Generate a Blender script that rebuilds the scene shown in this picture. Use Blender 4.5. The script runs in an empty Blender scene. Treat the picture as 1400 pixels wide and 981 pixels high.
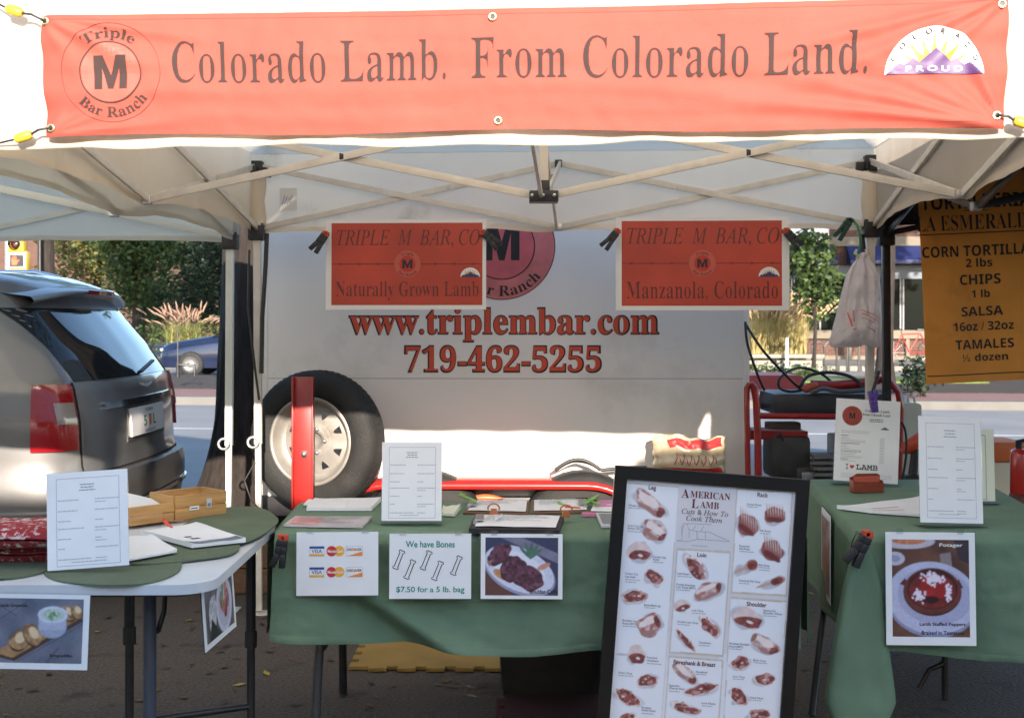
import bpy, bmesh, math, random
import numpy as np
from mathutils import Vector, Matrix, noise
R = math.radians
S = bpy.context.scene
COL = S.collection
V = Vector
random.seed(7)
FPX, HY, CH = 1710.0, 437.0, 1.44          # focal length in photo pixels, horizon row, eye height

# ------------------------------------------------------------------ camera, sky, sun, exposure
cam_d = bpy.data.cameras.new("camera")
cam = bpy.data.objects.new("camera", cam_d); COL.objects.link(cam)
cam.location = (0, 0, CH); cam.rotation_euler = (R(90), 0, 0)
cam_d.sensor_width = 36; cam_d.lens = FPX / 1400 * 36
cam_d.shift_y = -(490.5 - HY) / 1400
cam_d.clip_start = 0.05; cam_d.clip_end = 600
cam_d.dof.use_dof = True; cam_d.dof.focus_distance = 4.6; cam_d.dof.aperture_fstop = 8
S.camera = cam
SUN_EL, SUN_AZ = R(15.6), R(8)             # low sun behind the camera, a little to the right
world = bpy.data.worlds.new("World"); S.world = world; world.use_nodes = True
wn = world.node_tree.nodes; wl = world.node_tree.links
bg = wn["Background"]
sky = wn.new("ShaderNodeTexSky"); sky.sky_type = 'NISHITA'; sky.sun_disc = False
sky.sun_elevation = SUN_EL
sky.sun_rotation = R(180) - SUN_AZ
sky.air_density = 1.0; sky.dust_density = 0.7; sky.ozone_density = 2.2
bg.inputs[1].default_value = 0.13
wl.new(sky.outputs[0], bg.inputs[0])
sun_d = bpy.data.lights.new("sun", 'SUN'); sun_d.energy = 3.5; sun_d.angle = R(0.5); sun_d.color = (1, .87, .73)
sun = bpy.data.objects.new("sun", sun_d); COL.objects.link(sun)
sdir = V((math.sin(SUN_AZ) * math.cos(SUN_EL), -math.cos(SUN_AZ) * math.cos(SUN_EL), math.sin(SUN_EL)))   # towards the sun
sun.rotation_euler = sdir.to_track_quat('Z', 'Y').to_euler()
S.view_settings.view_transform = 'Standard'; S.view_settings.look = 'None'
S.view_settings.gamma = 1; S.view_settings.use_curve_mapping = False
S.view_settings.exposure = 1.92
S.render.engine = 'CYCLES'
S.cycles.max_bounces = 8; S.cycles.transparent_max_bounces = 12
S.cycles.use_denoising = True

# ------------------------------------------------------------------ helpers
def W(px, py, D):
    return V(((px - 700) * D / FPX, D, CH - (py - HY) * D / FPX))
def lin(c):
    return tuple(((x / 255) / 12.92 if x / 255 <= .04045 else ((x / 255 + .055) / 1.055) ** 2.4) for x in c)

MATS = {}
def mat(name, col, rough=.6, metal=0., var=.0, vscale=8., bump=0., bscale=60., coat=0., trans=0., dirt=None, stretch=None, spec=.5, alpha=1.):
    """Principled material with noise colour variation, optional bump, translucency and dirt blotches."""
    if name in MATS: return MATS[name]
    m = bpy.data.materials.new(name); m.use_nodes = True
    N = m.node_tree.nodes; L = m.node_tree.links
    b = N["Principled BSDF"]; out = N["Material Output"]
    b.inputs["Roughness"].default_value = rough; b.inputs["Metallic"].default_value = metal
    b.inputs["Specular IOR Level"].default_value = spec
    b.inputs["Coat Weight"].default_value = coat; b.inputs["Coat Roughness"].default_value = .06
    b.inputs["Alpha"].default_value = alpha
    tc = N.new("ShaderNodeTexCoord"); vec = tc.outputs["Object"]
    if stretch:
        mp = N.new("ShaderNodeMapping"); mp.inputs["Scale"].default_value = stretch
        L.new(vec, mp.inputs[0]); vec = mp.outputs[0]
    csock = None
    c4 = (*col, 1)
    if var > 0:
        n = N.new("ShaderNodeTexNoise"); n.inputs["Scale"].default_value = vscale; n.inputs["Detail"].default_value = 6
        L.new(vec, n.inputs["Vector"])
        r = N.new("ShaderNodeValToRGB")
        r.color_ramp.elements[0].position = .3; r.color_ramp.elements[1].position = .7
        r.color_ramp.elements[0].color = (*[x * (1 - var) for x in col], 1)
        r.color_ramp.elements[1].color = (*[min(1, x * (1 + var)) for x in col], 1)
        L.new(n.outputs["Fac"], r.inputs[0]); csock = r.outputs[0]
    if dirt:
        dcol, dscale, dlo, dhi = dirt
        n = N.new("ShaderNodeTexNoise"); n.inputs["Scale"].default_value = dscale; n.inputs["Detail"].default_value = 8
        n.inputs["Roughness"].default_value = .65
        L.new(vec, n.inputs["Vector"])
        mr = N.new("ShaderNodeMapRange"); mr.inputs[1].default_value = dlo; mr.inputs[2].default_value = dhi
        L.new(n.outputs["Fac"], mr.inputs[0])
        mx = N.new("ShaderNodeMix"); mx.data_type = 'RGBA'
        L.new(mr.outputs[0], mx.inputs[0])
        if csock: L.new(csock, mx.inputs[6])
        else: mx.inputs[6].default_value = c4
        mx.inputs[7].default_value = (*dcol, 1)
        csock = mx.outputs[2]
    if csock: L.new(csock, b.inputs["Base Color"])
    else: b.inputs["Base Color"].default_value = c4
    nsock = None
    if bump > 0:
        n = N.new("ShaderNodeTexNoise"); n.inputs["Scale"].default_value = bscale; n.inputs["Detail"].default_value = 5
        L.new(vec, n.inputs["Vector"])
        bp = N.new("ShaderNodeBump"); bp.inputs["Strength"].default_value = bump; bp.inputs["Distance"].default_value = .01
        L.new(n.outputs["Fac"], bp.inputs["Height"]); L.new(bp.outputs[0], b.inputs["Normal"]); nsock = bp.outputs[0]
    if trans > 0:
        t = N.new("ShaderNodeBsdfTranslucent"); mx = N.new("ShaderNodeMixShader"); mx.inputs[0].default_value = trans
        if csock: L.new(csock, t.inputs[0])
        else: t.inputs[0].default_value = c4
        if nsock: L.new(nsock, t.inputs["Normal"])
        L.new(b.outputs[0], mx.inputs[1]); L.new(t.outputs[0], mx.inputs[2]); L.new(mx.outputs[0], out.inputs[0])
    MATS[name] = m
    return m
def glass_mat(name, col, rough=.02, spec=1.0):
    return mat(name, col, rough, 0, spec=spec, coat=1.0)
def clear_mat(name):
    """thin clear acrylic: see-through with a weak sheen"""
    m = bpy.data.materials.new(name); m.use_nodes = True
    N = m.node_tree.nodes; L = m.node_tree.links; N.remove(N["Principled BSDF"])
    t = N.new("ShaderNodeBsdfTransparent"); t.inputs[0].default_value = (.95, .96, .97, 1)
    g = N.new("ShaderNodeBsdfGlossy"); g.inputs["Roughness"].default_value = .05
    f = N.new("ShaderNodeFresnel"); f.inputs[0].default_value = 1.45
    mx = N.new("ShaderNodeMixShader")
    L.new(f.outputs[0], mx.inputs[0]); L.new(t.outputs[0], mx.inputs[1]); L.new(g.outputs[0], mx.inputs[2])
    L.new(mx.outputs[0], N["Material Output"].inputs[0])
    return m
def print_mat():
    m = bpy.data.materials.new("printed_ink"); m.use_nodes = True
    N = m.node_tree.nodes; b = N["Principled BSDF"]
    a = N.new("ShaderNodeAttribute"); a.attribute_name = "ink"
    m.node_tree.links.new(a.outputs["Color"], b.inputs["Base Color"]); b.inputs["Roughness"].default_value = .35
    return m

def tag(o, label=None, cat=None, group=None, kind=None):
    if label: o["label"] = label
    if cat: o["category"] = cat
    if group: o["group"] = group
    if kind: o["kind"] = kind
    return o
def thing(name, label, cat, loc=(0, 0, 0), group=None):
    o = bpy.data.objects.new(name, None); COL.objects.link(o); o.location = loc
    o.empty_display_size = .1
    return tag(o, label, cat, group)
def attach(o, parent):
    if parent is None: return
    o.parent = parent
    if parent.type == 'EMPTY': o.matrix_parent_inverse = parent.matrix_basis.inverted()

class MB:
    """collects shapes (world coordinates) into one mesh; a face keeps the index of its material"""
    def __init__(s): s.v = []; s.f = []; s.m = []; s.sm = []; s.mats = []
    def mi(s, m):
        if m not in s.mats: s.mats.append(m)
        return s.mats.index(m)
    def raw(s, vs, fs, m, smooth=False):
        k = len(s.v); i = s.mi(m)
        s.v += [tuple(p) for p in vs]
        for f in fs: s.f.append([k + j for j in f]); s.m.append(i); s.sm.append(smooth)
        return s
    def box(s, c, size, m, M=None):
        hx, hy, hz = size[0] / 2, size[1] / 2, size[2] / 2
        P = [V((x, y, z)) for x in (-hx, hx) for y in (-hy, hy) for z in (-hz, hz)]
        if M is not None: P = [M @ p for p in P]
        c = V(c); P = [p + c for p in P]
        return s.raw(P, [(0, 1, 3, 2), (4, 6, 7, 5), (0, 4, 5, 1), (2, 3, 7, 6), (0, 2, 6, 4), (1, 5, 7, 3)], m)
    def bar(s, a, b, w, h, m, up=(0, 0, 1)):
        a, b = V(a), V(b); d = (b - a).normalized(); up = V(up)
        if abs(d.dot(up)) > .99: up = V((0, 1, 0))
        x = d.cross(up).normalized() * w / 2; z = x.cross(d).normalized() * h / 2
        P = [p + sx * x + sz * z for p in (a, b) for sx in (-1, 1) for sz in (-1, 1)]
        return s.raw(P, [(0, 1, 3, 2), (4, 6, 7, 5), (0, 4, 5, 1), (2, 3, 7, 6), (0, 2, 6, 4), (1, 5, 7, 3)], m)
    def tube(s, pts, r, m, n=8, r1=None, cap=True):
        pts = [V(p) for p in pts]; L = len(pts); k = len(s.v); vs = []
        rr = r if isinstance(r, (list, tuple)) else [r + ((r if r1 is None else r1) - r) * i / max(1, L - 1) for i in range(L)]
        ref = None
        for i, p in enumerate(pts):
            d = (pts[min(i + 1, L - 1)] - pts[max(i - 1, 0)]).normalized()
            if ref is None:
                ref = V((0, 0, 1)) if abs(d.z) < .9 else V((0, 1, 0))
            x = d.cross(ref)
            if x.length < 1e-4: x = d.cross(V((1, 0, 0)))
            x.normalize(); y = x.cross(d); ref = y
            for j in range(n):
                a = 2 * math.pi * j / n
                vs.append(p + (x * math.cos(a) + y * math.sin(a)) * rr[i])
        fs = [(i * n + j, i * n + (j + 1) % n, (i + 1) * n + (j + 1) % n, (i + 1) * n + j) for i in range(L - 1) for j in range(n)]
        s.raw(vs, fs, m, True)
        if cap: s.raw(vs[:n], [tuple(range(n))], m); s.raw(vs[-n:], [tuple(range(n))], m)
        return s
    def grid(s, fn, nu, nv, m, smooth=True, close_u=False):
        vs = [fn(i / nu, j / nv) for j in range(nv + 1) for i in range(nu + (0 if close_u else 1))]
        w = nu if close_u else nu + 1
        fs = [(j * w + i, j * w + (i + 1) % w, (j + 1) * w + (i + 1) % w, (j + 1) * w + i) for j in range(nv) for i in range(nu)]
        return s.raw(vs, fs, m, smooth)
    def lathe(s, prof, M, m, n=24, smooth=True):
        """prof: (radius, height) pairs, turned about the local z of M"""
        vs = [M @ V((r * math.cos(2 * math.pi * j / n), r * math.sin(2 * math.pi * j / n), z)) for r, z in prof for j in range(n)]
        fs = [(i * n + j, i * n + (j + 1) % n, (i + 1) * n + (j + 1) % n, (i + 1) * n + j) for i in range(len(prof) - 1) for j in range(n)]
        return s.raw(vs, fs, m, smooth)
    def prism(s, pts, fr, t0, t1, m, side=None):
        """2-D outline in frame fr, from depth t0 to t1 along its normal"""
        n = len(pts)
        A = [fr(x, y, t0) for x, y in pts]; B = [fr(x, y, t1) for x, y in pts]
        s.raw(A + B, [tuple(range(n - 1, -1, -1)), tuple(range(n, 2 * n))], m)
        return s.raw(A + B, [(i, (i + 1) % n, n + (i + 1) % n, n + i) for i in range(n)], side or m)
    def build(s, name, parent=None, bevel=0, weld=False, segs=2):
        me = bpy.data.meshes.new(name)
        me.from_pydata(s.v, [], s.f)
        for m in s.mats: me.materials.append(m)
        me.polygons.foreach_set("material_index", s.m); me.polygons.foreach_set("use_smooth", s.sm)
        if bevel or weld:
            bm = bmesh.new(); bm.from_mesh(me)
            if weld: bmesh.ops.remove_doubles(bm, verts=bm.verts, dist=1e-5)
            bmesh.ops.recalc_face_normals(bm, faces=bm.faces)
            if bevel:
                es = [e for e in bm.edges if len(e.link_faces) == 2 and e.calc_face_angle(0) > R(35)]
                bmesh.ops.bevel(bm, geom=es, offset=bevel, segments=segs, profile=.6, affect='EDGES', clamp_overlap=True)
                for f in bm.faces: f.smooth = True
            bm.to_mesh(me); bm.free()
            if bevel: me.set_sharp_from_angle(angle=R(40))
        me.update()
        o = bpy.data.objects.new(name, me); COL.objects.link(o); attach(o, parent)
        return o

class Frame:
    """a local sheet: origin, right, up; called with (x, y, offset towards the viewer)"""
    def __init__(s, o, u=(1, 0, 0), v=(0, 0, 1)):
        s.o = V(o); s.u = V(u).normalized(); s.v = V(v); s.v = (s.v - s.u * s.v.dot(s.u)).normalized(); s.n = s.u.cross(s.v)
    def __call__(s, x, y, t=0): return s.o + s.u * x + s.v * y + s.n * t
def yaw_frame(o, yaw=0, lean=0, roll=0):
    """faces the viewer (-Y); yaw>0 turns its right end away, lean>0 tips the top back, roll>0 anticlockwise"""
    M = Matrix.Rotation(R(yaw), 3, 'Z') @ Matrix.Rotation(R(-lean), 3, 'X') @ Matrix.Rotation(R(-roll), 3, 'Y')
    return Frame(o, M @ V((1, 0, 0)), M @ V((0, 0, 1)))

# lettering: glyph outlines taken from the built-in font, laid out flat and mapped on a sheet
_T = {}
def _map(s, st):
    if st == 'a': return s
    U, L, D = {'b': (0x1D400, 0x1D41A, 0x1D7CE), 'i': (0x1D434, 0x1D44E, None), 'm': (0x1D670, 0x1D68A, None), 's': (0x1D5D4, 0x1D5EE, 0x1D7EC)}[st]
    o = ''
    for c in s:
        if 'A' <= c <= 'Z': o += chr(U + ord(c) - 65)
        elif 'a' <= c <= 'z': o += chr(0x210E) if st == 'i' and c == 'h' else chr(L + ord(c) - 97)
        elif c.isdigit() and D: o += chr(D + ord(c) - 48)
        else: o += c
    return o
def glyphs(s, st='a', off=0., space=1.):
    k = (s, st, off, space)
    if k not in _T:
        cu = bpy.data.curves.new("type", 'FONT'); cu.body = _map(s, st); cu.offset = off; cu.resolution_u = 4; cu.space_character = space
        ob = bpy.data.objects.new("type", cu); COL.objects.link(ob)
        me = bpy.data.meshes.new_from_object(ob.evaluated_get(bpy.context.evaluated_depsgraph_get()))
        vs = np.array([v.co[:2] for v in me.vertices]); fs = [tuple(p.vertices) for p in me.polygons]
        bpy.data.objects.remove(ob); bpy.data.curves.remove(cu); bpy.data.meshes.remove(me)
        _T[k] = (vs, fs)
    return _T[k]
def thin(vs, fs, d):
    """pull the outline in sideways by d: lighter upright strokes, hairlines kept"""
    cnt = {}
    for f in fs:
        for i in range(len(f)): cnt[(f[i], f[(i + 1) % len(f)])] = 1
    nx = np.zeros(len(vs)); k = np.zeros(len(vs))
    for (i, j) in cnt:
        if (j, i) in cnt: continue
        e = vs[j] - vs[i]; L = np.hypot(*e)
        if L < 1e-9: continue
        for q in (i, j): nx[q] += e[1]; k[q] += L
    out = vs.copy(); out[:, 0] -= d * nx / np.maximum(k, 1e-9)
    return out
def block_m(x0, y0, x1, y1, q=.24):
    """a heavy block capital M"""
    P = [(0, 0), (q, 0), (q, .62), (.42, 0), (.58, 0), (1 - q, .62), (1 - q, 0), (1, 0), (1, 1), (.70, 1), (.5, .42), (.30, 1), (0, 1)]
    return poly([(x0 + (x1 - x0) * a, y0 + (y1 - y0) * b) for a, b in P])
def text_fit(s, st, x0, y0, x1, y1, off=0., space=1., slim=0.):
    """stretched to fill the box x0..x1, y0..y1"""
    vs, fs = glyphs(s, st, off, space)
    if slim: vs = thin(vs, fs, slim)
    a = vs.min(0); b = vs.max(0)
    q = (vs - a) / (b - a) * np.array([x1 - x0, y1 - y0]) + np.array([x0, y0])
    return q, fs
def text_at(s, st, x, y, h, align='l', sx=1., off=0., space=1.):
    """cap height h, baseline at y"""
    vs, fs = glyphs(s, st, off, space); k = h / .70
    q = vs * np.array([k * sx, k]); w0, w1 = q[:, 0].min(), q[:, 0].max()
    dx = {'l': -w0, 'c': -(w0 + w1) / 2, 'r': -w1}[align]
    return q + np.array([x + dx, y]), fs
def text_arc(s, st, cx, cy, rad, mid, h, sx=1., inside=False, off=0., space=1.):
    """baseline on a circle about (cx, cy), middle at angle mid (degrees); inside: read along the bottom"""
    vs, fs = glyphs(s, st, off, space); k = h / .70; q = vs * np.array([k * sx, k])
    x = q[:, 0] - (q[:, 0].min() + q[:, 0].max()) / 2; y = q[:, 1]
    if inside: a = R(mid) + x / rad; r = rad - y
    else: a = R(mid) - x / rad; r = rad + y
    return np.stack([cx + r * np.cos(a), cy + r * np.sin(a)], 1), fs
def ring(cx, cy, r0, r1, n=56, a0=0, a1=360):
    A = [R(a0 + (a1 - a0) * i / n) for i in range(n + 1)]
    vs = [(cx + r * math.cos(a), cy + r * math.sin(a)) for r in (r0, r1) for a in A]
    return np.array(vs), [(i, i + 1, n + 2 + i, n + 1 + i) for i in range(n)]
def disc(cx, cy, r, ry=None, n=48, rot=0, a0=0, a1=360):
    ry = r if ry is None else ry; c, s_ = math.cos(R(rot)), math.sin(R(rot)); vs = []
    for i in range(n):
        a = R(a0 + (a1 - a0) * i / (n if a1 - a0 == 360 else n - 1)); x, y = r * math.cos(a), ry * math.sin(a)
        vs.append((cx + x * c - y * s_, cy + x * s_ + y * c))
    return np.array(vs), [tuple(range(n))]
def rect(x0, y0, x1, y1): return np.array([(x0, y0), (x1, y0), (x1, y1), (x0, y1)]), [(0, 1, 2, 3)]
def poly(pts): return np.array(pts, float), [tuple(range(len(pts)))]
def outline(x0, y0, x1, y1, t):
    vs = [(x0, y0), (x1, y0), (x1, y1), (x0, y1), (x0 + t, y0 + t), (x1 - t, y0 + t), (x1 - t, y1 - t), (x0 + t, y1 - t)]
    return np.array(vs), [(i, (i + 1) % 4, 4 + (i + 1) % 4, 4 + i) for i in range(4)]
def stroke(pts, w):
    pts = [V((*p, 0)) for p in pts]; vs = []
    for i, p in enumerate(pts):
        d = (pts[min(i + 1, len(pts) - 1)] - pts[max(i - 1, 0)]).normalized(); n = V((-d.y, d.x, 0)) * w / 2
        vs += [(p + n)[:2], (p - n)[:2]]
    return np.array(vs), [(2 * i, 2 * i + 1, 2 * i + 3, 2 * i + 2) for i in range(len(pts) - 1)]
def decal(name, shapes, fr, parent, cuts=None, base=.0008, step=.0004):
    """shapes: (verts2d, faces, material, layer); printed flat on the sheet fr"""
    mb = MB()
    for (vs, fs), m, lay in shapes:
        if cuts:
            bm = bmesh.new(); bv = [bm.verts.new((x, y, 0)) for x, y in vs]
            for f in fs:
                try: bm.faces.new([bv[i] for i in f])
                except ValueError: pass
            bm.normal_update(); bmesh.ops.triangulate(bm, faces=[f for f in bm.faces if len(f.verts) > 4])
            lo, hi = vs.min(0), vs.max(0)
            for ax in (0, 1):
                p = math.ceil(lo[ax] / cuts) * cuts
                while p < hi[ax]:
                    co = (p, 0, 0) if ax == 0 else (0, p, 0); no = (1, 0, 0) if ax == 0 else (0, 1, 0)
                    bmesh.ops.bisect_plane(bm, geom=bm.verts[:] + bm.edges[:] + bm.faces[:], plane_co=co, plane_no=no, dist=1e-6); p += cuts
            bm.verts.index_update(); vs = [v.co[:2] for v in bm.verts]; fs = [[v.index for v in f.verts] for f in bm.faces]; bm.free()
        mb.raw([fr(float(x), float(y), base + step * lay) for x, y in vs], fs, m)
    return mb.build(name, parent)

# photographs on the printed sheets: small numpy pictures carried by a fine grid of ink dots
class Pic:
    def __init__(s, w, h, res, col):
        s.nx, s.ny = int(w * res), int(h * res); s.w, s.h = w, h
        xs = (np.arange(s.nx) + .5) / s.nx * w; ys = (np.arange(s.ny) + .5) / s.ny * h
        s.X, s.Y = np.meshgrid(xs, ys); s.a = np.ones((s.ny, s.nx, 3)) * np.array(lin(col)); s.rng = np.random.RandomState(3)
        s.soft = w / s.nx
    def noise(s, cells, seed=0):
        rg = np.random.RandomState(seed); n = rg.rand(int(cells * s.h / s.w) + 3, int(cells) + 3)
        gx = s.X / s.w * cells; gy = s.Y / s.w * cells; ix, iy = gx.astype(int), gy.astype(int)
        ix = np.minimum(ix, n.shape[1] - 2); iy = np.minimum(iy, n.shape[0] - 2); fx, fy = gx - ix, gy - iy
        fx = fx * fx * (3 - 2 * fx); fy = fy * fy * (3 - 2 * fy)
        return (n[iy, ix] * (1 - fx) + n[iy, ix + 1] * fx) * (1 - fy) + (n[iy + 1, ix] * (1 - fx) + n[iy + 1, ix + 1] * fx) * fy
    def blend(s, mask, col, var=0., cells=30, seed=0, col2=None):
        c = np.ones_like(s.a) * np.array(lin(col))
        if col2 is not None:
            n = np.clip((s.noise(cells, seed) * .6 + s.noise(cells * 2.3, seed + 9) * .4 - .3) / .4, 0, 1)[..., None]
            c = c * (1 - n) + np.array(lin(col2)) * n
        if var: c = c * (1 + var * (s.noise(cells, seed + 5)[..., None] * 2 - 1))
        m = np.clip(mask, 0, 1)[..., None]; s.a = s.a * (1 - m) + c * m
    def ell(s, cx, cy, rx, ry, rot=0, wob=0., seed=0):
        c, q = math.cos(R(rot)), math.sin(R(rot)); dx, dy = s.X - cx, s.Y - cy
        u, v = (dx * c + dy * q) / rx, (-dx * q + dy * c) / ry; d = np.hypot(u, v)
        if wob: d = d + wob * (s.noise(s.w / max(rx, ry) * 1.6, seed) - .5) * 2
        return (1 - d) * min(rx, ry) / s.soft + .5
    def pol(s, pts, wob=0):
        ins = np.zeros(s.X.shape, bool); n = len(pts)
        X, Y = s.X, s.Y
        if wob: X = X + wob * (s.noise(40, 1) - .5); Y = Y + wob * (s.noise(40, 2) - .5)
        for i in range(n):
            x0, y0 = pts[i]; x1, y1 = pts[(i + 1) % n]
            if y0 == y1: continue
            c = ((y0 > Y) != (y1 > Y)) & (X < (x1 - x0) * (Y - y0) / (y1 - y0) + x0); ins ^= c
        return ins.astype(float)
    def blur(s, k=1):
        for _ in range(k):
            p = np.pad(s.a, ((1, 1), (1, 1), (0, 0)), mode='edge')
            s.a = (p[:-2, 1:-1] + p[2:, 1:-1] + p[1:-1, :-2] + p[1:-1, 2:] + 2 * s.a) / 6
    def mesh(s, name, fr, x0, y0, parent, off=.0006):
        """put it on sheet fr with its lower left corner at x0, y0"""
        g = .10 * (s.noise(95, 77) - .5) + .14 * (s.noise(43, 78) - .5); s.a = s.a * (1 + g[..., None] * (s.a.min(-1, keepdims=True) < .62)) 
        nx, ny = s.nx, s.ny; vs = [fr(x0 + s.w * i / (nx - 1), y0 + s.h * j / (ny - 1), off) for j in range(ny) for i in range(nx)]
        fs = [(j * nx + i, j * nx + i + 1, (j + 1) * nx + i + 1, (j + 1) * nx + i) for j in range(ny - 1) for i in range(nx - 1)]
        me = bpy.data.meshes.new(name); me.from_pydata([tuple(p) for p in vs], [], fs)
        at = me.attributes.new("ink", 'FLOAT_COLOR', 'POINT')
        c = np.ones((nx * ny, 4), np.float32); c[:, :3] = np.clip(s.a, 0, 1).reshape(-1, 3)
        at.data.foreach_set("color", c.ravel()); me.materials.append(INK)
        o = bpy.data.objects.new(name, me); COL.objects.link(o); attach(o, parent); return o
INK = print_mat()

# ------------------------------------------------------------------ materials
M_canvas = mat("canopy_white", (.91, .815, .68), .7, var=.05, vscale=2.5, bump=.25, bscale=9, trans=.54, dirt=((.45, .38, .28), 1.6, .58, .80))
M_canvas2 = mat("canopy_grey_white", (.74, .715, .63), .7, var=.04, vscale=2, bump=.15, bscale=7, trans=.5)
M_black_canvas = mat("canopy_black", (.035, .032, .03), .8, var=.2, trans=.05)
M_bar = mat("frame_cream_steel", (.66, .61, .53), .45, var=.10, vscale=14, dirt=((.22, .19, .16), 9, .66, .80))
M_black = mat("black_plastic", (.018, .018, .019), .45, var=.2, vscale=30)
M_blackmetal = mat("black_steel", (.02, .02, .022), .35, var=.2, vscale=20)
M_steel = mat("zinc_steel", (.55, .55, .55), .35, .9, var=.15, vscale=40)
M_brass = mat("brass_grommet", (.65, .52, .30), .3, .9)
M_chrome = mat("chrome", (.75, .75, .76), .12, 1.0)
M_redvinyl = mat("red_vinyl", (.42, .078, .055), .7, spec=.3, var=.07, vscale=5, bump=.12, bscale=300, trans=.12)
M_redprint = mat("red_print", (.50, .055, .028), .5, var=.16, vscale=4)
M_letter = mat("dark_grey_ink", (.050, .031, .028), .85, spec=.2)
M_dark = mat("black_ink", (.012, .011, .011), .5)
M_maroon = mat("maroon_ink", (.13, .022, .018), .5)
M_white = mat("white_vinyl", (.80, .79, .77), .5, var=.03, vscale=6)
M_paper = mat("white_paper", (.80, .80, .80), .55, var=.02, vscale=20)
M_greyink = mat("grey_ink", (.22, .23, .26), .6)
M_paleink = mat("pale_grey_ink", (.42, .43, .46), .6)
M_blueink = mat("navy_ink", (.03, .05, .16), .5)
M_purple = mat("purple_ink", (.075, .026, .115), .5)
M_yellow = mat("yellow_ink", (.55, .24, .008), .5)
M_orangered = mat("orange_red_vinyl", (.62, .065, .022), .4, var=.05)
M_pinkred = mat("pink_red_print", (.60, .16, .15), .5, var=.22, vscale=7)
M_green = mat("green_tablecloth", (.135, .215, .138), .85, var=.09, vscale=6, bump=.35, bscale=420)
M_olive = mat("green_placemat", (.115, .150, .090), .9, var=.12, vscale=9, bump=.4, bscale=300)
M_plastic_white = mat("white_table_plastic", (.62, .63, .64), .4, var=.04, vscale=10, bump=.1, bscale=200)
M_legs = mat("grey_table_leg", (.045, .047, .055), .4, var=.2, vscale=20)
M_rubber = mat("tyre_rubber", (.012, .012, .012), .75, var=.35, vscale=9, bump=.3, bscale=90, dirt=((.030, .027, .024), 7, .62, .85))
M_redpaint = mat("red_frame_paint", (.30, .014, .012), .32, var=.12, vscale=12, coat=.3, dirt=((.12, .035, .02), 14, .60, .8))
M_trailer = mat("trailer_white", (.80, .755, .70), .38, var=.025, vscale=1.6, coat=.15, dirt=((.52, .48, .42), 1.3, .60, .9))
M_rim = mat("wheel_silver", (.27, .255, .235), .5, .4, var=.15, vscale=12, dirt=((.16, .12, .08), 9, .56, .78))
M_wood = mat("light_wood", (.50, .27, .09), .55, var=.22, vscale=5, bump=.15, bscale=40, stretch=(1, 1, 9))
M_redwood = mat("cherry_wood", (.24, .045, .02), .4, var=.2, vscale=9, stretch=(3, 3, 20))
M_timber = mat("old_brown_timber", (.14, .075, .042), .85, var=.3, vscale=4, bump=.5, bscale=30, stretch=(1, 1, 8))
M_bark = mat("dark_bark", (.024, .018, .015), .95, var=.5, vscale=7, bump=1., bscale=14, stretch=(3.2, 3.2, .55))
M_vinyl_clear = clear_mat("clear_acrylic")
# ------------------------------------------------------------------ ground, street, median
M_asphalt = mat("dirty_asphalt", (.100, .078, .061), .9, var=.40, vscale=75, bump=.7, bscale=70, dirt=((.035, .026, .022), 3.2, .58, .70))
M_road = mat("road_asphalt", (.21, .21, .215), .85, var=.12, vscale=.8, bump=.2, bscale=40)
M_concrete = mat("pale_concrete", (.22, .205, .18), .85, var=.12, vscale=1.5)
M_kerb = mat("kerb_concrete", (.13, .125, .115), .85, var=.15, vscale=2)
M_mulch = mat("bark_mulch", (.035, .024, .018), .95, var=.5, vscale=9, bump=1, bscale=30)
M_marking = mat("road_paint", (.62, .62, .60), .7, var=.15, vscale=3)
def brick_mat(name, c1, c2, mortar, scale, size=.02):
    m = bpy.data.materials.new(name); m.use_nodes = True; N = m.node_tree.nodes; L = m.node_tree.links
    t = N.new("ShaderNodeTexBrick"); t.inputs["Color1"].default_value = (*c1, 1); t.inputs["Color2"].default_value = (*c2, 1)
    t.inputs["Mortar"].default_value = (*mortar, 1); t.inputs["Scale"].default_value = scale; t.inputs["Mortar Size"].default_value = size
    tc = N.new("ShaderNodeTexCoord"); mp = N.new("ShaderNodeMapping")
    L.new(tc.outputs["Object"], mp.inputs[0]); L.new(mp.outputs[0], t.inputs[0])
    L.new(t.outputs[0], N["Principled BSDF"].inputs["Base Color"]); N["Principled BSDF"].inputs["Roughness"].default_value = .9
    return m, mp
M_paver, _ = brick_mat("brick_pavers", (.26, .13, .11), (.20, .10, .09), (.16, .13, .12), 3.2)
M_brick, _mp = brick_mat("red_brick", (.10, .045, .032), (.075, .032, .026), (.11, .085, .07), 2.6)
_mp.inputs["Rotation"].default_value = (R(90), 0, 0)

SA = R(-5.5)                                 # the street runs a little askew to the view
def st(u, v, z=0):                           # along the street, distance, height
    return V((u * math.cos(SA) - (v - 21) * math.sin(SA), 21 + u * math.sin(SA) + (v - 21) * math.cos(SA), z))
def slab(name, u0, u1, v0, v1, z, m, h=0.0, nu=1):
    mb = MB()
    top = [st(u0, v0, z), st(u1, v0, z), st(u1, v1, z), st(u0, v1, z)]
    if h:
        b = [p - V((0, 0, h)) for p in top]
        mb.raw(top + b, [(0, 1, 2, 3), (0, 4, 5, 1), (1, 5, 6, 2), (2, 6, 7, 3), (3, 7, 4, 0)], m)
    else: mb.raw(top, [(0, 1, 2, 3)], m)
    return tag(mb.build(name), kind='structure')
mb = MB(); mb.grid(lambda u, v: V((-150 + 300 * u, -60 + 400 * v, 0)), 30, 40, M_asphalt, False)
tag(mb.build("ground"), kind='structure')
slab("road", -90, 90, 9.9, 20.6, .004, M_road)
slab("road_line", -90, 90, 16.05, 16.17, .008, M_marking)
slab("kerb", -90, 90, 20.6, 20.85, .14, M_kerb, .14)
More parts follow.
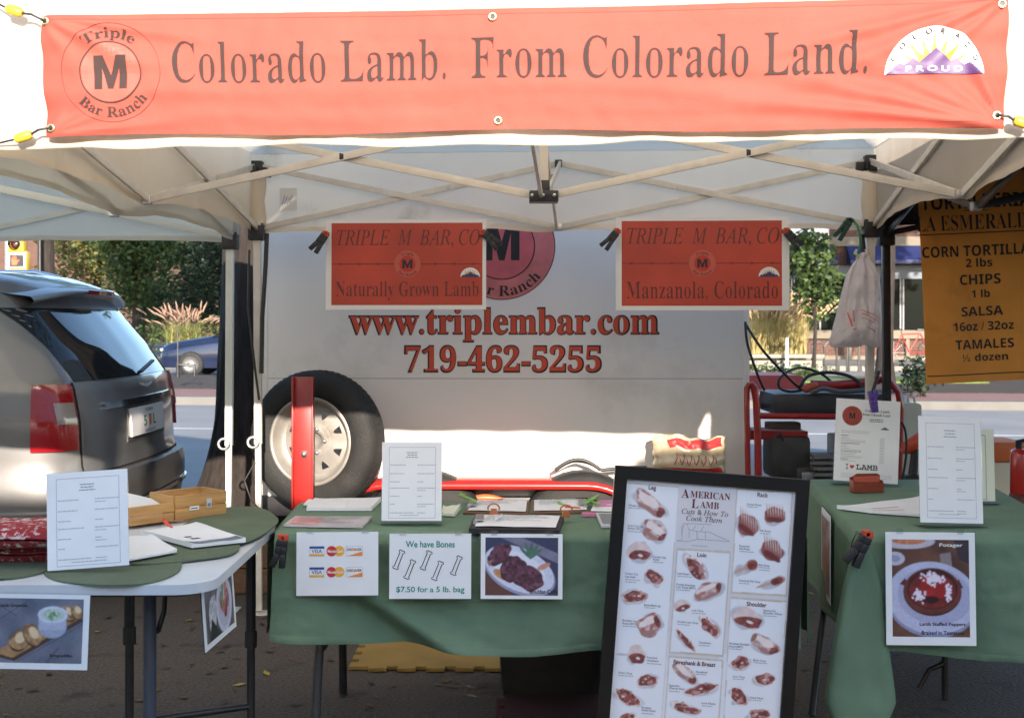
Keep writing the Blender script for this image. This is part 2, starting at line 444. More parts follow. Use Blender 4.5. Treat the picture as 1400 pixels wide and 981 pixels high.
slab("median_paving", -90, 90, 20.853, 23.0, .135, M_paver, .13)
slab("flower_bed", -90, 90, 23.003, 28.6, .15, M_mulch, .15)
slab("kerb_far", -90, 90, 28.603, 28.85, .14, M_kerb, .14)
slab("far_road", -90, 90, 28.9, 36.0, .004, M_road)
slab("sidewalk", -90, 90, 36.0, 120, .14, M_concrete, .14)

# ------------------------------------------------------------------ foliage
def leaf_mats(name, cols):
    return [mat(f"{name}_{i}", c, .55, var=.25, vscale=3, trans=.25) for i, c in enumerate(cols)]
LF_SHADED = leaf_mats("leaf_shaded", [(.016, .034, .015), (.024, .044, .016), (.011, .026, .013)])  # leaf colours darkened to stand in for shade
LF_MID = leaf_mats("leaf_mid", [(.050, .088, .022), (.070, .108, .026), (.034, .066, .020)])
LF_GOLD = leaf_mats("leaf_gold", [(.14, .14, .035), (.10, .13, .03), (.19, .16, .045)])
def leaves(mb, rng, c, rad, n, size, mats, flat=.7):
    """leaf-sized faces in a lumpy volume round c"""
    for _ in range(n):
        d = V((rng.gauss(0, 1), rng.gauss(0, 1), rng.gauss(0, 1))).normalized() * rng.random() ** .45
        p = V(c) + V((d.x * rad[0], d.y * rad[1], d.z * rad[2]))
        u = V((rng.gauss(0, 1), rng.gauss(0, 1), rng.gauss(0, .6))).normalized()
        w = u.cross(V((rng.gauss(0, 1), rng.gauss(0, 1), rng.gauss(0, 1)))).normalized()
        s = size * rng.uniform(.6, 1.3)
        mb.raw([p - u * s * .5, p + w * s * .32 , p + u * s * .6, p - w * s * .32], [(0, 1, 2, 3)], mats[rng.randrange(len(mats))])
def make_tree(name, label, base, h, crown_z, crown_r, crown_h, n, size, mats, trunk_r, seed, group=None, clumps=16, trunk_m=None, limbs=6):
    rng = random.Random(seed); base = V(base); t = thing(name, label, "tree", base, group)
    tb = MB(); tm = trunk_m or M_bark
    top = base + V((rng.uniform(-.1, .1) * h * .3, rng.uniform(-.1, .1) * h * .3, h * .9))
    tb.tube([base + V((0, 0, -.05)), base + V((0, 0, h * .05)), base.lerp(top, .3) + V((rng.uniform(-.08, .08), 0, 0)), base.lerp(top, .65), top],
            [trunk_r * 1.6, trunk_r * 1.1, trunk_r * .85, trunk_r * .5, trunk_r * .12], tm, 10)
    cr = MB(); cc = base + V((0, 0, crown_z)); per = n // clumps
    for k in range(clumps):
        d = V((rng.gauss(0, 1), rng.gauss(0, 1), rng.gauss(0, 1))).normalized() * rng.uniform(.35, 1)
        p = cc + V((d.x * crown_r * .8, d.y * crown_r * .8, d.z * crown_h * .8)); r = rng.uniform(.25, .5)
        if k < limbs:
            s = base.lerp(top, rng.uniform(.3, .7)); tb.tube([s, s.lerp(p, .5) + V((0, 0, .1)), p], [trunk_r * .4, trunk_r * .25, trunk_r * .06], tm, 6)
        leaves(cr, rng, p, (crown_r * r, crown_r * r, crown_h * r * .8), per, size, mats)
    tb.build("trunk", t); cr.build("crown", t); return t

rngT = random.Random(5)
# woodland park beyond the street on the left
specs = [(-8.6, 44, 8.5, 3.0, 3.4, 2.6, 5200, LF_SHADED, "dense dark green tree beside the traffic signal, left of the blue car"),
         (-12.6, 42, 7.0, 3.9, 1.9, 2.4, 3600, LF_MID, "bright yellow green tree just behind the silver van's roof"),
         (-15.6, 47, 9.0, 4.4, 3.0, 3.2, 3600, LF_GOLD, "golden leaved tree far left behind the traffic signal"),
         (-17.2, 58, 9, 3.2, 3.4, 3.0, 2600, LF_MID, "mid green tree at the left edge behind the signal pole"),
         (-5.9, 47, 8.5, 3.4, 2.6, 2.7, 4200, LF_SHADED, "dark tree standing straight behind the plumed fountain grass"),
         (-9.2, 56, 9.5, 4.3, 3.8, 3.6, 4200, LF_SHADED, "tall dark tree farthest back in the shaded park"),
         (-11.8, 51, 8, 2.9, 3.2, 2.6, 3600, LF_SHADED, "shaded dark tree filling the gap behind the van's spoiler"),
         (-4.2, 55, 9, 3.6, 2.7, 3.0, 3200, LF_MID, "mid green tree closest to the big trunk, far behind it")]
for i, (x, y, h, cz, cr, chh, n, lf, lab) in enumerate(specs):
    make_tree("park_tree", lab, (x, y, .13), h, cz, cr, chh, int(n * 2.2), .17, lf, .16, 20 + i, "park trees across the street", clumps=22)
for i, (x, y, h, lab) in enumerate([(-9.05, 24.5, 11, "tall street tree whose dark trunk rises behind the van's roof"), (-4.75, 25.5, 12, "tall street tree hidden low down by the big dark trunk"),
                                    (-14.5, 25.0, 11, "tall street tree beyond the left edge of the view"), (7.45, 25.0, 12, "tall street tree standing behind the black tent pole"), (13.0, 26.0, 12, "tall street tree behind the orange price banner")]):
    make_tree("shading_tree", lab, (x, y, .14), h, 7.6, 3.6, 2.9, 4600, .30, LF_MID, .15, 90 + i, "tall street trees in the median", clumps=20)  # high crowns added out of view to shade the park and shop
make_tree("street_tree", "slim young street tree in front of the blue awning", (7.6, 31.5, .1), 4.6, 2.75, .95, 1.75, 1900, .16, LF_MID, .05, 61, clumps=20)

def shrub(name, label, cat, c, rad, n, size, mats, seed, group=None):
    rng = random.Random(seed); mb = MB(); c = V(c)
    for _ in range(9):
        p = c + V((rng.uniform(-.6, .6) * rad[0], rng.uniform(-.6, .6) * rad[1], rng.uniform(.25, .85) * rad[2]))
        leaves(mb, rng, p, (rad[0] * .5, rad[1] * .5, rad[2] * .42), n // 9, size, mats)
        mb.tube([c + V((rng.uniform(-.1, .1), 0, 0)), p], [.012, .006], M_bark, 5)
    return tag(mb.build(name), label, cat, group)
shrub("shrub", "low leafy shrub in front of the blue car's wheel", "shrub", st(-4.9, 24.6, .14), (1.0, .8, .75), 900, .11, LF_MID, 3)
shrub("shrub", "small dark shrub in the mulch beside the black tent pole", "shrub", st(6.9, 21.9, .13), (.42, .4, .62), 420, .10, LF_SHADED, 4)
for k, (u, v, w, h, lab) in enumerate([(-9.5, 37.5, 2.2, 1.5, "dark hedge bush under the park trees left of the fountain grass"),
                                       (-4.3, 38.5, 1.6, .9, "low dark bush behind the blue car's roof"),
                                       (-6.2, 41.0, 2.4, 1.2, "wide shaded bush directly behind the fountain grass")]):
    shrub("hedge_bush", lab, "bush", st(u, v, .13), (w, 1.2, h), 1200, .17, LF_SHADED, 40 + k, "bushes in the park")

M_plume = mat("grass_plume", (.66, .50, .30), .8, var=.25, vscale=6, trans=.3)
M_pplume = mat("pink_grass_plume", (.40, .26, .19), .8, var=.25, vscale=6, trans=.3)
M_blade = mat("grass_blade", (.15, .19, .05), .7, var=.3, vscale=4, trans=.3)
M_straw = mat("straw_blade", (.48, .40, .18), .8, var=.3, vscale=4, trans=.3)
def ornamental_grass(name, label, c, w, h, nb, npl, seed, plume, spread=.9, plume_len=.3, bladem=None):
    rng = random.Random(seed); c = V(c); t = thing(name, label, "ornamental grass", c)
    bl = MB(); pm = MB()
    def arc(L, lean, a, base):
        return [base + V((math.cos(a) * lean * s * s * L, math.sin(a) * lean * s * s * L, L * s * (1 - .25 * lean * s))) for s in (0, .35, .7, 1)]
    for i in range(nb + npl):
        a = rng.uniform(0, 2 * math.pi); base = c + V((rng.uniform(-.35, .35) * w, rng.uniform(-.3, .3) * w * .6, 0))
        L = h * rng.uniform(.55, .85) if i < nb else h * rng.uniform(.8, 1.05); P = arc(L, rng.uniform(.05, spread), a, base)
        side = V((-math.sin(a), math.cos(a), 0)); wd = .016 if i < nb else .008
        m = (bladem or M_blade) if rng.random() < .65 else M_straw
        vs = []
        for k, p in enumerate(P): ww = wd * (1 - k / 3.2); vs += [p - side * ww, p + side * ww]
        bl.raw(vs, [(0, 1, 3, 2), (2, 3, 5, 4), (4, 5, 7, 6)], m)
        if i >= nb:
            d = (P[3] - P[2]).normalized(); q = P[3]
            pm.tube([q - d * plume_len * .2, q + d * plume_len * .25, q + d * plume_len * .8 + V((math.cos(a) * .03, 0, -.02))], [.010, .030, .006], plume, 5)
    bl.build("blades", t); pm.build("plumes", t); return t
ornamental_grass("fountain_grass", "pink plumed fountain grass clump behind the moving blue car", W(252, 478, 37) , 1.35, 1.2, 460, 60, 8, M_pplume, 1.0, .34)
ornamental_grass("feather_grass", "tall straw coloured feather grass above the concrete planter", W(1062, 494, 35), 2.2, 1.7, 1100, 620, 9, M_plume, .55, .46, M_straw)
for k, (px, D, h) in enumerate([(205, 37.4, .75), (295, 36.6, .8)]):
    shrub("flower_clump", ["low yellow green plant left of the fountain grass", "low yellow green plant right of the fountain grass"][k], "plant",
          W(px, 478, D), (.55, .4, h), 500, .09, LF_GOLD if k else LF_MID, 70 + k)
# raised planter on the far side, right of the trailer
t = MB(); t.box(W(1062, 501, 34) + V((-.5, 0, -.1)), (3.4, .35, .55), M_concrete); t.box(W(1062, 488, 34) + V((-.5, 0, .03)), (3.5, .45, .10), M_concrete)
tag(t.build("planter_wall", bevel=.015), "low pale concrete planter wall below the feather grass", "planter")
M_lawn = mat("lawn", (.09, .13, .035), .9, var=.35, vscale=5, bump=.6, bscale=60)
slab("lawn", 4.5, 9.2, 26.2, 28.5, .19, M_lawn, .04)
shrub("ground_shrub", "low green plants in front of the planter wall", "plant", W(1062, 516, 31), (1.5, .5, .35), 700, .10, LF_MID, 77)

# ------------------------------------------------------------------ shop building with blue awnings
M_glassdark = mat("shop_glass", (.005, .007, .006), .3, spec=.02)
M_frame = mat('window_frame_grey', (.17, .175, .18), .5)
M_awning = mat("blue_awning", (.008, .017, .085), .6, var=.1, vscale=3)
M_skyband = mat("blue_grey_panel", (.05, .075, .115), .5, var=.08, vscale=2)
M_stone = mat("buff_stone", (.17, .145, .11), .85, var=.12, vscale=1.5)
BU0, BU1, BV = 3.5, 34.0, 42.0
b0 = thing("shop_building", "red brick shop front with blue awnings and dark windows", "building", st(9, BV, .14))
def sbox(mb, u0, u1, v0, v1, z0, z1, m):
    P = [st(u, v, z) for u in (u0, u1) for v in (v0, v1) for z in (z0, z1)]
    mb.raw(P, [(0, 1, 3, 2), (4, 6, 7, 5), (0, 4, 5, 1), (2, 3, 7, 6), (0, 2, 6, 4), (1, 5, 7, 3)], m)
mb = MB(); sbox(mb, BU0, BU1, BV + .12, BV + 14, .14, 9.5, M_brick); mb.build("wall", b0)
mb = MB(); u = BU0
while u < BU1 - .2:                           # piers and base panels
    sbox(mb, u, u + .12, BV - .02, BV + .12, .14, .82, M_stone); u += 1.85
sbox(mb, BU0, BU1, BV - .06, BV + .118, .825, 1.10, M_stone)
sbox(mb, BU0, BU1, BV - .05, BV + .117, .14, .26, M_stone)
mb.build("sill", b0)
mb = MB(); sbox(mb, BU0, BU1, BV + .02, BV + .11, 2.78, 3.22, M_skyband); mb.build("fascia", b0)
mb = MB(); sbox(mb, BU0, BU1, BV + .0, BV + .113, 3.86, 4.16, M_stone); mb.build("stone_band", b0)
u = BU0 + .3; k = 0
while u < BU1 - 3:
    w = MB(); sbox(w, u, u + 1.7, BV + .05, BV + .115, 1.11, 2.77, M_glassdark); wo = w.build("window", b0)
    f = MB()
    for q in (0, .83, 1.66): sbox(f, u + q, u + q + .05, BV + .0, BV + .052, 1.11, 2.77, M_frame)
    f.build("frame", wo); u += 1.75; k += 1
u = BU0 + .5
while u < BU1 - 4:
    a = MB(); P = [st(u, BV - .01, 3.86), st(u + 4.6, BV - .01, 3.86), st(u + 4.6, BV - .85, 3.36), st(u, BV - .85, 3.36),
                   st(u, BV - .85, 3.24), st(u + 4.6, BV - .85, 3.24), st(u, BV - .01, 3.3), st(u + 4.6, BV - .01, 3.3)]
    a.raw(P, [(0, 1, 2, 3), (3, 2, 5, 4), (0, 3, 4, 6), (1, 7, 5, 2), (4, 5, 7, 6)], M_awning); a.build("awning", b0); u += 5.0
# white fascia sign with bars of black writing too far off to read
s0 = thing("shop_sign", "white shop sign with black lettering above the awning", "sign", W(1106, 324, 40))
fr = yaw_frame(W(1081, 334, 40), -5.5)
mb = MB(); mb.prism([(0, 0), (1.2, 0), (1.2, .52), (0, .52)], fr, -.06, 0, M_white); mb.build("panel", s0)
decal("lettering", [(rect(.30, .21, .44, .27), M_dark, 0), (rect(.47, .21, .62, .27), M_dark, 0), (rect(.65, .22, .75, .27), M_dark, 0), (rect(.79, .21, .93, .27), M_dark, 0),
                    (rect(.30, .32, .82, .38), M_dark, 0)], fr, s0, base=.004)
# brick block closing the view behind the park trees
b1 = thing("park_building", "low orange brick building glimpsed between the park trees", "building", (-18, 70, .14))
mb = MB(); mb.box((-16, 80, 3.6), (52, 14, 7), M_brick); mb.build("wall", b1, bevel=.02)
mb = MB()
for k in range(18):
    w = MB(); w.box((-40.5 + k * 2.8, 72.96, 2.1), (1.3, .1, 1.7), M_glassdark); w.build("window", b1)
# bicycle racks
M_rack = mat("rack_steel", (.10, .10, .10), .4, .7)
for k, px in enumerate([1118, 1135, 1152, 1166, 1182]):
    c = W(px, 508 - 2, 34.5); r = MB()
    P = [c + V((-.17, .0, -.05))] + [c + V((.17 * -math.cos(a), -.05, .62 + .17 * math.sin(a))) for a in np.linspace(0, math.pi, 9)] + [c + V((.17, 0, -.05))]
    r.tube(P, .025, M_rack, 6)
    tag(r.build("bicycle_rack"), "dark steel hoop of the bicycle rack under the hanging bag", "bicycle rack", "bicycle rack hoops")
# bicycle wheel seen beside the pole
t = thing("bicycle", "bicycle leaning beyond the rack right of the black pole", "bicycle", W(1225, 502, 34))
c = W(1222, 482, 34); A = np.linspace(0, 2 * math.pi, 25)
for dx in (0, 1.02):
    m_ = MB(); m_.tube([c + V((dx + .33 * math.cos(a), .1 * dx, .33 * math.sin(a))) for a in A], .02, M_black, 6); 
    for a in A[:-1:3]: m_.tube([c + V((dx, .1 * dx, 0)), c + V((dx + .33 * math.cos(a), .1 * dx, .33 * math.sin(a)))], .004, M_steel, 4)
    m_.build("wheel", t)
m_ = MB(); q = [V((0, 0, 0)), V((.22, .02, .5)), V((.74, .07, .52)), V((.42, .04, .02)), V((1.02, .1, 0))]
for i, j in ((0, 1), (1, 2), (1, 3), (3, 2), (3, 4), (2, 4)): m_.tube([c + q[i], c + q[j]], .018, M_redpaint, 6)
m_.tube([c + q[1], c + q[1] + V((-.02, 0, .14)), c + q[1] + V((-.15, .15, .16))], .014, M_black, 6); m_.build("frame", t)
m_ = MB(); m_.box(c + q[2] + V((.02, 0, .1)), (.24, .12, .05), M_black); m_.build("saddle", t, bevel=.015)
# slim white marker post in the lawn
m_ = MB(); m_.tube([W(1076, 502, 30), W(1076, 462, 30)], .04, M_plastic_white, 8); tag(m_.build("marker_post"), "slim white marker post in front of the feather grass", "post")

# traffic signal and park lamp posts
M_sigyellow = mat("signal_yellow", (.72, .40, .03), .45, var=.08)
M_sigblack = mat("signal_visor_black", (.01, .01, .01), .5)
M_lens = glass_mat("signal_lens_dark", (.05, .012, .008), .15)
t = thing("traffic_signal", "yellow traffic signal with pedestrian hand signal on a pole", "traffic signal", W(12, 498, 24))
D = 23.0
pl = MB(); pl.tube([V((W(11, 437, D).x, D, 0)), V((W(11, 437, D).x, D, 3.6))], .055, M_steel, 12); pl.tube([V((W(11, 437, D).x, D, 0)), V((W(11, 437, D).x, D, .35))], .12, M_steel, 12); pl.build("pole", t)
hd = MB(); c0 = W(27, 327, D); hd.box(c0 + V((0, -.1, .12)), (.29, .22, .75), M_sigyellow); hdo = hd.build("signal_head", t, bevel=.02)
for dz in (-.10, .15, .40):
    vz = MB(); M4 = Matrix.Translation(c0 + V((0, -.21, dz))) @ Matrix.Rotation(R(90), 4, 'X')
    vz.lathe([(.085, .0), (.085, .004), (.0, .006)], M4, M_lens, 20); vz.lathe([(.095, 0), (.095, .13), (.09, .13), (.09, 0)], M4, M_sigblack, 20); vz.build("lens", hdo)
pb = MB(); c1 = W(29, 357, D); pb.box(c1 + V((0, -.08, 0)), (.34, .2, .34), M_sigyellow); pb.box(c1 + V((0, -.19, 0)), (.33, .02, .31), M_steel); pbo = pb.build("pedestrian_signal", t, bevel=.01)
hb = MB(); hb.box(c1 + V((0, -.202, .0)), (.25, .006, .21), M_sigblack); hb.build("screen", pbo)
M_hand = bpy.data.materials.new("lit_hand"); M_hand.use_nodes = True
M_hand.node_tree.nodes["Principled BSDF"].inputs["Emission Color"].default_value = (1, .12, .03, 1); M_hand.node_tree.nodes["Principled BSDF"].inputs["Emission Strength"].default_value = .5
M_hand.node_tree.nodes["Principled BSDF"].inputs["Base Color"].default_value = (.5, .05, .02, 1)
frh = Frame(c1 + V((-.04, -.206, 0)))
decal("hand_symbol", [(poly([(-.05, -.08), (.03, -.08), (.06, -.02), (.085, .01), (.07, .02), (.035, 0), (.035, .075), (.02, .075), (.018, .02), (.01, .02), (.01, .09), (-.006, .09), (-.008, .02), (-.016, .02), (-.018, .08), (-.034, .08), (-.036, .02), (-.05, .06), (-.06, .055), (-.055, -.02)]), M_hand, 0)], frh, pbo)
bk = MB()
for z in (c0.z + .05, c1.z): bk.box((W(17, 0, D).x, D, z), (.25, .05, .05), M_sigyellow)
bk.build("bracket", t)
for k, (px, lab) in enumerate([(55, "dark lamp post left of the pair behind the van roof"), (63, "second dark lamp post behind the van roof"), (70, "thin post right of the dark lamp posts")]):
    m_ = MB(); x = W(px, 437, 30).x; m_.tube([V((x, 30, 0)), V((x, 30, .5))], .10 - .02 * k, M_blackmetal, 10); m_.tube([V((x, 30, .5)), V((x, 30, 4.2))], .065 - .02 * k, M_blackmetal, 10)
    m_.lathe([(.07, 4.2), (.16, 4.3), (.2, 4.65), (.06, 4.8), (0, 4.82)], Matrix.Translation((x, 30, 0)), M_blackmetal, 12)
    tag(m_.build("lamp_post"), lab, "lamp post", "lamp posts behind the van")
# thin sapling stake and pipe rail in the median, in front of the car
m_ = MB(); m_.tube([W(243, 512, 24), W(243, 452, 24)], .012, M_rack, 6); m_.tube([W(243, 498, 24), W(266, 500, 24), W(266, 514, 24)], .03, M_blackmetal, 6); m_.tube([W(243, 516, 24), W(243, 496, 24)], .035, M_blackmetal, 6)
tag(m_.build("bed_rail"), "black pipe rail and stake in the median flower bed", "railing")

# ------------------------------------------------------------------ cars
M_bluepaint = mat("blue_car_paint", (.011, .018, .050), .25, .2, coat=.6)
M_carglass = mat("car_glass", (.012, .014, .016), .03, spec=.4)
t = thing("blue_car", "dark blue car driving past behind the flower bed", "car", (-8, 33, 0))
CX, CY = W(228, 437, 32.5).x, 32.5           # nose of the car, it heads left
def carsec(x):                               # half-width, hood/roof height along the car from its nose
    top = np.interp(x, [0, .08, .3, 1.2, 1.45, 2.1, 2.7, 3.4, 4.0, 4.45, 4.6], [.62, .78, .86, 1.0, 1.04, 1.04, 1.05, 1.05, 1.06, 1.02, .85])
    hw = np.interp(x, [0, .1, .5, 2.3, 4.2, 4.6], [.62, .76, .86, .90, .87, .70]); return top, hw
xs = [0, .03, .1, .3, .7, 1.2, 1.45, 2.1, 2.7, 3.4, 4.0, 4.3, 4.5, 4.6]
def carpt(i, j):
    x = xs[i]; top, hw = carsec(x); P = [(-hw * .95, .22), (-hw, .45), (-hw, top - .22), (-hw * .93, top - .06), (-hw * .8, top), (0, top + .03), (hw * .8, top), (hw * .93, top - .06), (hw, top - .22), (hw, .45), (hw * .95, .22)]
    y, z = P[j]; return V((CX + x, CY + y, z))
mb = MB(); n = len(xs); vs = [carpt(i, j) for i in range(n) for j in range(11)]
mb.raw(vs, [(i * 11 + j, i * 11 + j + 1, i * 11 + 12 + j, i * 11 + 11 + j) for i in range(n - 1) for j in range(10)], M_bluepaint, True)
mb.raw(vs[:11], [tuple(range(11))], M_bluepaint); mb.raw(vs[-11:], [tuple(range(11))], M_bluepaint); mb.build("body", t)
mb = MB(); cabx = [1.35, 2.1, 3.3, 4.15]; cabz = [1.0, 1.44, 1.45, 1.04]
vs = [V((CX + x, CY + s * (.80 if z < 1.1 else .62), z)) for x, z in zip(cabx, cabz) for s in (-1, 1)]
mb.raw(vs, [(0, 1, 3, 2), (2, 3, 5, 4), (4, 5, 7, 6)], M_bluepaint); mb.raw(vs, [(0, 2, 4, 6), (1, 7, 5, 3)], M_carglass)
mb.raw([vs[0].lerp(vs[2], .1) + V((-.01, .1, .01)), vs[1].lerp(vs[3], .1) + V((-.01, -.1, .01)), vs[3].lerp(vs[1], .1) + V((-.01, -.08, .01)), vs[2].lerp(vs[0], .1) + V((-.01, .08, .01))], [(0, 1, 2, 3)], M_carglass); mb.build("cabin", t)
for x in (.85, 3.7):
    for s in (-1, 1):
        w = MB(); M4 = Matrix.Translation((CX + x, CY + s * .84, .32)) @ Matrix.Rotation(R(-90 * s), 4, 'X')
        w.lathe([(.0, -.12), (.31, -.12), (.32, -.08), (.32, .06), (.30, .09), (.21, .09)], M4, M_rubber, 28); wo = w.build("wheel", t)
        w = MB(); w.lathe([(.21, .088), (.20, .05), (.06, .07), (0, .08)], M4, mat('dark_alloy', (.16, .16, .165), .4, .5), 28); w.build("rim", wo)
for s in (-1, 1):
    w = MB(); w.box((CX + .07, CY + s * .55, .66), (.10, .32, .12), M_chrome); w.build("headlight", t, bevel=.02)
w = MB(); w.box((CX - .01, CY, .40), (.06, 1.1, .2), M_sigblack); w.build("grille", t, bevel=.01)

# silver minivan, parked parallel to the street, its tail towards the trailer
M_van = mat("silver_van_paint", (.20, .198, .20), .33, .5, var=.03, vscale=3, coat=.7)
M_vandark = mat("van_grey_bumper", (.10, .097, .095), .4, .3, coat=.3)
M_taillens = mat("red_tail_lens", (.30, .006, .010), .10, spec=.9, coat=1, var=.18, vscale=60, stretch=(1, 1, 3))
M_clearlens = mat("clear_lens", (.34, .29, .28), .15, .3, coat=1)
van = thing("silver_minivan", "silver grey minivan parked with its tail to the trailer", "van", (-4.6, 7.0, 0))
VX, VY, VA = -2.00, 7.0, 2.6                 # rear face, centre line, half length
zk = [.30, .36, .48, .60, .72, .95, 1.12, 1.30, 1.50, 1.58, 1.63, 1.68, 1.71]
x0k = [.10, .02, .0, .0, .03, .045, .075, .19, .345, .40, .43, .55, .85]
x1k = [5.12, 5.18, 5.2, 5.2, 5.17, 5.0, 4.55, 4.1, 3.65, 3.5, 3.4, 3.2, 2.8]
hwk = [.93, .96, .985, .99, .985, .99, .98, .92, .835, .79, .75, .66, .48]
NE = 11.
def vring(z, n=220):
    x0, x1, b = np.interp(z, zk, x0k), np.interp(z, zk, x1k), np.interp(z, zk, hwk)
    t_ = np.linspace(0, 2 * np.pi, 4001); a = (x1 - x0) / 2
    cx = (x0 + x1) / 2; c, s_ = np.cos(t_), np.sin(t_)
    X = cx - a * np.sign(c) * np.abs(c) ** (2 / NE); Y = b * np.sign(s_) * np.abs(s_) ** (2 / NE)
    bul = np.where(X < cx, .09, -.12) * (Y / b) ** 2; X = X + bul
    L = np.concatenate([[0], np.cumsum(np.hypot(np.diff(X), np.diff(Y)))]); return X, Y, L
_vc = {}
def vpt(s, z, off=0.):
    """s: arc length along the waist from the middle of the tail, positive round the left (near) side"""
    k = round(z, 4)
    if k not in _vc: _vc[k] = vring(z)
    X, Y, L = _vc[k]; tot = L[-1]; q = s % tot
    x, y = np.interp(q, L, X), np.interp(q, L, Y); x2, y2 = np.interp((q + .004) % tot, L, X), np.interp((q + .004) % tot, L, Y)
    d = V((x2 - x, y2 - y, 0));
    nrm = V((-(VY * 0) + d.y, -d.x, 0)).normalized() if d.length > 1e-9 else V((-1, 0, 0))
    if nrm.x * (x - 2.6) + nrm.y * y < 0: nrm = -nrm
    x += nrm.x * off; y += nrm.y * off
    return V((VX - x, VY - y, z))
def vs_for(z, xq=None, yq=None):
    """arc position where the near side is xq ahead of the tail, or the tail is yq left of centre"""
    vpt(0, z); X, Y, L = _vc[round(z, 4)]
    if yq is not None:
        k = np.argmin(np.where(L < 1.6, np.abs(Y - abs(yq)), 9)); return math.copysign(L[k], yq)
    k = np.argmin(np.where(Y > .4, np.abs(X - xq), 9)); return L[k]
mb = MB(); zs = list(np.linspace(.30, .72, 9)) + list(np.linspace(.76, 1.5, 18)) + [1.54, 1.58, 1.605, 1.63, 1.655, 1.68, 1.70, 1.71]
NV = 260
rings = []
for z in zs:
    X, Y, L = vring(z); q = np.linspace(0, 1, NV, endpoint=False)
    q = q * L[-1]; rings.append([V((VX - np.interp(s_, L, X), VY - np.interp(s_, L, Y), z)) for s_ in q])
vsx = [p for r_ in rings for p in r_]
fs = [(i * NV + j, i * NV + (j + 1) % NV, (i + 1) * NV + (j + 1) % NV, (i + 1) * NV + j) for i in range(len(zs) - 1) for j in range(NV)]
mb.raw(vsx, fs, M_van, True); mb.raw(rings[-1], [tuple(range(NV))], M_van); mb.raw(rings[0], [tuple(range(NV - 1, -1, -1))], M_sigblack)
body = mb.build("body", van)
def vpatch(name, s0, s1, z0, z1, m, off=.006, nu=16, nv=10, parent=None, thick=True):
    """a panel lying on the van's skin; s0, s1 functions of the height"""
    g = MB(); f0 = s0 if callable(s0) else (lambda z: s0); f1 = s1 if callable(s1) else (lambda z: s1)
    def fn(u, v, o=off):
        z = z0 + (z1 - z0) * v; return vpt(f0(z) + (f1(z) - f0(z)) * u, z, o)
    g.grid(fn, nu, nv, m)
    if thick:                                 # returns to the skin
        E_ = [(u, 0) for u in np.linspace(0, 1, nu + 1)] + [(1, v) for v in np.linspace(0, 1, nv + 1)] + [(u, 1) for u in np.linspace(1, 0, nu + 1)] + [(0, v) for v in np.linspace(1, 0, nv + 1)]
        A = [fn(*e) for e in E_]; B = [fn(*e, -.01) for e in E_]; n_ = len(E_)
        g.raw(A + B, [(i, (i + 1) % n_, n_ + (i + 1) % n_, n_ + i) for i in range(n_)], m)
    return g.build(name, parent or van)
yq = lambda y: (lambda z: vs_for(z, yq=y))
xq = lambda x: (lambda z: vs_for(z, xq=x))
vpatch("rear_window", yq(-.80), yq(.80), 1.135, 1.50, M_carglass, .004, 24, 14)
vpatch("side_window", xq(.62), xq(1.55), 1.13, 1.48, M_carglass, .004, 14, 10)
vpatch("side_window", xq(1.68), xq(2.75), 1.10, 1.50, M_carglass, .004, 14, 10)
vpatch("window_trim", xq(.60), xq(1.56), 1.108, 1.128, M_chrome, .010, 14, 2)
tl = vpatch("tail_lamp", xq(.33), yq(.84), .80, 1.125, M_taillens, .022, 26, 14)
vpatch("reverse_lens", yq(.905), yq(.848), .93, 1.035, M_clearlens, .030, 10, 6, tl)
tl = vpatch("tail_lamp", lambda z: -vs_for(z, yq=.78), lambda z: -vs_for(z, xq=.30), .80, 1.125, M_taillens, .022, 26, 14)
vpatch("reverse_lens", lambda z: -vs_for(z, yq=.80), lambda z: -vs_for(z, yq=.93), .92, 1.045, M_clearlens, .030, 10, 6, tl)
M_gap = mat("panel_gap_black", (.008, .008, .008), .8)
for y in (.825, -.835): vpatch("panel_gap", yq(y), yq(y - .010), .685, 1.13, M_gap, .002, 2, 14, body, False)
vpatch("panel_gap", yq(-.83), yq(.83), .672, .682, M_gap, .003, 40, 1, body, False)
vpatch("panel_gap", xq(1.60), xq(1.61), .42, 1.5, M_gap, .002, 2, 16, body, False)
for z0, z1, xa, xb in ((.92, .926, .62, .86), (1.075, 1.081, .62, .86)): vpatch("panel_gap", xq(xa), xq(xb), z0, z1, M_gap, .002, 6, 1, body, False)
vpatch("bumper", lambda z: vs_for(z, xq=.75), lambda z: -vs_for(z, xq=.75), .31, .50, M_van, .03, 60, 6)
vpatch("bumper_step", yq(-.86), yq(.86), .505, .66, M_vandark, .035, 40, 6)
vpatch("chrome_strip", yq(-.92), yq(.92), .478, .498, M_chrome, .046, 40, 2)
vpatch("trim_bar", yq(-.62), yq(.62), .985, 1.02, M_chrome, .022, 30, 3)
vpatch("plate_recess", yq(-.33), yq(.33), .79, .975, M_vandark, .004, 12, 6)
pf = vpatch("licence_plate", yq(-.155), yq(.155), .815, .965, M_white, .016, 6, 4)
def vfr(x, y, t=0): return vpt(-x, y, .017 + t)
decal("lettering", [(text_fit("5 7 L", 'a', -.11, .855, .11, .915, .02), mat("plate_green_ink", (.05, .22, .10)), 0), (disc(0, .885, .022, .03), mat("plate_orange_ink", (.75, .25, .04)), 1),
                    (text_fit("FLORIDA", 'a', -.07, .935, .07, .953), M_blueink, 0), (text_fit("SUNSHINE STATE", 'a', -.10, .823, .10, .838), M_blueink, 0)], vfr, pf)
M_emb = mat("emblem_silver", (.55, .55, .55), .4)
def wing(sx): return poly([(sx * .012, 1.083), (sx * .05, 1.09), (sx * .13, 1.098), (sx * .105, 1.083), (sx * .05, 1.072), (sx * .012, 1.072)])
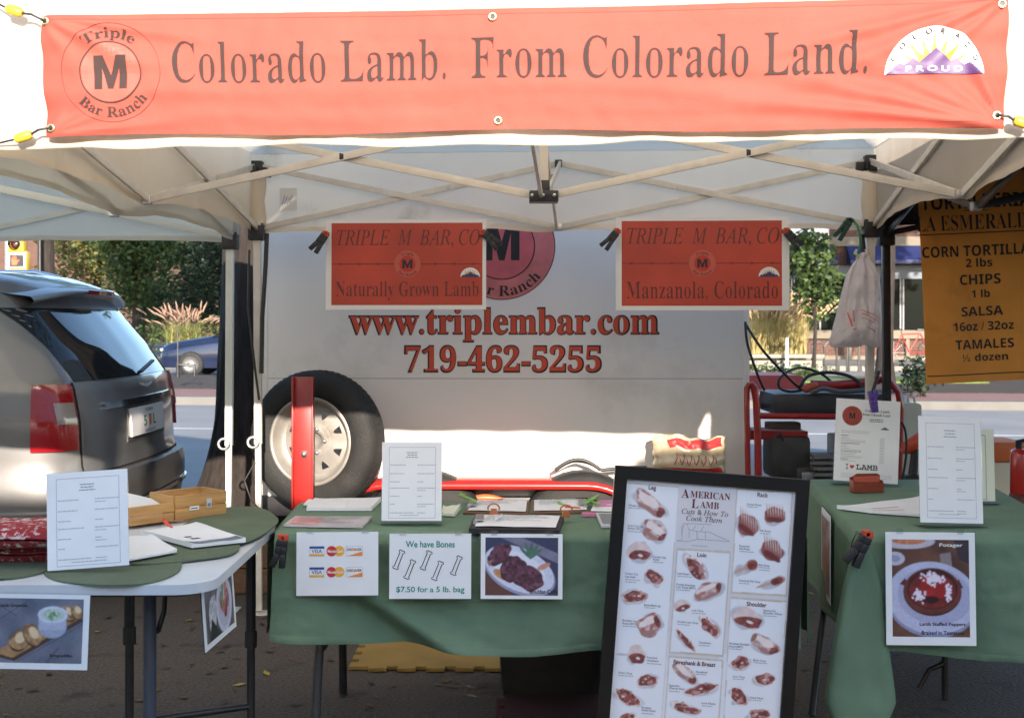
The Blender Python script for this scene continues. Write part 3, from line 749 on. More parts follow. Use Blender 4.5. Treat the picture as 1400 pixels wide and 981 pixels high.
decal("wing_emblem", [(wing(1), M_emb, 0), (wing(-1), M_emb, 0), (disc(0, 1.078, .014), M_emb, 1)], vfr, van, base=.008)
# roof spoiler with the high brake lamp
sp = MB()
def spf(u, v):
    y = -.74 + 1.48 * u; z = 1.60 - .055 * (abs(y) / .74) ** 2.2; x = .31 + .10 * (y / .74) ** 2
    prof = [(.26, .045), (.0, .012), (-.02, -.012), (.0, -.03), (.10, -.04)][int(round(v * 4))]
    return V((VX - x - prof[0], VY - y, z + prof[1]))
sp.grid(spf, 30, 4, M_van); spo = sp.build("spoiler", van)
bl = MB(); bl.grid(lambda u, v: V((VX - (.286 + .10 * ((-.22 + .44 * u) / .74) ** 2), VY - (-.22 + .44 * u), 1.578 + .022 * v)), 10, 1, M_taillens); bl.build("brake_lamp", spo)
wp = MB(); wp.bar(vpt(0, 1.15, .015), vpt(-.42, 1.20, .012), .02, .012, M_black); wp.build("wiper", van)
for x in (.98, 4.05):
    for s_ in (-1, 1):
        w = MB(); M4 = Matrix.Translation((VX - x, VY - s_ * .90, .34)) @ Matrix.Rotation(R(90 * s_), 4, 'X')
        w.lathe([(0, -.12), (.33, -.12), (.345, -.08), (.345, .08), (.32, .105), (.22, .105)], M4, M_rubber, 32); wo = w.build("wheel", van)
        w = MB(); w.lathe([(.22, .10), (.21, .06), (.07, .09), (0, .1)], M4, M_rim, 32); w.build("rim", wo)
rk = MB()
for s_ in (-.6, .6): rk = MB(); rk.tube([V((VX - .75, VY - s_, 1.69)), V((VX - .9, VY - s_, 1.725)), V((VX - 2.6, VY - s_, 1.735)), V((VX - 2.75, VY - s_, 1.70))], .018, M_chrome, 8); rk.build("roof_rail", van)
# unseen trucks added behind the viewer to keep the low sun off the tables
M_truck = mat("truck_white", (.62, .62, .62), .5, var=.05)
def box_truck(label, x0, x1, top, y1, cab):
    t = thing("box_truck", label, "truck", ((x0 + x1) / 2, y1 - 1.2, 0), "box trucks behind the viewer")
    m_ = MB(); m_.box(((x0 + x1) / 2, y1 - 1.2, (top + .9) / 2), (x1 - x0, 2.4, top - .9), M_truck); m_.build("cargo_box", t, bevel=.03)
    m_ = MB(); m_.box(((x0 + x1) / 2, y1 - 1.2, .72), (x1 - x0 - .3, 2.0, .3), M_black); m_.build("chassis", t, bevel=.02)
    for x in (x0 + 1, x0 + 2.1, x1 - 1.2):
        for y in (y1 - .15, y1 - 2.25):
            w = MB(); w.lathe([(0, -.14), (.46, -.14), (.48, 0), (.46, .14), (0, .14)], Matrix.Translation((x, y, .48)) @ Matrix.Rotation(R(90), 4, 'X'), M_rubber, 24); w.build("wheel", t)
    m_ = MB(); m_.box(((x1 + .75) if cab > 0 else (x0 - .75), y1 - 1.2, 1.35), (1.4, 2.1, 1.7), M_truck); m_.build("cab", t, bevel=.12)
box_truck("plain white box truck standing behind the viewer on the left", -9.0, 2.10, 3.42, -4.0, -1)
box_truck("taller plain white box truck behind the viewer on the right", 2.15, 12.0, 3.74, -4.0, 1)
# ------------------------------------------------------------------ canopy tents
TA = R(4.2); TCX, TCY = .115, 4.54; TH = 1.475; EAVE, TRT, TRB = 2.25, 2.19, 1.885
def tl(x, y, z):                               # tent floor plan -> world
    return V((TCX + x * math.cos(TA) + y * math.sin(TA), TCY - x * math.sin(TA) + y * math.cos(TA), z))
def make_tent(label, ox, oy, dz, canvas, barm, group, hang=0., vb=1.868, vbf=1.868, bagged=True, seed=1):
    rng = random.Random(seed)
    P = lambda x, y, z: tl(x + ox, y + oy, z + dz)
    t = thing("canopy_tent", label, "canopy tent", P(0, 0, -dz), group)
    H = TH + .02; pk = 3.15
    mb = MB()
    for k in range(4):
        ca, sa = [(1, 0), (0, 1), (-1, 0), (0, -1)][k]
        def fn(u, v):
            w = (1 - v) * H; x = (2 * u - 1) * w; y = w
            zz = EAVE + (pk - EAVE) * v - .05 * math.sin(math.pi * v) * (1 - abs(2 * u - 1) ** 2) + .006 * math.sin(math.pi * v) * noise.noise(V((x * 4, y * 4, k + seed)))
            return P(x * ca - y * sa, x * sa + y * ca, zz)
        mb.grid(fn, 24, 14, canvas)
    mb.build("roof", t, weld=True)
    names = {0: "back", 1: "left", 2: "front", 3: "right"}
    for k in range(4):
        ca, sa = [(1, 0), (0, 1), (-1, 0), (0, -1)][k]
        def fn(u, v):
            x = (2 * u - 1) * H; q = abs(math.sin(math.pi * u * 2))
            bot = (vb if k != 2 else vbf) + .045 * q ** .8 * (1 if k in (1, 3) else .25 if k == 0 else .10) + .012 * noise.noise(V((u * 14, k * 3.1, seed)))
            z = EAVE + .005 + (bot - EAVE - .005) * v; cq = 1 - abs(2 * u - 1) ** 10
            y = H - .002 + .006 * v + .02 * v * cq * noise.noise(V((x * 3.2, v * .8, k * 5 + seed))) + .008 * v * cq * noise.noise(V((x * 11, v, k + seed)))
            return P(x * ca - y * sa, x * sa + y * ca, z)
        mb = MB(); mb.grid(fn, 90, 10, canvas); vo = mb.build("valance", t)
        hm = MB()
        hm.grid(lambda u, v: fn(u, 1) + (fn(u, .9) - fn(u, 1)).normalized() * (.024 * v - .002) + (P(0, 0, 0) - P(-sa * .004, ca * .004, 0)), 90, 1, canvas); hm.build("hem", vo)
    for sx in (-1, 1):
        for sy in (-1, 1):
            lg = MB(); a = P(sx * TH, sy * TH, TRT - .03); b = P(sx * (TH - .012), sy * TH, 0.02 - dz)
            lg.bar(a.lerp(b, 0), a.lerp(b, .62), .036, .036, barm, (0, 1, 0)); lg.bar(a.lerp(b, .60), b, .028, .028, barm, (0, 1, 0)); lo = lg.build("leg", t, bevel=.003)
            ft = MB(); ft.box(b + V((0, 0, -.012)), (.11, .09, .008), barm); ft.build("foot", lo)
            rg = MB(); q = a.lerp(b, .615); rg.tube([q + V((-.02, -.03, 0)) + V((.026 * math.cos(w), 0, .026 * math.sin(w))) for w in np.linspace(0, 2 * math.pi, 17)], .007, M_steel, 6); rg.build("pull_ring", lo)
            cb = MB(); cb.box(a + V((0, 0, .02)), (.062, .062, .07), M_black); cb.box(a + (P(0, sy * TH, TRT) - P(sx * TH, sy * TH, TRT)).normalized() * .045, (.05, .03, .05), M_black)
            cb.box(a + (P(sx * TH, 0, TRT) - P(sx * TH, sy * TH, TRT)).normalized() * .045, (.03, .05, .05), M_black); cb.build("corner_bracket", t, bevel=.005)
            sb = MB(); q = P(sx * TH, sy * TH, TRB - .015); sb.box(q, (.075, .07, .085), M_black); sb.build("slider_bracket", t, bevel=.006)
            # gathered sleeve hanging over the top of the leg
            sl = MB()
            sl.grid(lambda u, v: P(sx * TH, sy * TH, TRT - .05 - .24 * v) + V((.042 * math.cos(2 * math.pi * u) * (1 + .12 * math.sin(6 * u + 9 * v)), .042 * math.sin(2 * math.pi * u), 0)), 16, 6, canvas, True, True); sl.build("leg_sleeve", t)
    def bar(a, b, off):
        m_ = MB(); d = (b - a); n_ = V((d.y, -d.x, 0)).normalized() * off
        m_.bar(a + n_, b + n_, .012, .028, barm); return m_.build("truss_bar", t, bevel=.002)
    def joint(p, s=.03, m=None):
        m_ = MB(); m_.box(p, (s, s * 1.1, s), m or M_black); m_.build("joint", t, bevel=.004)
    mids = []
    for ca, sa in [(1, 0), (0, 1), (-1, 0), (0, -1)]:
        Q = lambda x, z: P(x * ca - TH * sa, x * sa + TH * ca, z)
        for s_ in (-1, 1):
            bar(Q(s_ * TH, TRT), Q(0, TRB), .008); bar(Q(s_ * TH, TRB), Q(0, TRT), -.008); joint(Q(s_ * TH * .5, (TRT + TRB) / 2), .02, M_steel)
        joint(Q(0, TRT), .034); joint(Q(0, TRB), .034, M_steel)
        mid = P(-TH * sa, TH * ca, 0); c = P(0, 0, 0)          # inner truss, middle of the side to the hub
        up = V((0, 0, 1))
        bar(mid + up * TRB, c + up * TRT, .008); bar(mid + up * TRT, c + up * TRB, -.008); joint(mid.lerp(c, .5) + up * (TRT + TRB) / 2, .026)
    cp = MB(); cp.bar(P(0, 0, TRB - .02), P(0, 0, pk - .03), .034, .034, barm, (0, 1, 0)); cp.build("center_pole", t, bevel=.003)
    for z in (TRB, TRT):
        hb = MB(); hb.box(P(0, 0, z), (.105, .075, .042), M_black); hb.box(P(0, 0, z + .035), (.044, .044, .05), M_black); ho = hb.build("hub", t, bevel=.005)
        sc = MB()
        for dx in (-.04, 0, .04): sc.lathe([(.007, 0), (.006, .004), (0, .005)], Matrix.Translation(P(dx, -.0385, z + .003)) @ Matrix.Rotation(R(90), 4, 'X'), M_steel, 10)
        sc.build("screw", ho)
    return t
G_T = "canopy tents in a row"
tent = make_tent("white canopy tent over the stall with the long red banner", 0, 0, 0, M_canvas, M_bar, G_T, seed=1)
make_tent("neighbouring white canopy tent on the left over the van", -3.10, .06, -.04, M_canvas2, mat("frame_grey_white", (.62, .64, .60), .45, var=.06, vscale=9), G_T, seed=4, vbf=1.64)
make_tent("black canopy tent on the right over the tortilla stall", 3.05, .15, -.03, M_black_canvas, M_blackmetal, G_T, seed=6, vb=1.925, vbf=1.74)
# faded print on the back valance and straps on the back left leg
m_ = MB(); lx = tl(-TH + .16, TH - .004, 0)
def bvf(x, y, t=0): return tl(-TH + .12 + x, TH - .022 - t, 1.97 + y)
dec = decal("maker_patch", [(rect(0, 0, .085, .11), mat("patch_vinyl", (.66, .65, .62), .5), 0)] + [(stroke([(.012 + k * .012, .03 + .004 * (k % 2)), (.026 + k * .012, .075 - .006 * (k % 3))], .006), mat("faded_blue_ink", (.40, .38, .46), .6), 1) for k in range(4)], bvf, tent, base=.004)
m_ = MB(); q = tl(-TH, TH, 0)
m_.tube([q + V((.055, -.03, 1.86)), q + V((.05, -.04, 1.70)), q + V((.034, -.04, 1.45)), q + V((.03, -.04, 1.18))], .011, M_black, 6)
m_.tube([q + V((-.03, -.035, 1.78)), q + V((-.035, -.04, 1.50)), q + V((.0, -.045, 1.2)), q + V((.02, -.045, 1.05))], .006, M_black, 6)
m_.tube([q + V((.0, -.04, .75)), q + V((-.05, -.05, .66)), q + V((-.02, -.05, .57)), q + V((.02, -.04, .52))], .004, M_black, 6)
m_.build("tie_strap", tent)
m_ = MB(); q2 = tl(TH, TH, 0); m_.tube([q2 + V((-.05, -.02, 1.84)), q2 + V((-.03, -.03, 1.68)), q2 + V((-.015, -.03, 1.56))], .012, M_black, 6); m_.tube([q2 + V((.03, -.03, 1.2)), q2 + V((-.02, -.04, 1.05)), q2 + V((-.02, -.04, .8))], .008, M_black, 6); m_.build("tie_strap", tent)

# ------------------------------------------------------------------ the banner across the front
def on_plane(px, py, yl):                      # where a view ray meets the sheet local y = yl
    d = W(px, py, 1) - V((0, 0, CH)); n_ = V((math.sin(TA), math.cos(TA), 0)); o = tl(0, yl, 0)
    return V((0, 0, CH)) + d * ((o - V((0, 0, CH))).dot(n_) / d.dot(n_))
BY = -TH - .042
bTL, bTR, bBL, bBR = on_plane(57, 23, BY), on_plane(1379, -4, BY), on_plane(65, 189, BY), on_plane(1371, 178, BY)
BWd, BHt = ((bTR + bBR) - (bTL + bBL)).length / 2, ((bTL + bTR) - (bBL + bBR)).length / 2
bn = V((-math.sin(TA), -math.cos(TA), 0))
CRE = [(0, 1, 1, -.50, .30, .0055, .020), (0, 1, 1, -.16, .55, .004, .016), (0, 1, 1, -1.5, .16, .0035, .016), (0, 0, 1, .42, .22, .004, .014), (0, 0, 1, 1.3, .16, .003, .014), (0, 0, 1, .10, .4, .003, .012),
       (1, 1, -1, -.42, .50, .0055, .018), (1, 1, -1, -.22, .60, .005, .016), (1, 1, -1, -.85, .28, .004, .014), (1, 0, -1, .12, .70, .006, .014), (1, 0, -1, .26, .55, .006, .016), (1, 0, -1, .75, .2, .006, .012), (1, 0, -1, 1.9, .22, .006, .012), (1, 0, -1, .48, .35, .004, .012)]
def banner(x, y, t=0):
    u, v = x / BWd, y / BHt
    p = (bBL * (1 - u) + bBR * u) * (1 - v) + (bTL * (1 - u) + bTR * u) * v
    p = p + V((0, 0, -.006 * math.sin(math.pi * u) * (v - .5) * 2 + .004 * math.sin(5 * math.pi * u) * (1 - v)))
    h = .012 * math.sin(math.pi * min(max(v, 0), 1)) * .6 + .006 * noise.noise(V((u * 9, v * 1.6, 2)))
    h += .0045 * noise.noise(V((u * 5 + v * 1.1, v * 7, 7))) + .0015 * noise.noise(V((x * 26, y * 26, 3)))
    for cx, cy, sx, sl, ln, amp, wd in CRE:     # creases that fan out of the corner eyelets
        qx, qy = (x - cx * BWd) * sx, y - cy * BHt
        if qx < -.03: continue
        al = (qx + qy * sl) / math.hypot(1, sl); d = (qy - qx * sl) / math.hypot(1, sl); al = max(al, 0)
        w_ = wd * (.35 + al / ln * 1.5)
        h += amp * math.exp(-(d / w_) ** 2) * math.exp(-(al / ln) ** 2) * min(1, al / .05) * 2.7
    edge = min(u, 1 - u) * BWd
    h += .006 * math.sin(y * 52 + 1) * math.exp(-edge / .03)
    h -= .015 * math.exp(-edge / .02) * (1 - math.sin(math.pi * min(max(v, 0), 1)) * .4)
    return p + bn * (h + .012 + t)
bt = thing("banner", "long red vinyl banner with grey lettering hung on the tent's front", "banner", (bBL + bBR) / 2)
mb = MB(); mb.grid(lambda u, v: banner(u * BWd, v * BHt), 300, 60, M_redvinyl); bo = mb.build("sheet", bt)
m_ = MB()
for f0, f1 in ((.955, 1.0), (0, .045)): m_.grid(lambda u, v: banner(u * BWd, (f0 + (f1 - f0) * v) * BHt, .0012), 260, 2, M_redvinyl)
m_.build("hem", bt)
def bu(px): return (px - 60) / 1314 * BWd
X0 = bu(248)
decal("lettering", [(text_fit("Colorado Lamb.", 'b', bu(248), BHt * .415, bu(628), BHt * .765, 0, 1.03, .020), M_letter, 0)], banner, bt, cuts=.011, base=.0018, step=.0010)
decal("lettering", [(text_fit("From Colorado Land.", 'b', bu(663), BHt * .415, bu(1191), BHt * .765, 0, 1.03, .020), M_letter, 0)], banner, bt, cuts=.011, base=.0018, step=.0010)
ex, ey, er = bu(160), BHt * .515, .1265
decal("ranch_emblem", [(ring(ex, ey, er - .0012, er), M_letter, 0), (disc(ex, ey, er * .60), mat("banner_deep_red", (.60, .075, .05), .55), 0), (ring(ex, ey, er * .595, er * .625), M_letter, 1),
                       (block_m(ex - .042, ey - .043, ex + .042, ey + .043), M_letter, 1),
                       (text_arc("Triple", 'b', ex, ey, er * .71, 91, .026, 1.25), M_letter, 1), (text_arc("Bar Ranch", 'b', ex, ey, er * .90, 272, .026, 1.2, True), M_letter, 1)], banner, bt, cuts=.011, base=.0018, step=.0010)
def proud(x0, y0, w, h, L=0, cap=True, small=False):
    """half-round badge: white sky, yellow rays, purple peaks"""
    cx = x0 + w / 2; r = w / 2; k = h / r
    S_ = [(disc(cx, y0, r, h, 40, 0, 0, 180), M_white, L)]
    nr = 9
    for i in range(nr):
        a = R(14 + 152 * i / (nr - 1)); a0, a1 = a - R(9.5), a + R(9.5); rr = r * (.86 if i % 2 == 0 else .80)
        S_.append((poly([(cx + r * .44 * math.cos(a0), y0 + r * .44 * k * math.sin(a0)), (cx + rr * math.cos(a), y0 + rr * k * math.sin(a)), (cx + r * .44 * math.cos(a1), y0 + r * .44 * k * math.sin(a1))][::-1]), M_yellow, L + 1))
    S_.append((disc(cx, y0, r * .46, r * .46 * k, 24, 0, 0, 180), M_yellow, L + 1))
    pk = [(-1, 0), (1, 0), (.72, .25), (.62, .20), (.46, .34), (.34, .27), (.03, .56), (-.32, .25), (-.45, .34), (-.62, .20), (-.73, .25)]
    S_.append((poly([(cx + r * .985 * a, y0 + h * b) for a, b in pk]), M_purple if not small else M_blueink, L + 2))
    if cap:
        S_ += [(text_fit("P R O U D", 'a', cx - r * .58, y0 + h * .05, cx + r * .58, y0 + h * .17, .016), M_white, L + 3)]
        A = "COLORADO"
        S_ += [(text_arc(c, 'a', cx, y0, r * .84, 158 - 136 * i / 7, h * .11, 1., False, .014), M_letter, L + 3) for i, c in enumerate(A)]
    return S_
decal("state_badge", proud(bu(1214), BHt * .405, bu(1341) - bu(1214), BHt * .36), banner, bt, cuts=.006, base=.0018, step=.0010)
def eyelet(p, n_, parent, r=.011):
    m_ = MB(); M4 = Matrix.Translation(p) @ n_.to_track_quat('Z', 'Y').to_matrix().to_4x4()
    m_.lathe([(r, 0), (r * .95, .003), (r * .6, .0035), (r * .45, .001), (r * .45, -.002)], M4, M_brass, 20); m_.lathe([(r * .45, .0006), (0, .0006)], M4, M_dark, 14); m_.build("grommet", parent)
for x, y in ((.016, BHt - .016), (.018, .022), (BWd - .022, .03), (BWd - .02, BHt - .02), (bu(692), BHt - .022), (bu(699), .022)): eyelet(banner(x, y, .003), bn, bt)
M_ball = mat("yellow_bungee", (.70, .42, .035), .4, var=.1)
for px, py, x, y, lab in ((20, 15, .016, BHt - .016, "yellow toggle of the bungee cord at the banner's top left corner"), (32, 187, .018, .022, "yellow toggle of the bungee cord at the banner's bottom left corner"),
                          (1398, 168, BWd - .022, .03, "yellow toggle of the bungee cord at the banner's bottom right corner"), (1402, 6, BWd - .02, BHt - .02, None)):
    if lab is None: continue
    a = on_plane(px, py, BY - .02); b = banner(x, y, .006); t = thing("bungee_cord", lab, "bungee cord", a, "bungee cords holding the banner")
    d = (b - a).normalized(); m_ = MB(); m_.tube([a - d * .022, a - d * .015, a + d * .015, a + d * .022], [.008, .0125, .0125, .008], M_ball, 12); m_.build("toggle", t)
    m_ = MB(); m_.tube([a + d * .02, a.lerp(b, .55) + V((0, 0, .005)), b + bn * .004, b - bn * .012], .0032, M_black, 6); m_.tube([a - d * .02, a - d * .08 + V((0, .02, .01)), a - d * .2 + V((0, .05, .02))], .0028, M_black, 6); m_.build("cord", t)

# ------------------------------------------------------------------ spring clamps
def clamp(px, py, D, ang, lab, col=M_black, tip=None, L=.105, facing=0):
    """a spring clamp: two handles, jaws and a coloured tip; ang = direction of the tip in the view"""
    c = W(px, py, D); t = thing("spring_clamp", lab, "clamp", c, "spring clamps")
    a = R(ang); d = V((math.cos(a), 0, math.sin(a))); n_ = V((-math.sin(a), 0, math.cos(a))); y = V((0, 1, 0))
    if facing: Mz = Matrix.Rotation(R(facing), 3, 'Z'); d, n_, y = Mz @ d, Mz @ n_, Mz @ y
    for s_ in (-1, 1):
        m_ = MB(); q = [c - d * L * .55 + n_ * s_ * (.013 + .006 * (s_ > 0)) * L / .1, c - d * L * .1 + n_ * s_ * .009 * L / .1, c + d * L * .15 + n_ * s_ * .009 * L / .1, c + d * L * .36 + n_ * s_ * .007 * L / .1]
        for k in range(3): m_.bar(q[k], q[k + 1], .026 * L / .1, .019 * L / .1, col, n_)
        m_.build("handle", t, bevel=.003)
        m_ = MB(); m_.box(c + d * L * .43 + n_ * s_ * .005, (.022 * L / .1, .024 * L / .1, .018 * L / .1), tip or mat("clamp_tip_orange", (.55, .06, .02), .5)); m_.build("jaw_tip", t, bevel=.003)
    m_ = MB(); m_.lathe([(.012, -.012), (.012, .012)], Matrix.Translation(c) @ y.to_track_quat('Z', 'X').to_matrix().to_4x4(), M_steel, 14); m_.build("spring", t)
    return t

# ------------------------------------------------------------------ the two red signs clipped to the back valance
def stall_sign(name, lab, x0, y0, x1, y1, rx0, ry0, rx1, ry1, line2, D=5.86):
    k = D / FPX; fr = Frame(W(x0, y1, D), (math.cos(R(-3.0)), math.sin(R(-3.0)), 0), (0, .02, 1))
    w, h = (x1 - x0) * k, (y1 - y0) * k; t = thing(name, lab, "sign", fr(w / 2, 0))
    m_ = MB(); m_.prism([(0, 0), (w, 0), (w, h), (0, h)], fr, -.006, 0, M_white); m_.build("panel", t)
    a, b, c, d = (rx0 - x0) * k, (y1 - ry1) * k, (rx1 - x0) * k, (y1 - ry0) * k
    decal("red_print", [(rect(a, b, c, d), M_redprint, 0)], fr, t)
    W_, H_ = c - a, d - b; mx, my = a + W_ * .505, b + H_ * .50; r = .062
    ln = mat("brown_print_line", (.10, .02, .012), .5)
    shp = [(rect(a, my - .0016, mx - r, my + .0016), ln, 1), (rect(mx + r, my - .0016, c, my + .0016), ln, 1)]
    for q in np.linspace(.06, .94, 8):
        x = a + W_ * q
        if abs(x - mx) > r + .01: shp += [(stroke([(x - .006, my - .007), (x + .006, my + .007)], .0022), ln, 1), (stroke([(x - .006, my + .006), (x + .006, my - .006)], .0022), ln, 1)]
    decal("barbed_wire", shp, fr, t)
    decal("lettering", [(text_fit("TRIPLE  M  BAR, CO", 'i', a + W_ * .035, b + H_ * .70, a + W_ * .985, b + H_ * .92), M_maroon, 1)], fr, t)
    decal("lettering", [(text_fit(line2, 'b', a + W_ * .03, b + H_ * .055, a + W_ * .975, b + H_ * .29, 0, 1.03, .016), M_maroon, 1)], fr, t)
    decal("emblem", [(disc(mx, my, r), mat("emblem_pale_red", (.52, .10, .06), .5), 1), (disc(mx, my, r * .62), mat("emblem_red", (.50, .03, .02), .5), 2), (block_m(mx - .024, my - .02, mx + .024, my + .02), M_dark, 3),
                     (text_arc("Triple", 'b', mx, my, r * .70, 90, .013, 1.2), M_maroon, 2), (text_arc("Bar Ranch", 'b', mx, my, r * .93, 270, .013, 1.2, True), M_maroon, 2)], fr, t)
    decal("state_badge", proud(a + W_ * .855, b + H_ * .34, W_ * .13, H_ * .115, 1, False, True), fr, t)
    return t
stall_sign("hanging_sign", "red sign reading Naturally Grown Lamb clipped to the back valance", 445, 300, 665, 423, 453, 305, 660, 417, "Naturally Grown Lamb")
stall_sign("hanging_sign", "red sign reading Manzanola, Colorado clipped to the back valance", 842, 297, 1077, 424, 850, 302, 1067, 418, "Manzanola, Colorado")
clamp(438, 330, 5.82, 55, "black clamp with red tip at the left edge of the Naturally Grown Lamb sign")
clamp(670, 326, 5.82, 140, "black clamp with red tip at the right edge of the Naturally Grown Lamb sign")
clamp(836, 326, 5.80, 52, "black clamp with red tip at the left edge of the Manzanola sign")
clamp(1083, 325, 5.80, 132, "black clamp with red tip at the right edge of the Manzanola sign")

# ------------------------------------------------------------------ the white enclosed trailer
TR = thing("cargo_trailer", "white enclosed trailer with red lettering and red fender behind the tables", "trailer", (-.04, 7.5, 0))
TD = 6.70; ta = R(-1.0)
tfr = Frame(W(362, 437, TD), (math.cos(ta), math.sin(ta), 0)); TWd = (1018 - 362) * TD / FPX
tz = lambda py: -(py - 437) * TD / FPX       # height on the trailer's face above eye level
mb = MB(); z_lo, z_hi = .50 - CH, 2.28 - CH
mb.prism([(0, z_lo), (TWd, z_lo), (TWd, tz(517) - .0015), (0, tz(517) - .0015)], tfr, -1.75, 0, M_trailer)
mb.prism([(0, tz(517) + .0015), (TWd, tz(517) + .0015), (TWd, z_hi), (0, z_hi)], tfr, -1.75, 0, M_trailer)
mb.build("body", TR, bevel=.006)
m_ = MB(); m_.prism([(.004, tz(517) - .0014), (TWd - .004, tz(517) - .0014), (TWd - .004, tz(517) + .0014), (.004, tz(517) + .0014)], tfr, -1.746, -.003, mat("seam_grey", (.2, .19, .18), .6)); m_.build("seam", TR)
for x in (0, TWd):
    m_ = MB(); m_.bar(tfr(x, z_lo, -.01), tfr(x, z_hi, -.01), .034, .034, M_trailer, (0, 1, 0)); m_.build("corner_trim", TR, bevel=.008)
    q = 0
m_ = MB()
for py in (510, 524):
    for k in range(42): m_.lathe([(.0045, 0), (.003, .0018), (0, .0022)], Matrix.Translation(tfr(.05 + (TWd - .1) * k / 41, tz(py), .0)) @ Matrix.Rotation(R(90), 4, 'X'), M_trailer, 8)
m_.build("rivet_row", TR)
def tp(px, py): return ((px - 362) * TD / FPX, tz(py))
def tbox(s, st_, x0, y0, x1, y1, **k): a, b = tp(x0, y1), tp(x1, y0); return text_fit(s, st_, a[0], a[1], b[0], b[1], **k)
web = tbox("www.triplembar.com", 'b', 479, 421, 898, 466, off=.0); webo = tbox("www.triplembar.com", 'b', 476.5, 419, 900.5, 468, off=.024)
tel = tbox("719-462-5255", 'b', 555, 473, 820, 507); telo = tbox("719-462-5255", 'b', 552.5, 471, 822.5, 509.5, off=.026)
decal("lettering", [(webo, M_dark, 0), (web, M_orangered, 1)], tfr, TR, base=.001, step=.0008)
decal("lettering", [(telo, M_dark, 0), (tel, M_orangered, 1)], tfr, TR, base=.001, step=.0008)
mx, my = tp(686, 337); r = 73 * TD / FPX
decal("ranch_emblem", [(disc(mx, my, r), M_pinkred, 0), (ring(mx, my, r - .004, r), M_dark, 1), (disc(mx, my, r * .62), mat("pink_red_deep", (.60, .11, .12), .5, var=.15, vscale=9), 1), (ring(mx, my, r * .605, r * .625), M_dark, 2),
                       (block_m(mx - .095, my - .075, mx + .095, my + .16), M_dark, 2), (text_arc("Triple", 'b', mx, my, r * .70, 90, .06, 1.2), M_dark, 1),
                       (text_arc("Bar Ranch", 'b', mx, my, r * .93, 275, .058, 1.15, True), M_dark, 1)], tfr, TR, base=.001, step=.0008)
# tandem fender: flat top with rounded ends
FD = -.0
def fend_prof():
    zt = tz(650); xa, xb = tp(470, 0)[0], tp(866, 0)[0]; P = []
    for k in range(9): a = R(180 - 90 * k / 8); P.append((xa + .26 + .26 * math.cos(a), zt - .19 + .19 * math.sin(a)))
    for k in range(9): a = R(90 - 90 * k / 8); P.append((xb - .26 + .26 * math.cos(a), zt - .19 + .19 * math.sin(a)))
    return P
FP = fend_prof()
m_ = MB(); n = len(FP)
A = [tfr(x, z, .002) for x, z in FP]; B = [tfr(x, z, .255) for x, z in FP]; C_ = [tfr(x, z - .035, .262) for x, z in FP]; D_ = [tfr(x, z - .034, .24) for x, z in FP]
m_.raw(A + B + C_ + D_, [(k * n + i, k * n + i + 1, (k + 1) * n + i + 1, (k + 1) * n + i) for k in range(3) for i in range(n - 1)], M_redpaint, True); m_.build("fender", TR)
for px in (585, 795):
    x = tp(px, 0)[0]; M4 = Matrix.Translation(tfr(x, .325 - CH, .12)) @ Matrix.Rotation(R(90), 4, 'X')
    w = MB(); w.lathe([(.0, -.10), (.31, -.10), (.325, -.06), (.325, .06), (.30, .10), (.20, .10)], M4, M_rubber, 40); wo = w.build("wheel", TR)
    w = MB(); w.lathe([(.20, .098), (.19, .04), (.07, .06), (0, .06)], M4, M_rim, 32); w.build("rim", wo)
m_ = MB(); M4 = tfr
m_.grid(lambda u, v: tfr(tp(640 + 50 * u, 0)[0], tz(676) + .02 * math.sin(math.pi * u) * (2 * v - 1), .10 + .01 * math.sin(math.pi * v)), 14, 4, mat("red_reflection", (.52, .10, .03), .35)); m_.build("reflection_blob", TR)  # red bulge under the fender stands in for a reflection
m_ = MB()
for y in (.05, -1.75): m_.bar(tfr(.0, -.99, y - .02), tfr(TWd + .9, -.99, y - .02), .06, .10, M_blackmetal)
for x in (0., .9, 1.8, TWd): m_.bar(tfr(x, -.99, .03), tfr(x, -.99, -1.77), .06, .08, M_blackmetal)
m_.bar(tfr(TWd + .85, -.99, .03), tfr(TWd + .85, -.99, -1.77), .06, .10, M_blackmetal)
m_.build("chassis", TR, bevel=.005)
m_ = MB(); m_.prism([(TWd + .02, -.94), (TWd + .86, -.94), (TWd + .86, -.925), (TWd + .02, -.925)], tfr, -1.7, .0, M_blackmetal); m_.build("deck", TR)
# red post that carries the spare wheel
m_ = MB(); pc = W(415, 437, 6.18); hw = .053
zt, zb = W(415, 515, 6.18).z, .42
for a, b in ((V((-hw, 0, 0)), V((hw, .006, 0))),): m_.box((pc.x, pc.y, (zt + zb) / 2), (2 * hw, .006, zt - zb), M_redpaint)
for s_ in (-1, 1): m_.box((pc.x + s_ * (hw - .004), pc.y - .022, (zt + zb) / 2), (.008, .037, zt - zb), M_redpaint)
m_.box((pc.x, pc.y + .15, .46), (2 * hw, .30, .08), M_redpaint)
po = m_.build("spare_post", TR, bevel=.002)
m_ = MB(); m_.lathe([(.018, 0), (.018, .012), (.009, .012), (.009, .022), (0, .022)], Matrix.Translation((pc.x + .005, pc.y - .003, W(0, 620, 6.18).z)) @ Matrix.Rotation(R(90), 4, 'X'), M_steel, 6); m_.build("bolt", po)
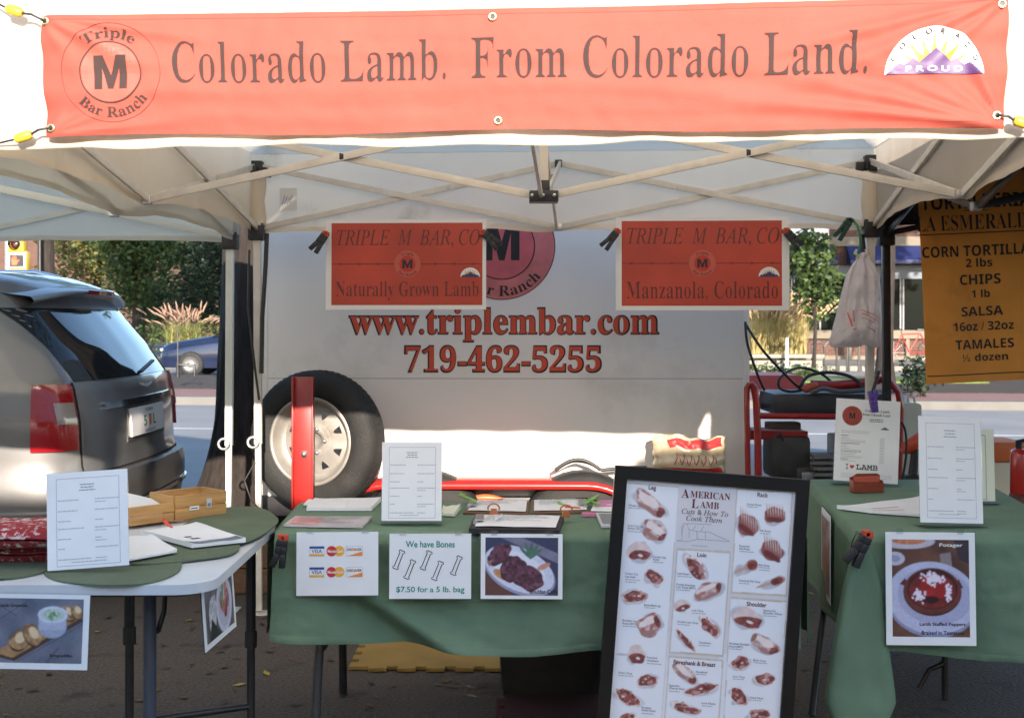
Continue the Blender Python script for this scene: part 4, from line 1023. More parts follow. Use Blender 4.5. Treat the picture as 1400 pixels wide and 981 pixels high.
# spare wheel, turned a little to the left
SWc = W(434, 601, 6.40); Msw = Matrix.Translation(SWc) @ Matrix.Rotation(R(-17), 4, 'Z') @ Matrix.Rotation(R(90), 4, 'X')
sw = thing("spare_wheel", "spare wheel with silver spoked rim behind the red post", "wheel", SWc)
m_ = MB(); m_.lathe([(.215, .075), (.232, .092), (.27, .100), (.315, .094), (.340, .078), (.353, .045), (.356, 0), (.353, -.045), (.34, -.08), (.30, -.1), (.23, -.09), (.215, -.07)], Msw, M_rubber, 64)
for k in range(64):                          # tread blocks
    a = 2 * math.pi * k / 64
    for s_ in (-1, 0, 1): m_.box((Msw @ V((.3545 * math.cos(a), .3545 * math.sin(a), s_ * .027))), (.004, .020, .022), M_rubber, (Msw.to_3x3() @ Matrix.Rotation(a, 3, 'Z')))
m_.build("tyre", sw)
m_ = MB(); m_.lathe([(.226, .088), (.216, .096), (.206, .085), (.198, .03), (.172, .018)], Msw, M_rim, 56); m_.lathe([(.205, -.07), (.205, .01)], Msw, mat("rim_inside", (.10, .095, .09), .6, .3), 40)
ns = 8                                       # disc with kite-shaped windows
for k in range(ns):
    a0 = 2 * math.pi * k / ns; st_ = [(.174, 0), (.174, .25), (.172, .5), (.174, .75), (.174, 1)]
    def pt(r, q, h): a = a0 + q * 2 * math.pi / ns; return Msw @ V((r * math.cos(a), r * math.sin(a), h))
    win = [(.154, .33), (.154, .67), (.124, .60), (.112, .5), (.124, .40)]
    outer = [(.174, 0), (.174, .28), (.174, .72), (.174, 1), (.09, 1), (.085, .5), (.09, 0)]
    vs = [pt(r_, q, .018 if r_ > .17 else .034) for r_, q in outer] + [pt(r_, q, .022 if r_ > .15 else .033) for r_, q in win]
    m_.raw(vs, [(0, 1, 7, 11, 6), (1, 2, 8, 7), (2, 3, 4, 9, 8), (4, 5, 10, 9), (5, 6, 11, 10)], M_rim, True)
m_.lathe([(.09, .034), (.082, .036), (.06, .034), (.045, .04), (.042, .012), (0, .012)], Msw, M_rim, 32); m_.build("rim", sw)
m_ = MB()
for k in range(5):
    a = 2 * math.pi * k / 5; m_.lathe([(.011, 0), (.011, .016), (.006, .022), (0, .022)], Msw @ Matrix.Translation((.062 * math.cos(a), .062 * math.sin(a), .034)), M_steel, 6)
m_.build("lug_nut", sw)
# hose on the fender and feed sack beside it
m_ = MB(); c = W(790, 642, 6.52); m_.tube([c + V((-.12 + .02 * k, -.01, .055 * math.sin(math.pi * k / 12))) for k in range(13)], .010, M_black, 8); m_.tube([c + V((-.10 + .02 * k, .03, .04 * math.sin(math.pi * k / 11))) for k in range(12)], .008, M_plastic_white, 8)
m_.tube([c + V((.12, -.01, 0)), c + V((.25, 0, .012)), c + V((.36, .02, .01))], .010, M_black, 8)
tag(m_.build("hose"), "loop of black and white hose lying on the red fender", "hose")
M_sack = mat("chip_bag_cream", (.62, .50, .33), .32, var=.18, vscale=14, bump=.5, bscale=18, coat=.4)
M_sackred = mat("chip_bag_red", (.50, .03, .03), .3, var=.15, vscale=10, bump=.5, bscale=18, coat=.4)
sk = thing("snack_bag", "shiny red and cream printed bag lying on the trailer fender", "bag", W(940, 640, 6.5))
frk = yaw_frame(W(893, 646, 6.50), -6); bw, bh = 97 * 6.5 / FPX, 50 * 6.5 / FPX
def sack(x, y, t=0):
    u, v = x / bw, y / bh
    e = max(0, 1 - (2 * u - 1) ** 4) * max(0, 1 - (2 * v - 1) ** 4)
    return frk(x + .004 * math.sin(20 * v), y + .012 * math.sin(7 * u) * v + .006 * math.sin(23 * u) * v, .055 * e ** .6 + .010 * noise.noise(V((u * 6, v * 5, 1))) * (e > 0) + t)
m_ = MB(); m_.grid(lambda u, v: sack(u * bw, v * bh), 40, 24, M_sack); m_.grid(lambda u, v: frk(u * bw, v * bh + .012 * math.sin(7 * u) * v, -.05 * (max(0, 1 - (2 * u - 1) ** 4) * max(0, 1 - (2 * v - 1) ** 4)) ** .6), 20, 12, M_sack); m_.build("pouch", sk)
decal("print", [(poly([(bw * .22, bh * .70), (bw * .95, bh * .74), (bw * .95, bh * .97), (bw * .68, bh * .97), (bw * .20, bh * .90)]), M_sackred, 0), (poly([(bw * .1, bh * .05), (bw * .95, bh * .05), (bw * .95, bh * .18), (bw * .1, bh * .16)]), M_sackred, 0)]
      + [(stroke([(bw * (.3 + .1 * k), bh * .25), (bw * (.34 + .1 * k), bh * .55), (bw * (.38 + .1 * k), bh * .3)], .006), M_sackred, 0) for k in range(6)], sack, sk, cuts=.02, base=.003)
# ------------------------------------------------------------------ tables
TZ = .74
def top_pt(px, py, z=TZ): D = FPX * (CH - z) / (py - HY); return W(px, py, D)
def smooth(a, b, x): t = min(1, max(0, (x - a) / (b - a))); return t * t * (3 - 2 * t)
def drape(mb, edge, out, drop, fold, nu, nv, m, r=.018):
    """cloth falling over a table edge: edge(u) -> point on the edge, out = outward direction, drop(u) = length"""
    def fn(u, v):
        p = edge(u); L = drop(u); s = v * L; q = r * math.pi / 2
        if s < q: a = s / r; return p + out * (r * math.sin(a)) + V((0, 0, -r * (1 - math.cos(a))))
        f = fold(u, (s - q) / max(1e-6, L - q)); return p + out * (r + f) + V((0, 0, -r - (s - q)))
    mb.grid(fn, nu, nv, m)
    def hem(u, v):                            # turned-up hem along the bottom
        h = .024 / drop(u); return fn(u, 1 - h * (1 - v)) + out * (.0022 if 0 < v < 1 else .0003)
    mb.grid(hem, nu, 4, m)
def folding_legs(name, parent, pts, m, zt, r=.014):
    pass

# centre table with its green cloth
A0, A1 = top_pt(377, 727), top_pt(1092, 727); B0, B1 = top_pt(414, 686), top_pt(1060, 686)
ct = thing("folding_table", "folding table under the front green cloth with card and bone signs", "table", ((A0 + B1) / 2).xy.to_3d(), "tables of the stall")
m_ = MB(); q = [p + V((0, 0, -.012)) for p in (A0 + V((.01, .01, 0)), A1 + V((-.01, .01, 0)), B1 + V((-.01, -.01, 0)), B0 + V((.01, -.01, 0)))]; lo = [p - V((0, 0, .04)) for p in q]
m_.raw(q + lo, [(0, 1, 2, 3), (7, 6, 5, 4), (0, 4, 5, 1), (1, 5, 6, 2), (2, 6, 7, 3), (3, 7, 4, 0)], M_plastic_white); m_.build("tabletop", ct, bevel=.006)
def leg(pts, parent, m=M_legs, r=.015, name="leg"):
    m_ = MB(); m_.tube(pts, r, m, 10); return m_.build(name, parent)
for px in (440, 1030):
    xa, xb = W(px + 4, 0, 4.22).x, W(px + 28, 0, 4.72).x
    leg([V((xa, 4.25, .68)), V((xa - .012, 4.235, .45)), V((xa - .025, 4.215, .2)), V((xa - .03, 4.21, .0))], ct)
    lb = [V((xb, 4.74, .68)), V((xb, 4.76, .45)), V((xb - .01, 4.80, .2)), V((xb - .01, 4.82, .0))]; leg(lb, ct, M_blackmetal, .016)
    leg([V((xa - .01, 4.235, .33)), V((xa + .04, 4.40, .40)), V((xb - .03, 4.66, .45)), V((xb, 4.75, .46))], ct, name="brace", r=.012)
# cloth
m_ = MB()
def ctop(u, v):
    p = (A0 * (1 - u) + A1 * u) * (1 - v) + (B0 * (1 - u) + B1 * u) * v
    e = min(u, 1 - u, v, 1 - v)
    return p + V((0, 0, .0030 * noise.noise(V((p.x * 6, p.y * 6, 0))) * min(1, e * 20)))
m_.grid(ctop, 60, 24, M_green)
def cfold(u, v):
    x = u * 1.72
    f = .020 * v * math.sin(x * 9 + .6) + .012 * v * noise.noise(V((x * 3, v * .5, 3))) + .004 * noise.noise(V((x * 9, v * 6, 5))) * v
    # the diagonal fold that swings from the left corner to the hem
    d = (x - .14 - .42 * v ** 1.4); f += .052 * v ** .7 * math.exp(-(d / (.05 + .05 * v)) ** 2) - .060 * v ** .6 * math.exp(-((d + .10) / (.05 + .05 * v)) ** 2)
    f += .055 * v * smooth(.35, 0, x)
    for q in (.30, 1.28): f += .003 * math.exp(-((x - q) / .010) ** 2)
    f += .003 * math.exp(-((v - .55) / .03) ** 2)
    f += .010 * abs(noise.noise(V((x * 7 + v * 2, v * 3 - x * 2, 21)))) * min(1, v * 4) + .004 * math.exp(-((x - .86) / .012) ** 2)
    f += .0030 * noise.noise(V((x * 15, v * 9, 31))) + .0022 * noise.noise(V((x * 34, v * 17, 33)))
    return f + .016
drape(m_, lambda u: A0 * (1 - u) + A1 * u, V((0, -1, 0)), lambda u: .345 + .055 * smooth(.0, .38, u) + .006 * math.sin(u * 17), cfold, 160, 40, M_green)
sL = (A0 - B0).normalized(); oL = V((sL.y, -sL.x, 0)).normalized(); oL = oL if oL.x < 0 else -oL
drape(m_, lambda u: B0 * (1 - u) + A0 * u, oL, lambda u: .345, lambda u, v: .01 + .03 * v * math.sin(u * 9) * (1 - u), 40, 24, M_green)
drape(m_, lambda u: A1 * (1 - u) + B1 * u, -oL if False else V((1, 0, 0)), lambda u: .38, lambda u, v: .01 + .03 * v * math.sin(u * 9), 40, 24, M_green)
drape(m_, lambda u: B1 * (1 - u) + B0 * u, V((0, 1, 0)), lambda u: .33, lambda u, v: .01 + .02 * v * math.sin(u * 21), 60, 20, M_green)
tag(m_.build("tablecloth"), "green cloth on the middle table with the row of three signs", "tablecloth", "green tablecloths")

# right table, seen corner-on
F0, F1, G0, G1 = top_pt(1176, 727), top_pt(1470, 727), top_pt(1110, 655), top_pt(1338, 655)
rt = thing("folding_table", "folding table at the right under the green cloth with the peppers sign", "table", ((F0 + G1) / 2).xy.to_3d(), "tables of the stall")
m_ = MB(); cx_ = (F0 + F1 + G0 + G1) / 4; q = [p.lerp(cx_, .02) + V((0, 0, -.012)) for p in (F0, F1, G1, G0)]; lo = [p - V((0, 0, .04)) for p in q]
m_.raw(q + lo, [(0, 1, 2, 3), (7, 6, 5, 4), (0, 4, 5, 1), (1, 5, 6, 2), (2, 6, 7, 3), (3, 7, 4, 0)], M_plastic_white); m_.build("tabletop", rt, bevel=.006)
for a in (W(1292, 0, 4.75),):
    leg([V((a.x, a.y, .69)), V((a.x, a.y, 0))], rt, M_blackmetal, .013)
q0, q1 = W(1141, 0, 5.0), W(1110, 0, 4.55); leg([V((q0.x, q0.y, .69)), V((q1.x, q1.y, 0))], rt, M_blackmetal, .014)
for a in (W(1330, 0, 5.35), W(1180, 0, 5.35)):
    leg([V((a.x, a.y, .69)), V((a.x, a.y, 0))], rt, M_blackmetal, .013)
leg([W(1292, 905, 4.75), W(1270, 915, 4.75), W(1256, 940, 4.75) ], rt, M_blackmetal, .010, "brace")
leg([V((W(1150, 0, 4.85).x, 4.85, .62)), V((W(1292, 0, 4.75).x, 4.75, .62))], rt, M_blackmetal, .011, "crossbar")
m_ = MB()
def rtop(u, v):
    p = (F0 * (1 - u) + F1 * u) * (1 - v) + (G0 * (1 - u) + G1 * u) * v; e = min(u, 1 - u, v, 1 - v)
    return p + V((0, 0, .0030 * noise.noise(V((p.x * 6, p.y * 6, 0))) * min(1, e * 20)))
m_.grid(rtop, 40, 40, M_green)
def rfold(u, v): x = u * .75; return .012 + .020 * v * math.sin(x * 11 + 1.2) + .008 * v * noise.noise(V((x * 5, v, 9))) + .006 * noise.noise(V((x * 10, v * 6, 5))) * v + .003 * noise.noise(V((x * 17, v * 9, 41))) + .002 * noise.noise(V((x * 34, v * 17, 43))) + .003 * math.exp(-((v - .5) / .03) ** 2)
drape(m_, lambda u: F0 * (1 - u) + F1 * u, V((0, -1, 0)), lambda u: .385 + .045 * smooth(0, .6, u), rfold, 90, 34, M_green)
sR = (F0 - G0).normalized(); oR = V((sR.y, -sR.x, 0)); oR = oR if oR.x < 0 else -oR
def lfold(u, v): return .01 + .015 * v * math.sin(u * 14) + .03 * v * (1 - u)
drape(m_, lambda u: G0 * (1 - u) + F0 * u, oR, lambda u: .40, lfold, 70, 30, M_green)
drape(m_, lambda u: F1 * (1 - u) + G1 * u, -oR, lambda u: .40, lfold, 60, 24, M_green)
drape(m_, lambda u: G1 * (1 - u) + G0 * u, V((0, 1, 0)), lambda u: .40, lambda u, v: .01 + .015 * v * math.sin(u * 9), 30, 20, M_green)
# gathered corner that hangs from the clamp
Lx = [(728, 1172, 1180), (740, 1166, 1188), (765, 1160, 1196), (800, 1153, 1203), (850, 1144, 1210), (900, 1136, 1216), (945, 1128.5, 1222), (958, 1128, 1223), (975, 1133, 1216), (1000, 1146, 1205), (1020, 1158, 1194)]
def corner(u, v):
    y = 728 + (1020 - 728) * v; a = np.interp(y, [l[0] for l in Lx], [l[1] for l in Lx]); b = np.interp(y, [l[0] for l in Lx], [l[2] for l in Lx])
    D = 4.13 - .020 - .02 * v
    p = W(a + (b - a) * (.5 - .5 * math.cos(math.pi * u)), y, D)
    bul = .004 * noise.noise(V((u * 6, v * 9, 12))) + math.sin(math.pi * u) ** .8 * (.03 + .025 * v) + .012 * math.sin(2.6 * math.pi * u + .4) * smooth(.02, .3, v)
    return p + V((0, -bul, 0))
m_.grid(corner, 36, 60, M_green)
m_.grid(lambda u, v: corner(u, v) + V((0, .012 + 2 * .03 * math.sin(math.pi * u), 0)), 24, 40, M_green)
tag(m_.build("tablecloth"), "green cloth on the right table, its corner hanging from a clamp", "tablecloth", "green tablecloths")
clamp(1193 - 17, 748, 4.03, 62, "big black clamp with orange tip gathering the right tablecloth's corner", L=.115)
clamp(384, 752, 4.02, 80, "black clamp with orange tip at the middle tablecloth's left corner", L=.10)

# left table: white plastic top with rounded corners
fr0 = top_pt(287, 799); bk0 = top_pt(383, 713)
H0 = V((-2.55, fr0.y, TZ)); H1 = V((-2.55, bk0.y, TZ))
lt = thing("folding_table", "white plastic folding table at the left with green mats on it", "table", (-1.7, 3.85, 0), "tables of the stall")
def rr(x0, y0, x1, y1, r, n=10):
    P = []
    for cx, cy, a0 in ((x1 - r, y0 + r, -90), (x1 - r, y1 - r, 0), (x0 + r, y1 - r, 90), (x0 + r, y0 + r, 180)):
        for k in range(n + 1): a = R(a0 + 90 * k / n); P.append((cx + r * math.cos(a), cy + r * math.sin(a)))
    return P
ang = math.atan2(bk0.x - fr0.x, bk0.y - fr0.y)
flat = Frame(V((fr0.x, fr0.y, TZ)), (math.cos(ang), -math.sin(ang), 0), (math.sin(ang), math.cos(ang), 0))
dep = (bk0 - fr0).length
m_ = MB(); m_.prism(rr(-1.75, 0, 0, dep, .10), flat, -.027, 0, M_plastic_white); m_.build("tabletop", lt, bevel=.008)
m_ = MB(); m_.prism(rr(-1.70, .05, -.05, dep - .05, .06), flat, -.042, -.028, M_legs); m_.build("rim_frame", lt)
def tleg(px, D, col_y, r, m, parent):
    x = W(px, 0, D).x; zc = W(0, col_y, D).z if col_y else None
    m_ = MB(); m_.tube([V((x, D, .69)), V((x, D, 0))], r * (.9 if col_y else 1), m, 12)
    if zc: m_.tube([V((x, D, .69)), V((x, D, zc))], r * 1.08, m, 12); m_.tube([V((x, D, zc + .028)), V((x, D, zc - .028))], r * 1.35, M_black, 12)
    return m_.build("leg", parent)
tleg(205, 3.55, None, .0185, mat("bluish_grey_leg", (.075, .085, .115), .35, .2), lt); tleg(177, 3.98, 867, .0155, M_blackmetal, lt); tleg(343, 4.18, 872, .0155, M_blackmetal, lt)
x0, x1 = W(177, 0, 3.98).x, W(343, 0, 4.18).x
m_ = MB(); m_.tube([V((x0, 3.98, .158)), V((x1, 4.18, .150))], .011, M_blackmetal, 8); m_.build("crossbar", lt)
m_ = MB(); m_.tube([W(226, 806, 3.60), W(224, 835, 3.60), W(216, 862, 3.58), W(207, 866, 3.56)], .008, M_blackmetal, 8); m_.build("brace", lt)
for px, D in ((-330, 3.55), (-300, 4.2)): tleg(px, D, None, .0185, M_legs, lt)
# green mats lying on it
def cloth_mat(lab, pts, dz, seed, curl=.0):
    """flat felt mat: outline in photo pixels on the table top"""
    P = [top_pt(a, b, TZ + dz) for a, b in pts]; n = len(P); c = sum(P, V()) / n
    O = []
    for i in range(n):                        # rounded outline
        p0, p1, p2, p3 = P[i - 1], P[i], P[(i + 1) % n], P[(i + 2) % n]
        for k in range(8):
            t = k / 8; O.append(.5 * ((2 * p1) + (p2 - p0) * t + (2 * p0 - 5 * p1 + 4 * p2 - p3) * t * t + (3 * p1 - p0 - 3 * p2 + p3) * t ** 3))
    N = len(O); m_ = MB(); vs = []; fs = []; rings = 10
    for k in range(rings + 1):
        s = k / rings
        for p in O:
            q = c.lerp(p, s); w = noise.noise(V((q.x * 6, q.y * 6, seed)))
            vs.append(q + V((0, 0, .004 + .003 * w + curl * max(0, w) * s)))
    for k in range(rings):
        for i in range(N): fs.append((k * N + i, k * N + (i + 1) % N, (k + 1) * N + (i + 1) % N, (k + 1) * N + i))
    m_.raw(vs, fs, M_olive, True)
    last = vs[-N:]; m_.raw(last + [p - V((0, 0, .0045)) for p in last], [(i, (i + 1) % N, N + (i + 1) % N, N + i) for i in range(N)], M_olive)
    return tag(m_.build("felt_mat"), lab, "mat", "green mats on the white table")
cloth_mat("green felt mat under the left menu sheet at the table's front", [(60, 784), (85, 745), (150, 735), (235, 748), (248, 768), (240, 785), (195, 799), (115, 800)], .001, 1)
cloth_mat("green felt mat at the far left beside the red bandana bag", [(-120, 782), (-60, 735), (40, 725), (115, 735), (85, 770), (30, 789), (-60, 793)], .003, 2, .012)
cloth_mat("green felt mat between the magazine and the loose white sheet", [(150, 755), (215, 733), (300, 731), (326, 742), (318, 757), (265, 766), (190, 772), (155, 767)], .006, 3)
cloth_mat("green felt mat under the wooden basket at the right rear corner", [(235, 727), (295, 698), (350, 694), (379, 708), (373, 722), (338, 741), (285, 745), (232, 738)], .009, 4)

# ------------------------------------------------------------------ printed sheets
def words(x0, x1, y, h, rng, m=M_paleink, gap=.35, lay=1):
    """a line of tiny unreadable print"""
    S_ = []; x = x0
    while x < x1:
        w = rng.uniform(1.5, 5) * h; S_.append((rect(x, y, min(x1, x + w), y + h), m, lay)); x += w + gap * h * 1.6
    return S_
M_bord = mat('violet_border_ink', (.20, .16, .32), .5)
def menu_print(w, h, seed, col=M_blueink):
    rng = random.Random(seed); mx, my = w * .12, h * .075
    S_ = [(outline(mx, my, w - mx * .9, h - my * .85, .0009), M_bord, 1)]
    for k, q in enumerate((.18, .16, .20)): S_ += words(w * .5 - w * q / 2, w * .5 + w * q / 2, h * (.865 - .028 * k), .0026, rng, M_greyink)
    for q, a, b in ((.715, .26, .30), (.61, .24, .28), (.51, .16, .10), (.435, .32, .30), (.335, .16, .08), (.24, .08, .28), (.135, .40, .14)):
        S_ += words(mx * 1.15, mx * 1.15 + w * a, h * q, .0026, rng); S_ += words(w * .59, w * .59 + w * b, h * q, .0026, rng)
        if rng.random() < .7: S_ += words(w * .59, w * .59 + w * .14, h * q - .008, .0024, rng)
    S_ += words(w * .30, w * .62, h * .105, .0024, rng)
    return S_
def menu_stand(lab, px0, px1, ytop, ybot, yaw=0, lean=8, roll=0, seed=1, foot=True, print_fn=None, group="menu sheets in acrylic stands", z=TZ, paperm=None):
    D = FPX * (CH - z) / (ybot - HY); c = W((px0 + px1) / 2, ybot, D); w = (px1 - px0) * D / FPX / math.cos(R(yaw)); h = (ybot - ytop) * D / FPX / math.cos(R(lean))
    fr = yaw_frame(c + V((0, 0, .004)), yaw, lean, roll); fr.o = fr(-w / 2, 0)
    t = thing("menu_stand", lab, "menu stand", c, group)
    m_ = MB(); m_.prism([(0, 0), (w, 0), (w, h), (0, h)], fr, -.0042, -.0012, M_vinyl_clear)
    if foot: m_.prism([(0, 0), (w, 0), (w, .003), (0, .003)], fr, -.085, .03, M_vinyl_clear)
    m_.build("holder", t)
    m_ = MB(); m_.prism([(.001, .012), (w - .001, .012), (w - .001, h - .001), (.001, h - .001)], fr, -.001, 0, paperm or M_paper); so = m_.build("sheet", t)
    decal("lettering", (print_fn or menu_print)(w, h, seed), fr, t, base=.0004, step=.0002)
    return t
menu_stand("large white menu sheet standing on the front left white table", 66, 176, 648, 784, 4, 10, 3.5, 1, False)
menu_stand("white menu sheet in an acrylic stand on the middle table", 521, 604, 607, 718, 0, 8, 0, 2)
menu_stand("tall white menu sheet in an acrylic stand at the right table's front edge", 1257, 1346, 572, 721, 4, 8, -2.0, 3)
M_creampaper = mat("cream_paper", (.72, .73, .60), .6, var=.03)
def back_print(w, h, seed): return [(outline(w * .08, h * .06, w * .86, h * .92, .002), mat("teal_ink", (.10, .22, .26), .5), 1), (text_at("e", 'a', w * .52, h * .28, .020, off=.018), M_dark, 1)]
menu_stand("cream sheet in an acrylic stand behind the tall right menu", 1275, 1363, 588, 690, 6, 6, -1.5, 4, True, back_print, paperm=M_creampaper)
def price_print(w, h, seed):
    rng = random.Random(9); r = w * .155; cx, cy = w * .26, h * .80
    S_ = [(disc(cx, cy, r), M_redvinyl, 1), (ring(cx, cy, r * .6, r * .64), M_maroon, 2), (block_m(cx - r * .3, cy - r * .3, cx + r * .3, cy + r * .32), M_dark, 2),
          (text_arc("Triple", 'b', cx, cy, r * .68, 90, r * .2, 1.1), M_maroon, 2), (text_arc("Bar Ranch", 'b', cx, cy, r * .9, 270, r * .2, 1.1, True), M_maroon, 2),
          (text_fit("Colorado Lamb.", 'b', w * .46, h * .855, w * .84, h * .885), M_dark, 1), (text_fit("From Colorado Land.", 'b', w * .42, h * .81, w * .85, h * .84), M_dark, 1)]
    for k in range(2): S_ += words(w * .53, w * .74, h * (.765 - .022 * k), .003, rng, M_dark)
    S_ += proud(w * .70, h * .655, w * .14, h * .05, 1, False, True)
    S_ += words(w * .10, w * .55, h * .62, .002, rng) + words(w * .10, w * .52, h * .60, .002, rng)
    for k in range(17): S_ += words(w * .10, w * (.18 + rng.random() * .30), h * (.565 - .0185 * k), .0022, rng, M_paleink if k % 5 else M_dark) + words(w * .70, w * .77, h * (.55 - .018 * k), .0024, rng, M_paleink)
    hx, hy, hs = w * .285, h * .205, w * .036
    heart = [(hx + hs * (16 * math.sin(a) ** 3) / 16, hy + hs * (13 * math.cos(a) - 5 * math.cos(2 * a) - 2 * math.cos(3 * a) - math.cos(4 * a)) / 16) for a in np.linspace(0, 2 * math.pi, 30)[:-1]]
    S_ += [(text_fit("I", 'm', w * .19, h * .175, w * .225, h * .235, .016), M_dark, 1), (poly(heart), mat("heart_red", (.62, .02, .03), .5), 1), (text_fit("LAMB", 'm', w * .345, h * .175, w * .68, h * .235, .016), M_dark, 1)]
    for k in range(3): S_ += words(w * .12, w * .9, h * (.12 - .02 * k), .0016, rng, M_paleink)
    return S_
menu_stand("white price sheet reading I heart LAMB with purple clip on top", 1140, 1226, 548, 664, -7, 6, -3, 5, True, price_print, None)
clamp(1194, 549, 5.17, -82, "purple clip on top of the price sheet", mat("purple_plastic", (.10, .05, .28), .35), mat("purple_plastic", (.1, .05, .28), .35), L=.085)

# signs taped to the cloth fronts
M_tape = clear_mat("clear_tape")
def hung_sheet(lab, px0, py0, px1, py1, D, yaw=0, roll=0, cat="sign", tape=True, group="printed sheets taped to the table fronts", fr=None, w=None, h=None, lean=4):
    k = D / FPX
    if fr is None: w, h = (px1 - px0) * k, (py1 - py0) * k; fr = yaw_frame(W(px0, py1, D), yaw, lean, roll)
    t = thing("printed_sheet", lab, cat, fr(w / 2, h), group)
    m_ = MB(); m_.prism([(0, 0), (w, 0), (w, h), (0, h)], fr, -.0022, 0, M_paper); m_.build("sheet", t)
    m_ = MB(); m_.prism([(-.004, -.004), (w + .004, -.004), (w + .004, h + .004), (-.004, h + .004)], fr, -.0034, -.0024, M_vinyl_clear); m_.build("laminate", t)
    if tape:
        for q in (.12, .80):
            m_ = MB(); m_.prism([(w * q, h - .006), (w * q + .022, h - .006), (w * q + .022, h + .012), (w * q, h + .012)], fr, .0002, .0006, M_tape); m_.build("tape", t)
    return t, fr, w, h
# 1 card logos
t, fr, w, h = hung_sheet("white sheet with two rows of credit card logos", 405, 728, 517, 814, 4.03, 0, .4)
M_visablue, M_visagold = mat("card_blue", (.02, .07, .30), .5), mat("card_gold", (.80, .42, .05), .5)
M_mcred, M_mcyel, M_disc = mat("card_red", (.62, .03, .03), .5), mat("card_amber", (.85, .40, .04), .5), mat("card_orange", (.85, .25, .03), .5)
S_ = []
for q in (.70, .37):
    y = h * q; hh = h * .155; x = w * .16
    S_ += [(rect(x, y - hh / 2, x + w * .18, y + hh / 2), M_paleink, 1), (rect(x + .001, y - hh / 2 + .001, x + w * .18 - .001, y + hh / 2 - .001), M_white, 2), (rect(x, y + hh * .26, x + w * .18, y + hh / 2), M_visablue, 3), (rect(x, y - hh / 2, x + w * .18, y - hh * .28), M_visagold, 3),
           (text_fit("VISA", 'a', x + w * .025, y - hh * .2, x + w * .155, y + hh * .2, .016), M_visablue, 3)]
    x = w * .43; r = h * .082
    S_ += [(disc(x, y, r), M_mcred, 1), (disc(x + w * .095, y, r), M_mcyel, 1), (text_fit("MasterCard", 'a', x - r * .75, y - r * .28, x + w * .095 + r * .75, y + r * .30, .02), M_white, 3)]
    x = w * .605
    S_ += [(rect(x, y - hh / 2, x + w * .205, y + hh / 2), M_paleink, 1), (rect(x + .001, y - hh / 2 + .001, x + w * .205 - .001, y + hh / 2 - .001), M_white, 2), (poly([(x + w * .02, y - hh / 2), (x + w * .205, y - hh / 2), (x + w * .205, y - hh * .05)]), M_disc, 3),
           (text_fit("DISC VER", 'a', x + w * .012, y + hh * .02, x + w * .195, y + hh * .28, .02), M_dark, 3), (disc(x + w * .112, y + hh * .15, hh * .13), M_disc, 4)]
decal("card_logos", S_, fr, t, base=.0005, step=.0003)
# 2 bones
t, fr, w, h = hung_sheet("white sheet reading We have Bones with drawn bones", 532, 730, 644, 818, 4.03, 0, 0)
M_teal = mat("teal_print", (.0, .24, .17), .5)
S_ = [(text_fit("We have Bones", 'a', w * .20, h * .79, w * .80, h * .89, .016), M_teal, 1), (text_fit("$7.50 for a 5 lb. bag", 'a', w * .085, h * .075, w * .92, h * .19, .016), M_teal, 1)]
def bone(cx, cy, L, a):
    c, s_ = math.cos(R(a)), math.sin(R(a)); P = [(-.5, -.06), (-.40, -.10), (.38, -.09), (.46, -.17), (.53, -.10), (.50, 0), (.53, .10), (.46, .17), (.38, .09), (-.40, .10), (-.46, .17), (-.53, .10), (-.50, 0), (-.53, -.10), (-.46, -.17), (-.40, -.10)][1:]
    Q = [(cx + L * (x * c - y * s_), cy + L * (x * s_ + y * c)) for x, y in P]; return (stroke(Q + [Q[0], Q[1]], .0028), M_dark, 1)
for cx, cy in ((.115, .60), (.25, .45), (.45, .59), (.59, .43), (.82, .51)): S_.append(bone(w * cx, h * cy, h * .29, 68))
decal("bone_drawing", S_, fr, t, base=.0005, step=.0003)
# 3 lamb chops on a plate
t, fr, w, h = hung_sheet("photo sheet of grilled lamb chops on a white plate", 657, 730, 769, 818, 4.03, 0, -.3)
p = Pic(w * .89, h * .89, 620, (60, 62, 92)); W_, H_ = p.w, p.h
p.blend(p.pol([(0, 0), (W_ * .4, 0), (0, H_ * .4)]), (96, 62, 58)); p.blend(p.pol([(W_ * .2, H_), (W_, H_ * .55), (W_, H_ * .72), (W_ * .5, H_)]), (120, 118, 140), .2, 12)
p.blend(p.ell(W_ * .47, H_ * .42, W_ * .52, H_ * .38, -24), (150, 152, 178)); p.blend(p.ell(W_ * .47, H_ * .45, W_ * .50, H_ * .36, -24), (205, 208, 228), .05); p.blend(p.ell(W_ * .46, H_ * .46, W_ * .38, H_ * .27, -24), (222, 222, 236), .04)
p.blend(p.ell(W_ * .22, H_ * .36, W_ * .12, H_ * .07, -30), (190, 140, 95), .1)
for cx, cy, rx, ry, ro in ((.20, .72, .17, .11, 35), (.38, .50, .17, .16, 10), (.60, .33, .19, .15, -12)):
    p.blend(p.ell(W_ * cx, H_ * (cy - .03), W_ * rx * 1.05, W_ * ry * 1.05, ro, .25, 4), (70, 45, 55)); p.blend(p.ell(W_ * cx, H_ * cy, W_ * rx, W_ * ry, ro, .3, 4), (118, 72, 92), .35, 26, 5, (70, 40, 52))
    for k in range(-2, 3): p.blend(np.minimum(p.ell(W_ * cx, H_ * cy, W_ * rx * .9, W_ * ry * .9, ro, .3, 4), p.ell(W_ * (cx + .045 * k), H_ * cy, W_ * .006, W_ * .14, 20)) * .6, (84, 46, 58))
p.blend(p.pol([(W_ * .02, H_ * .58), (W_ * .12, H_ * .62), (W_ * .06, H_ * .5)]), (150, 110, 100))
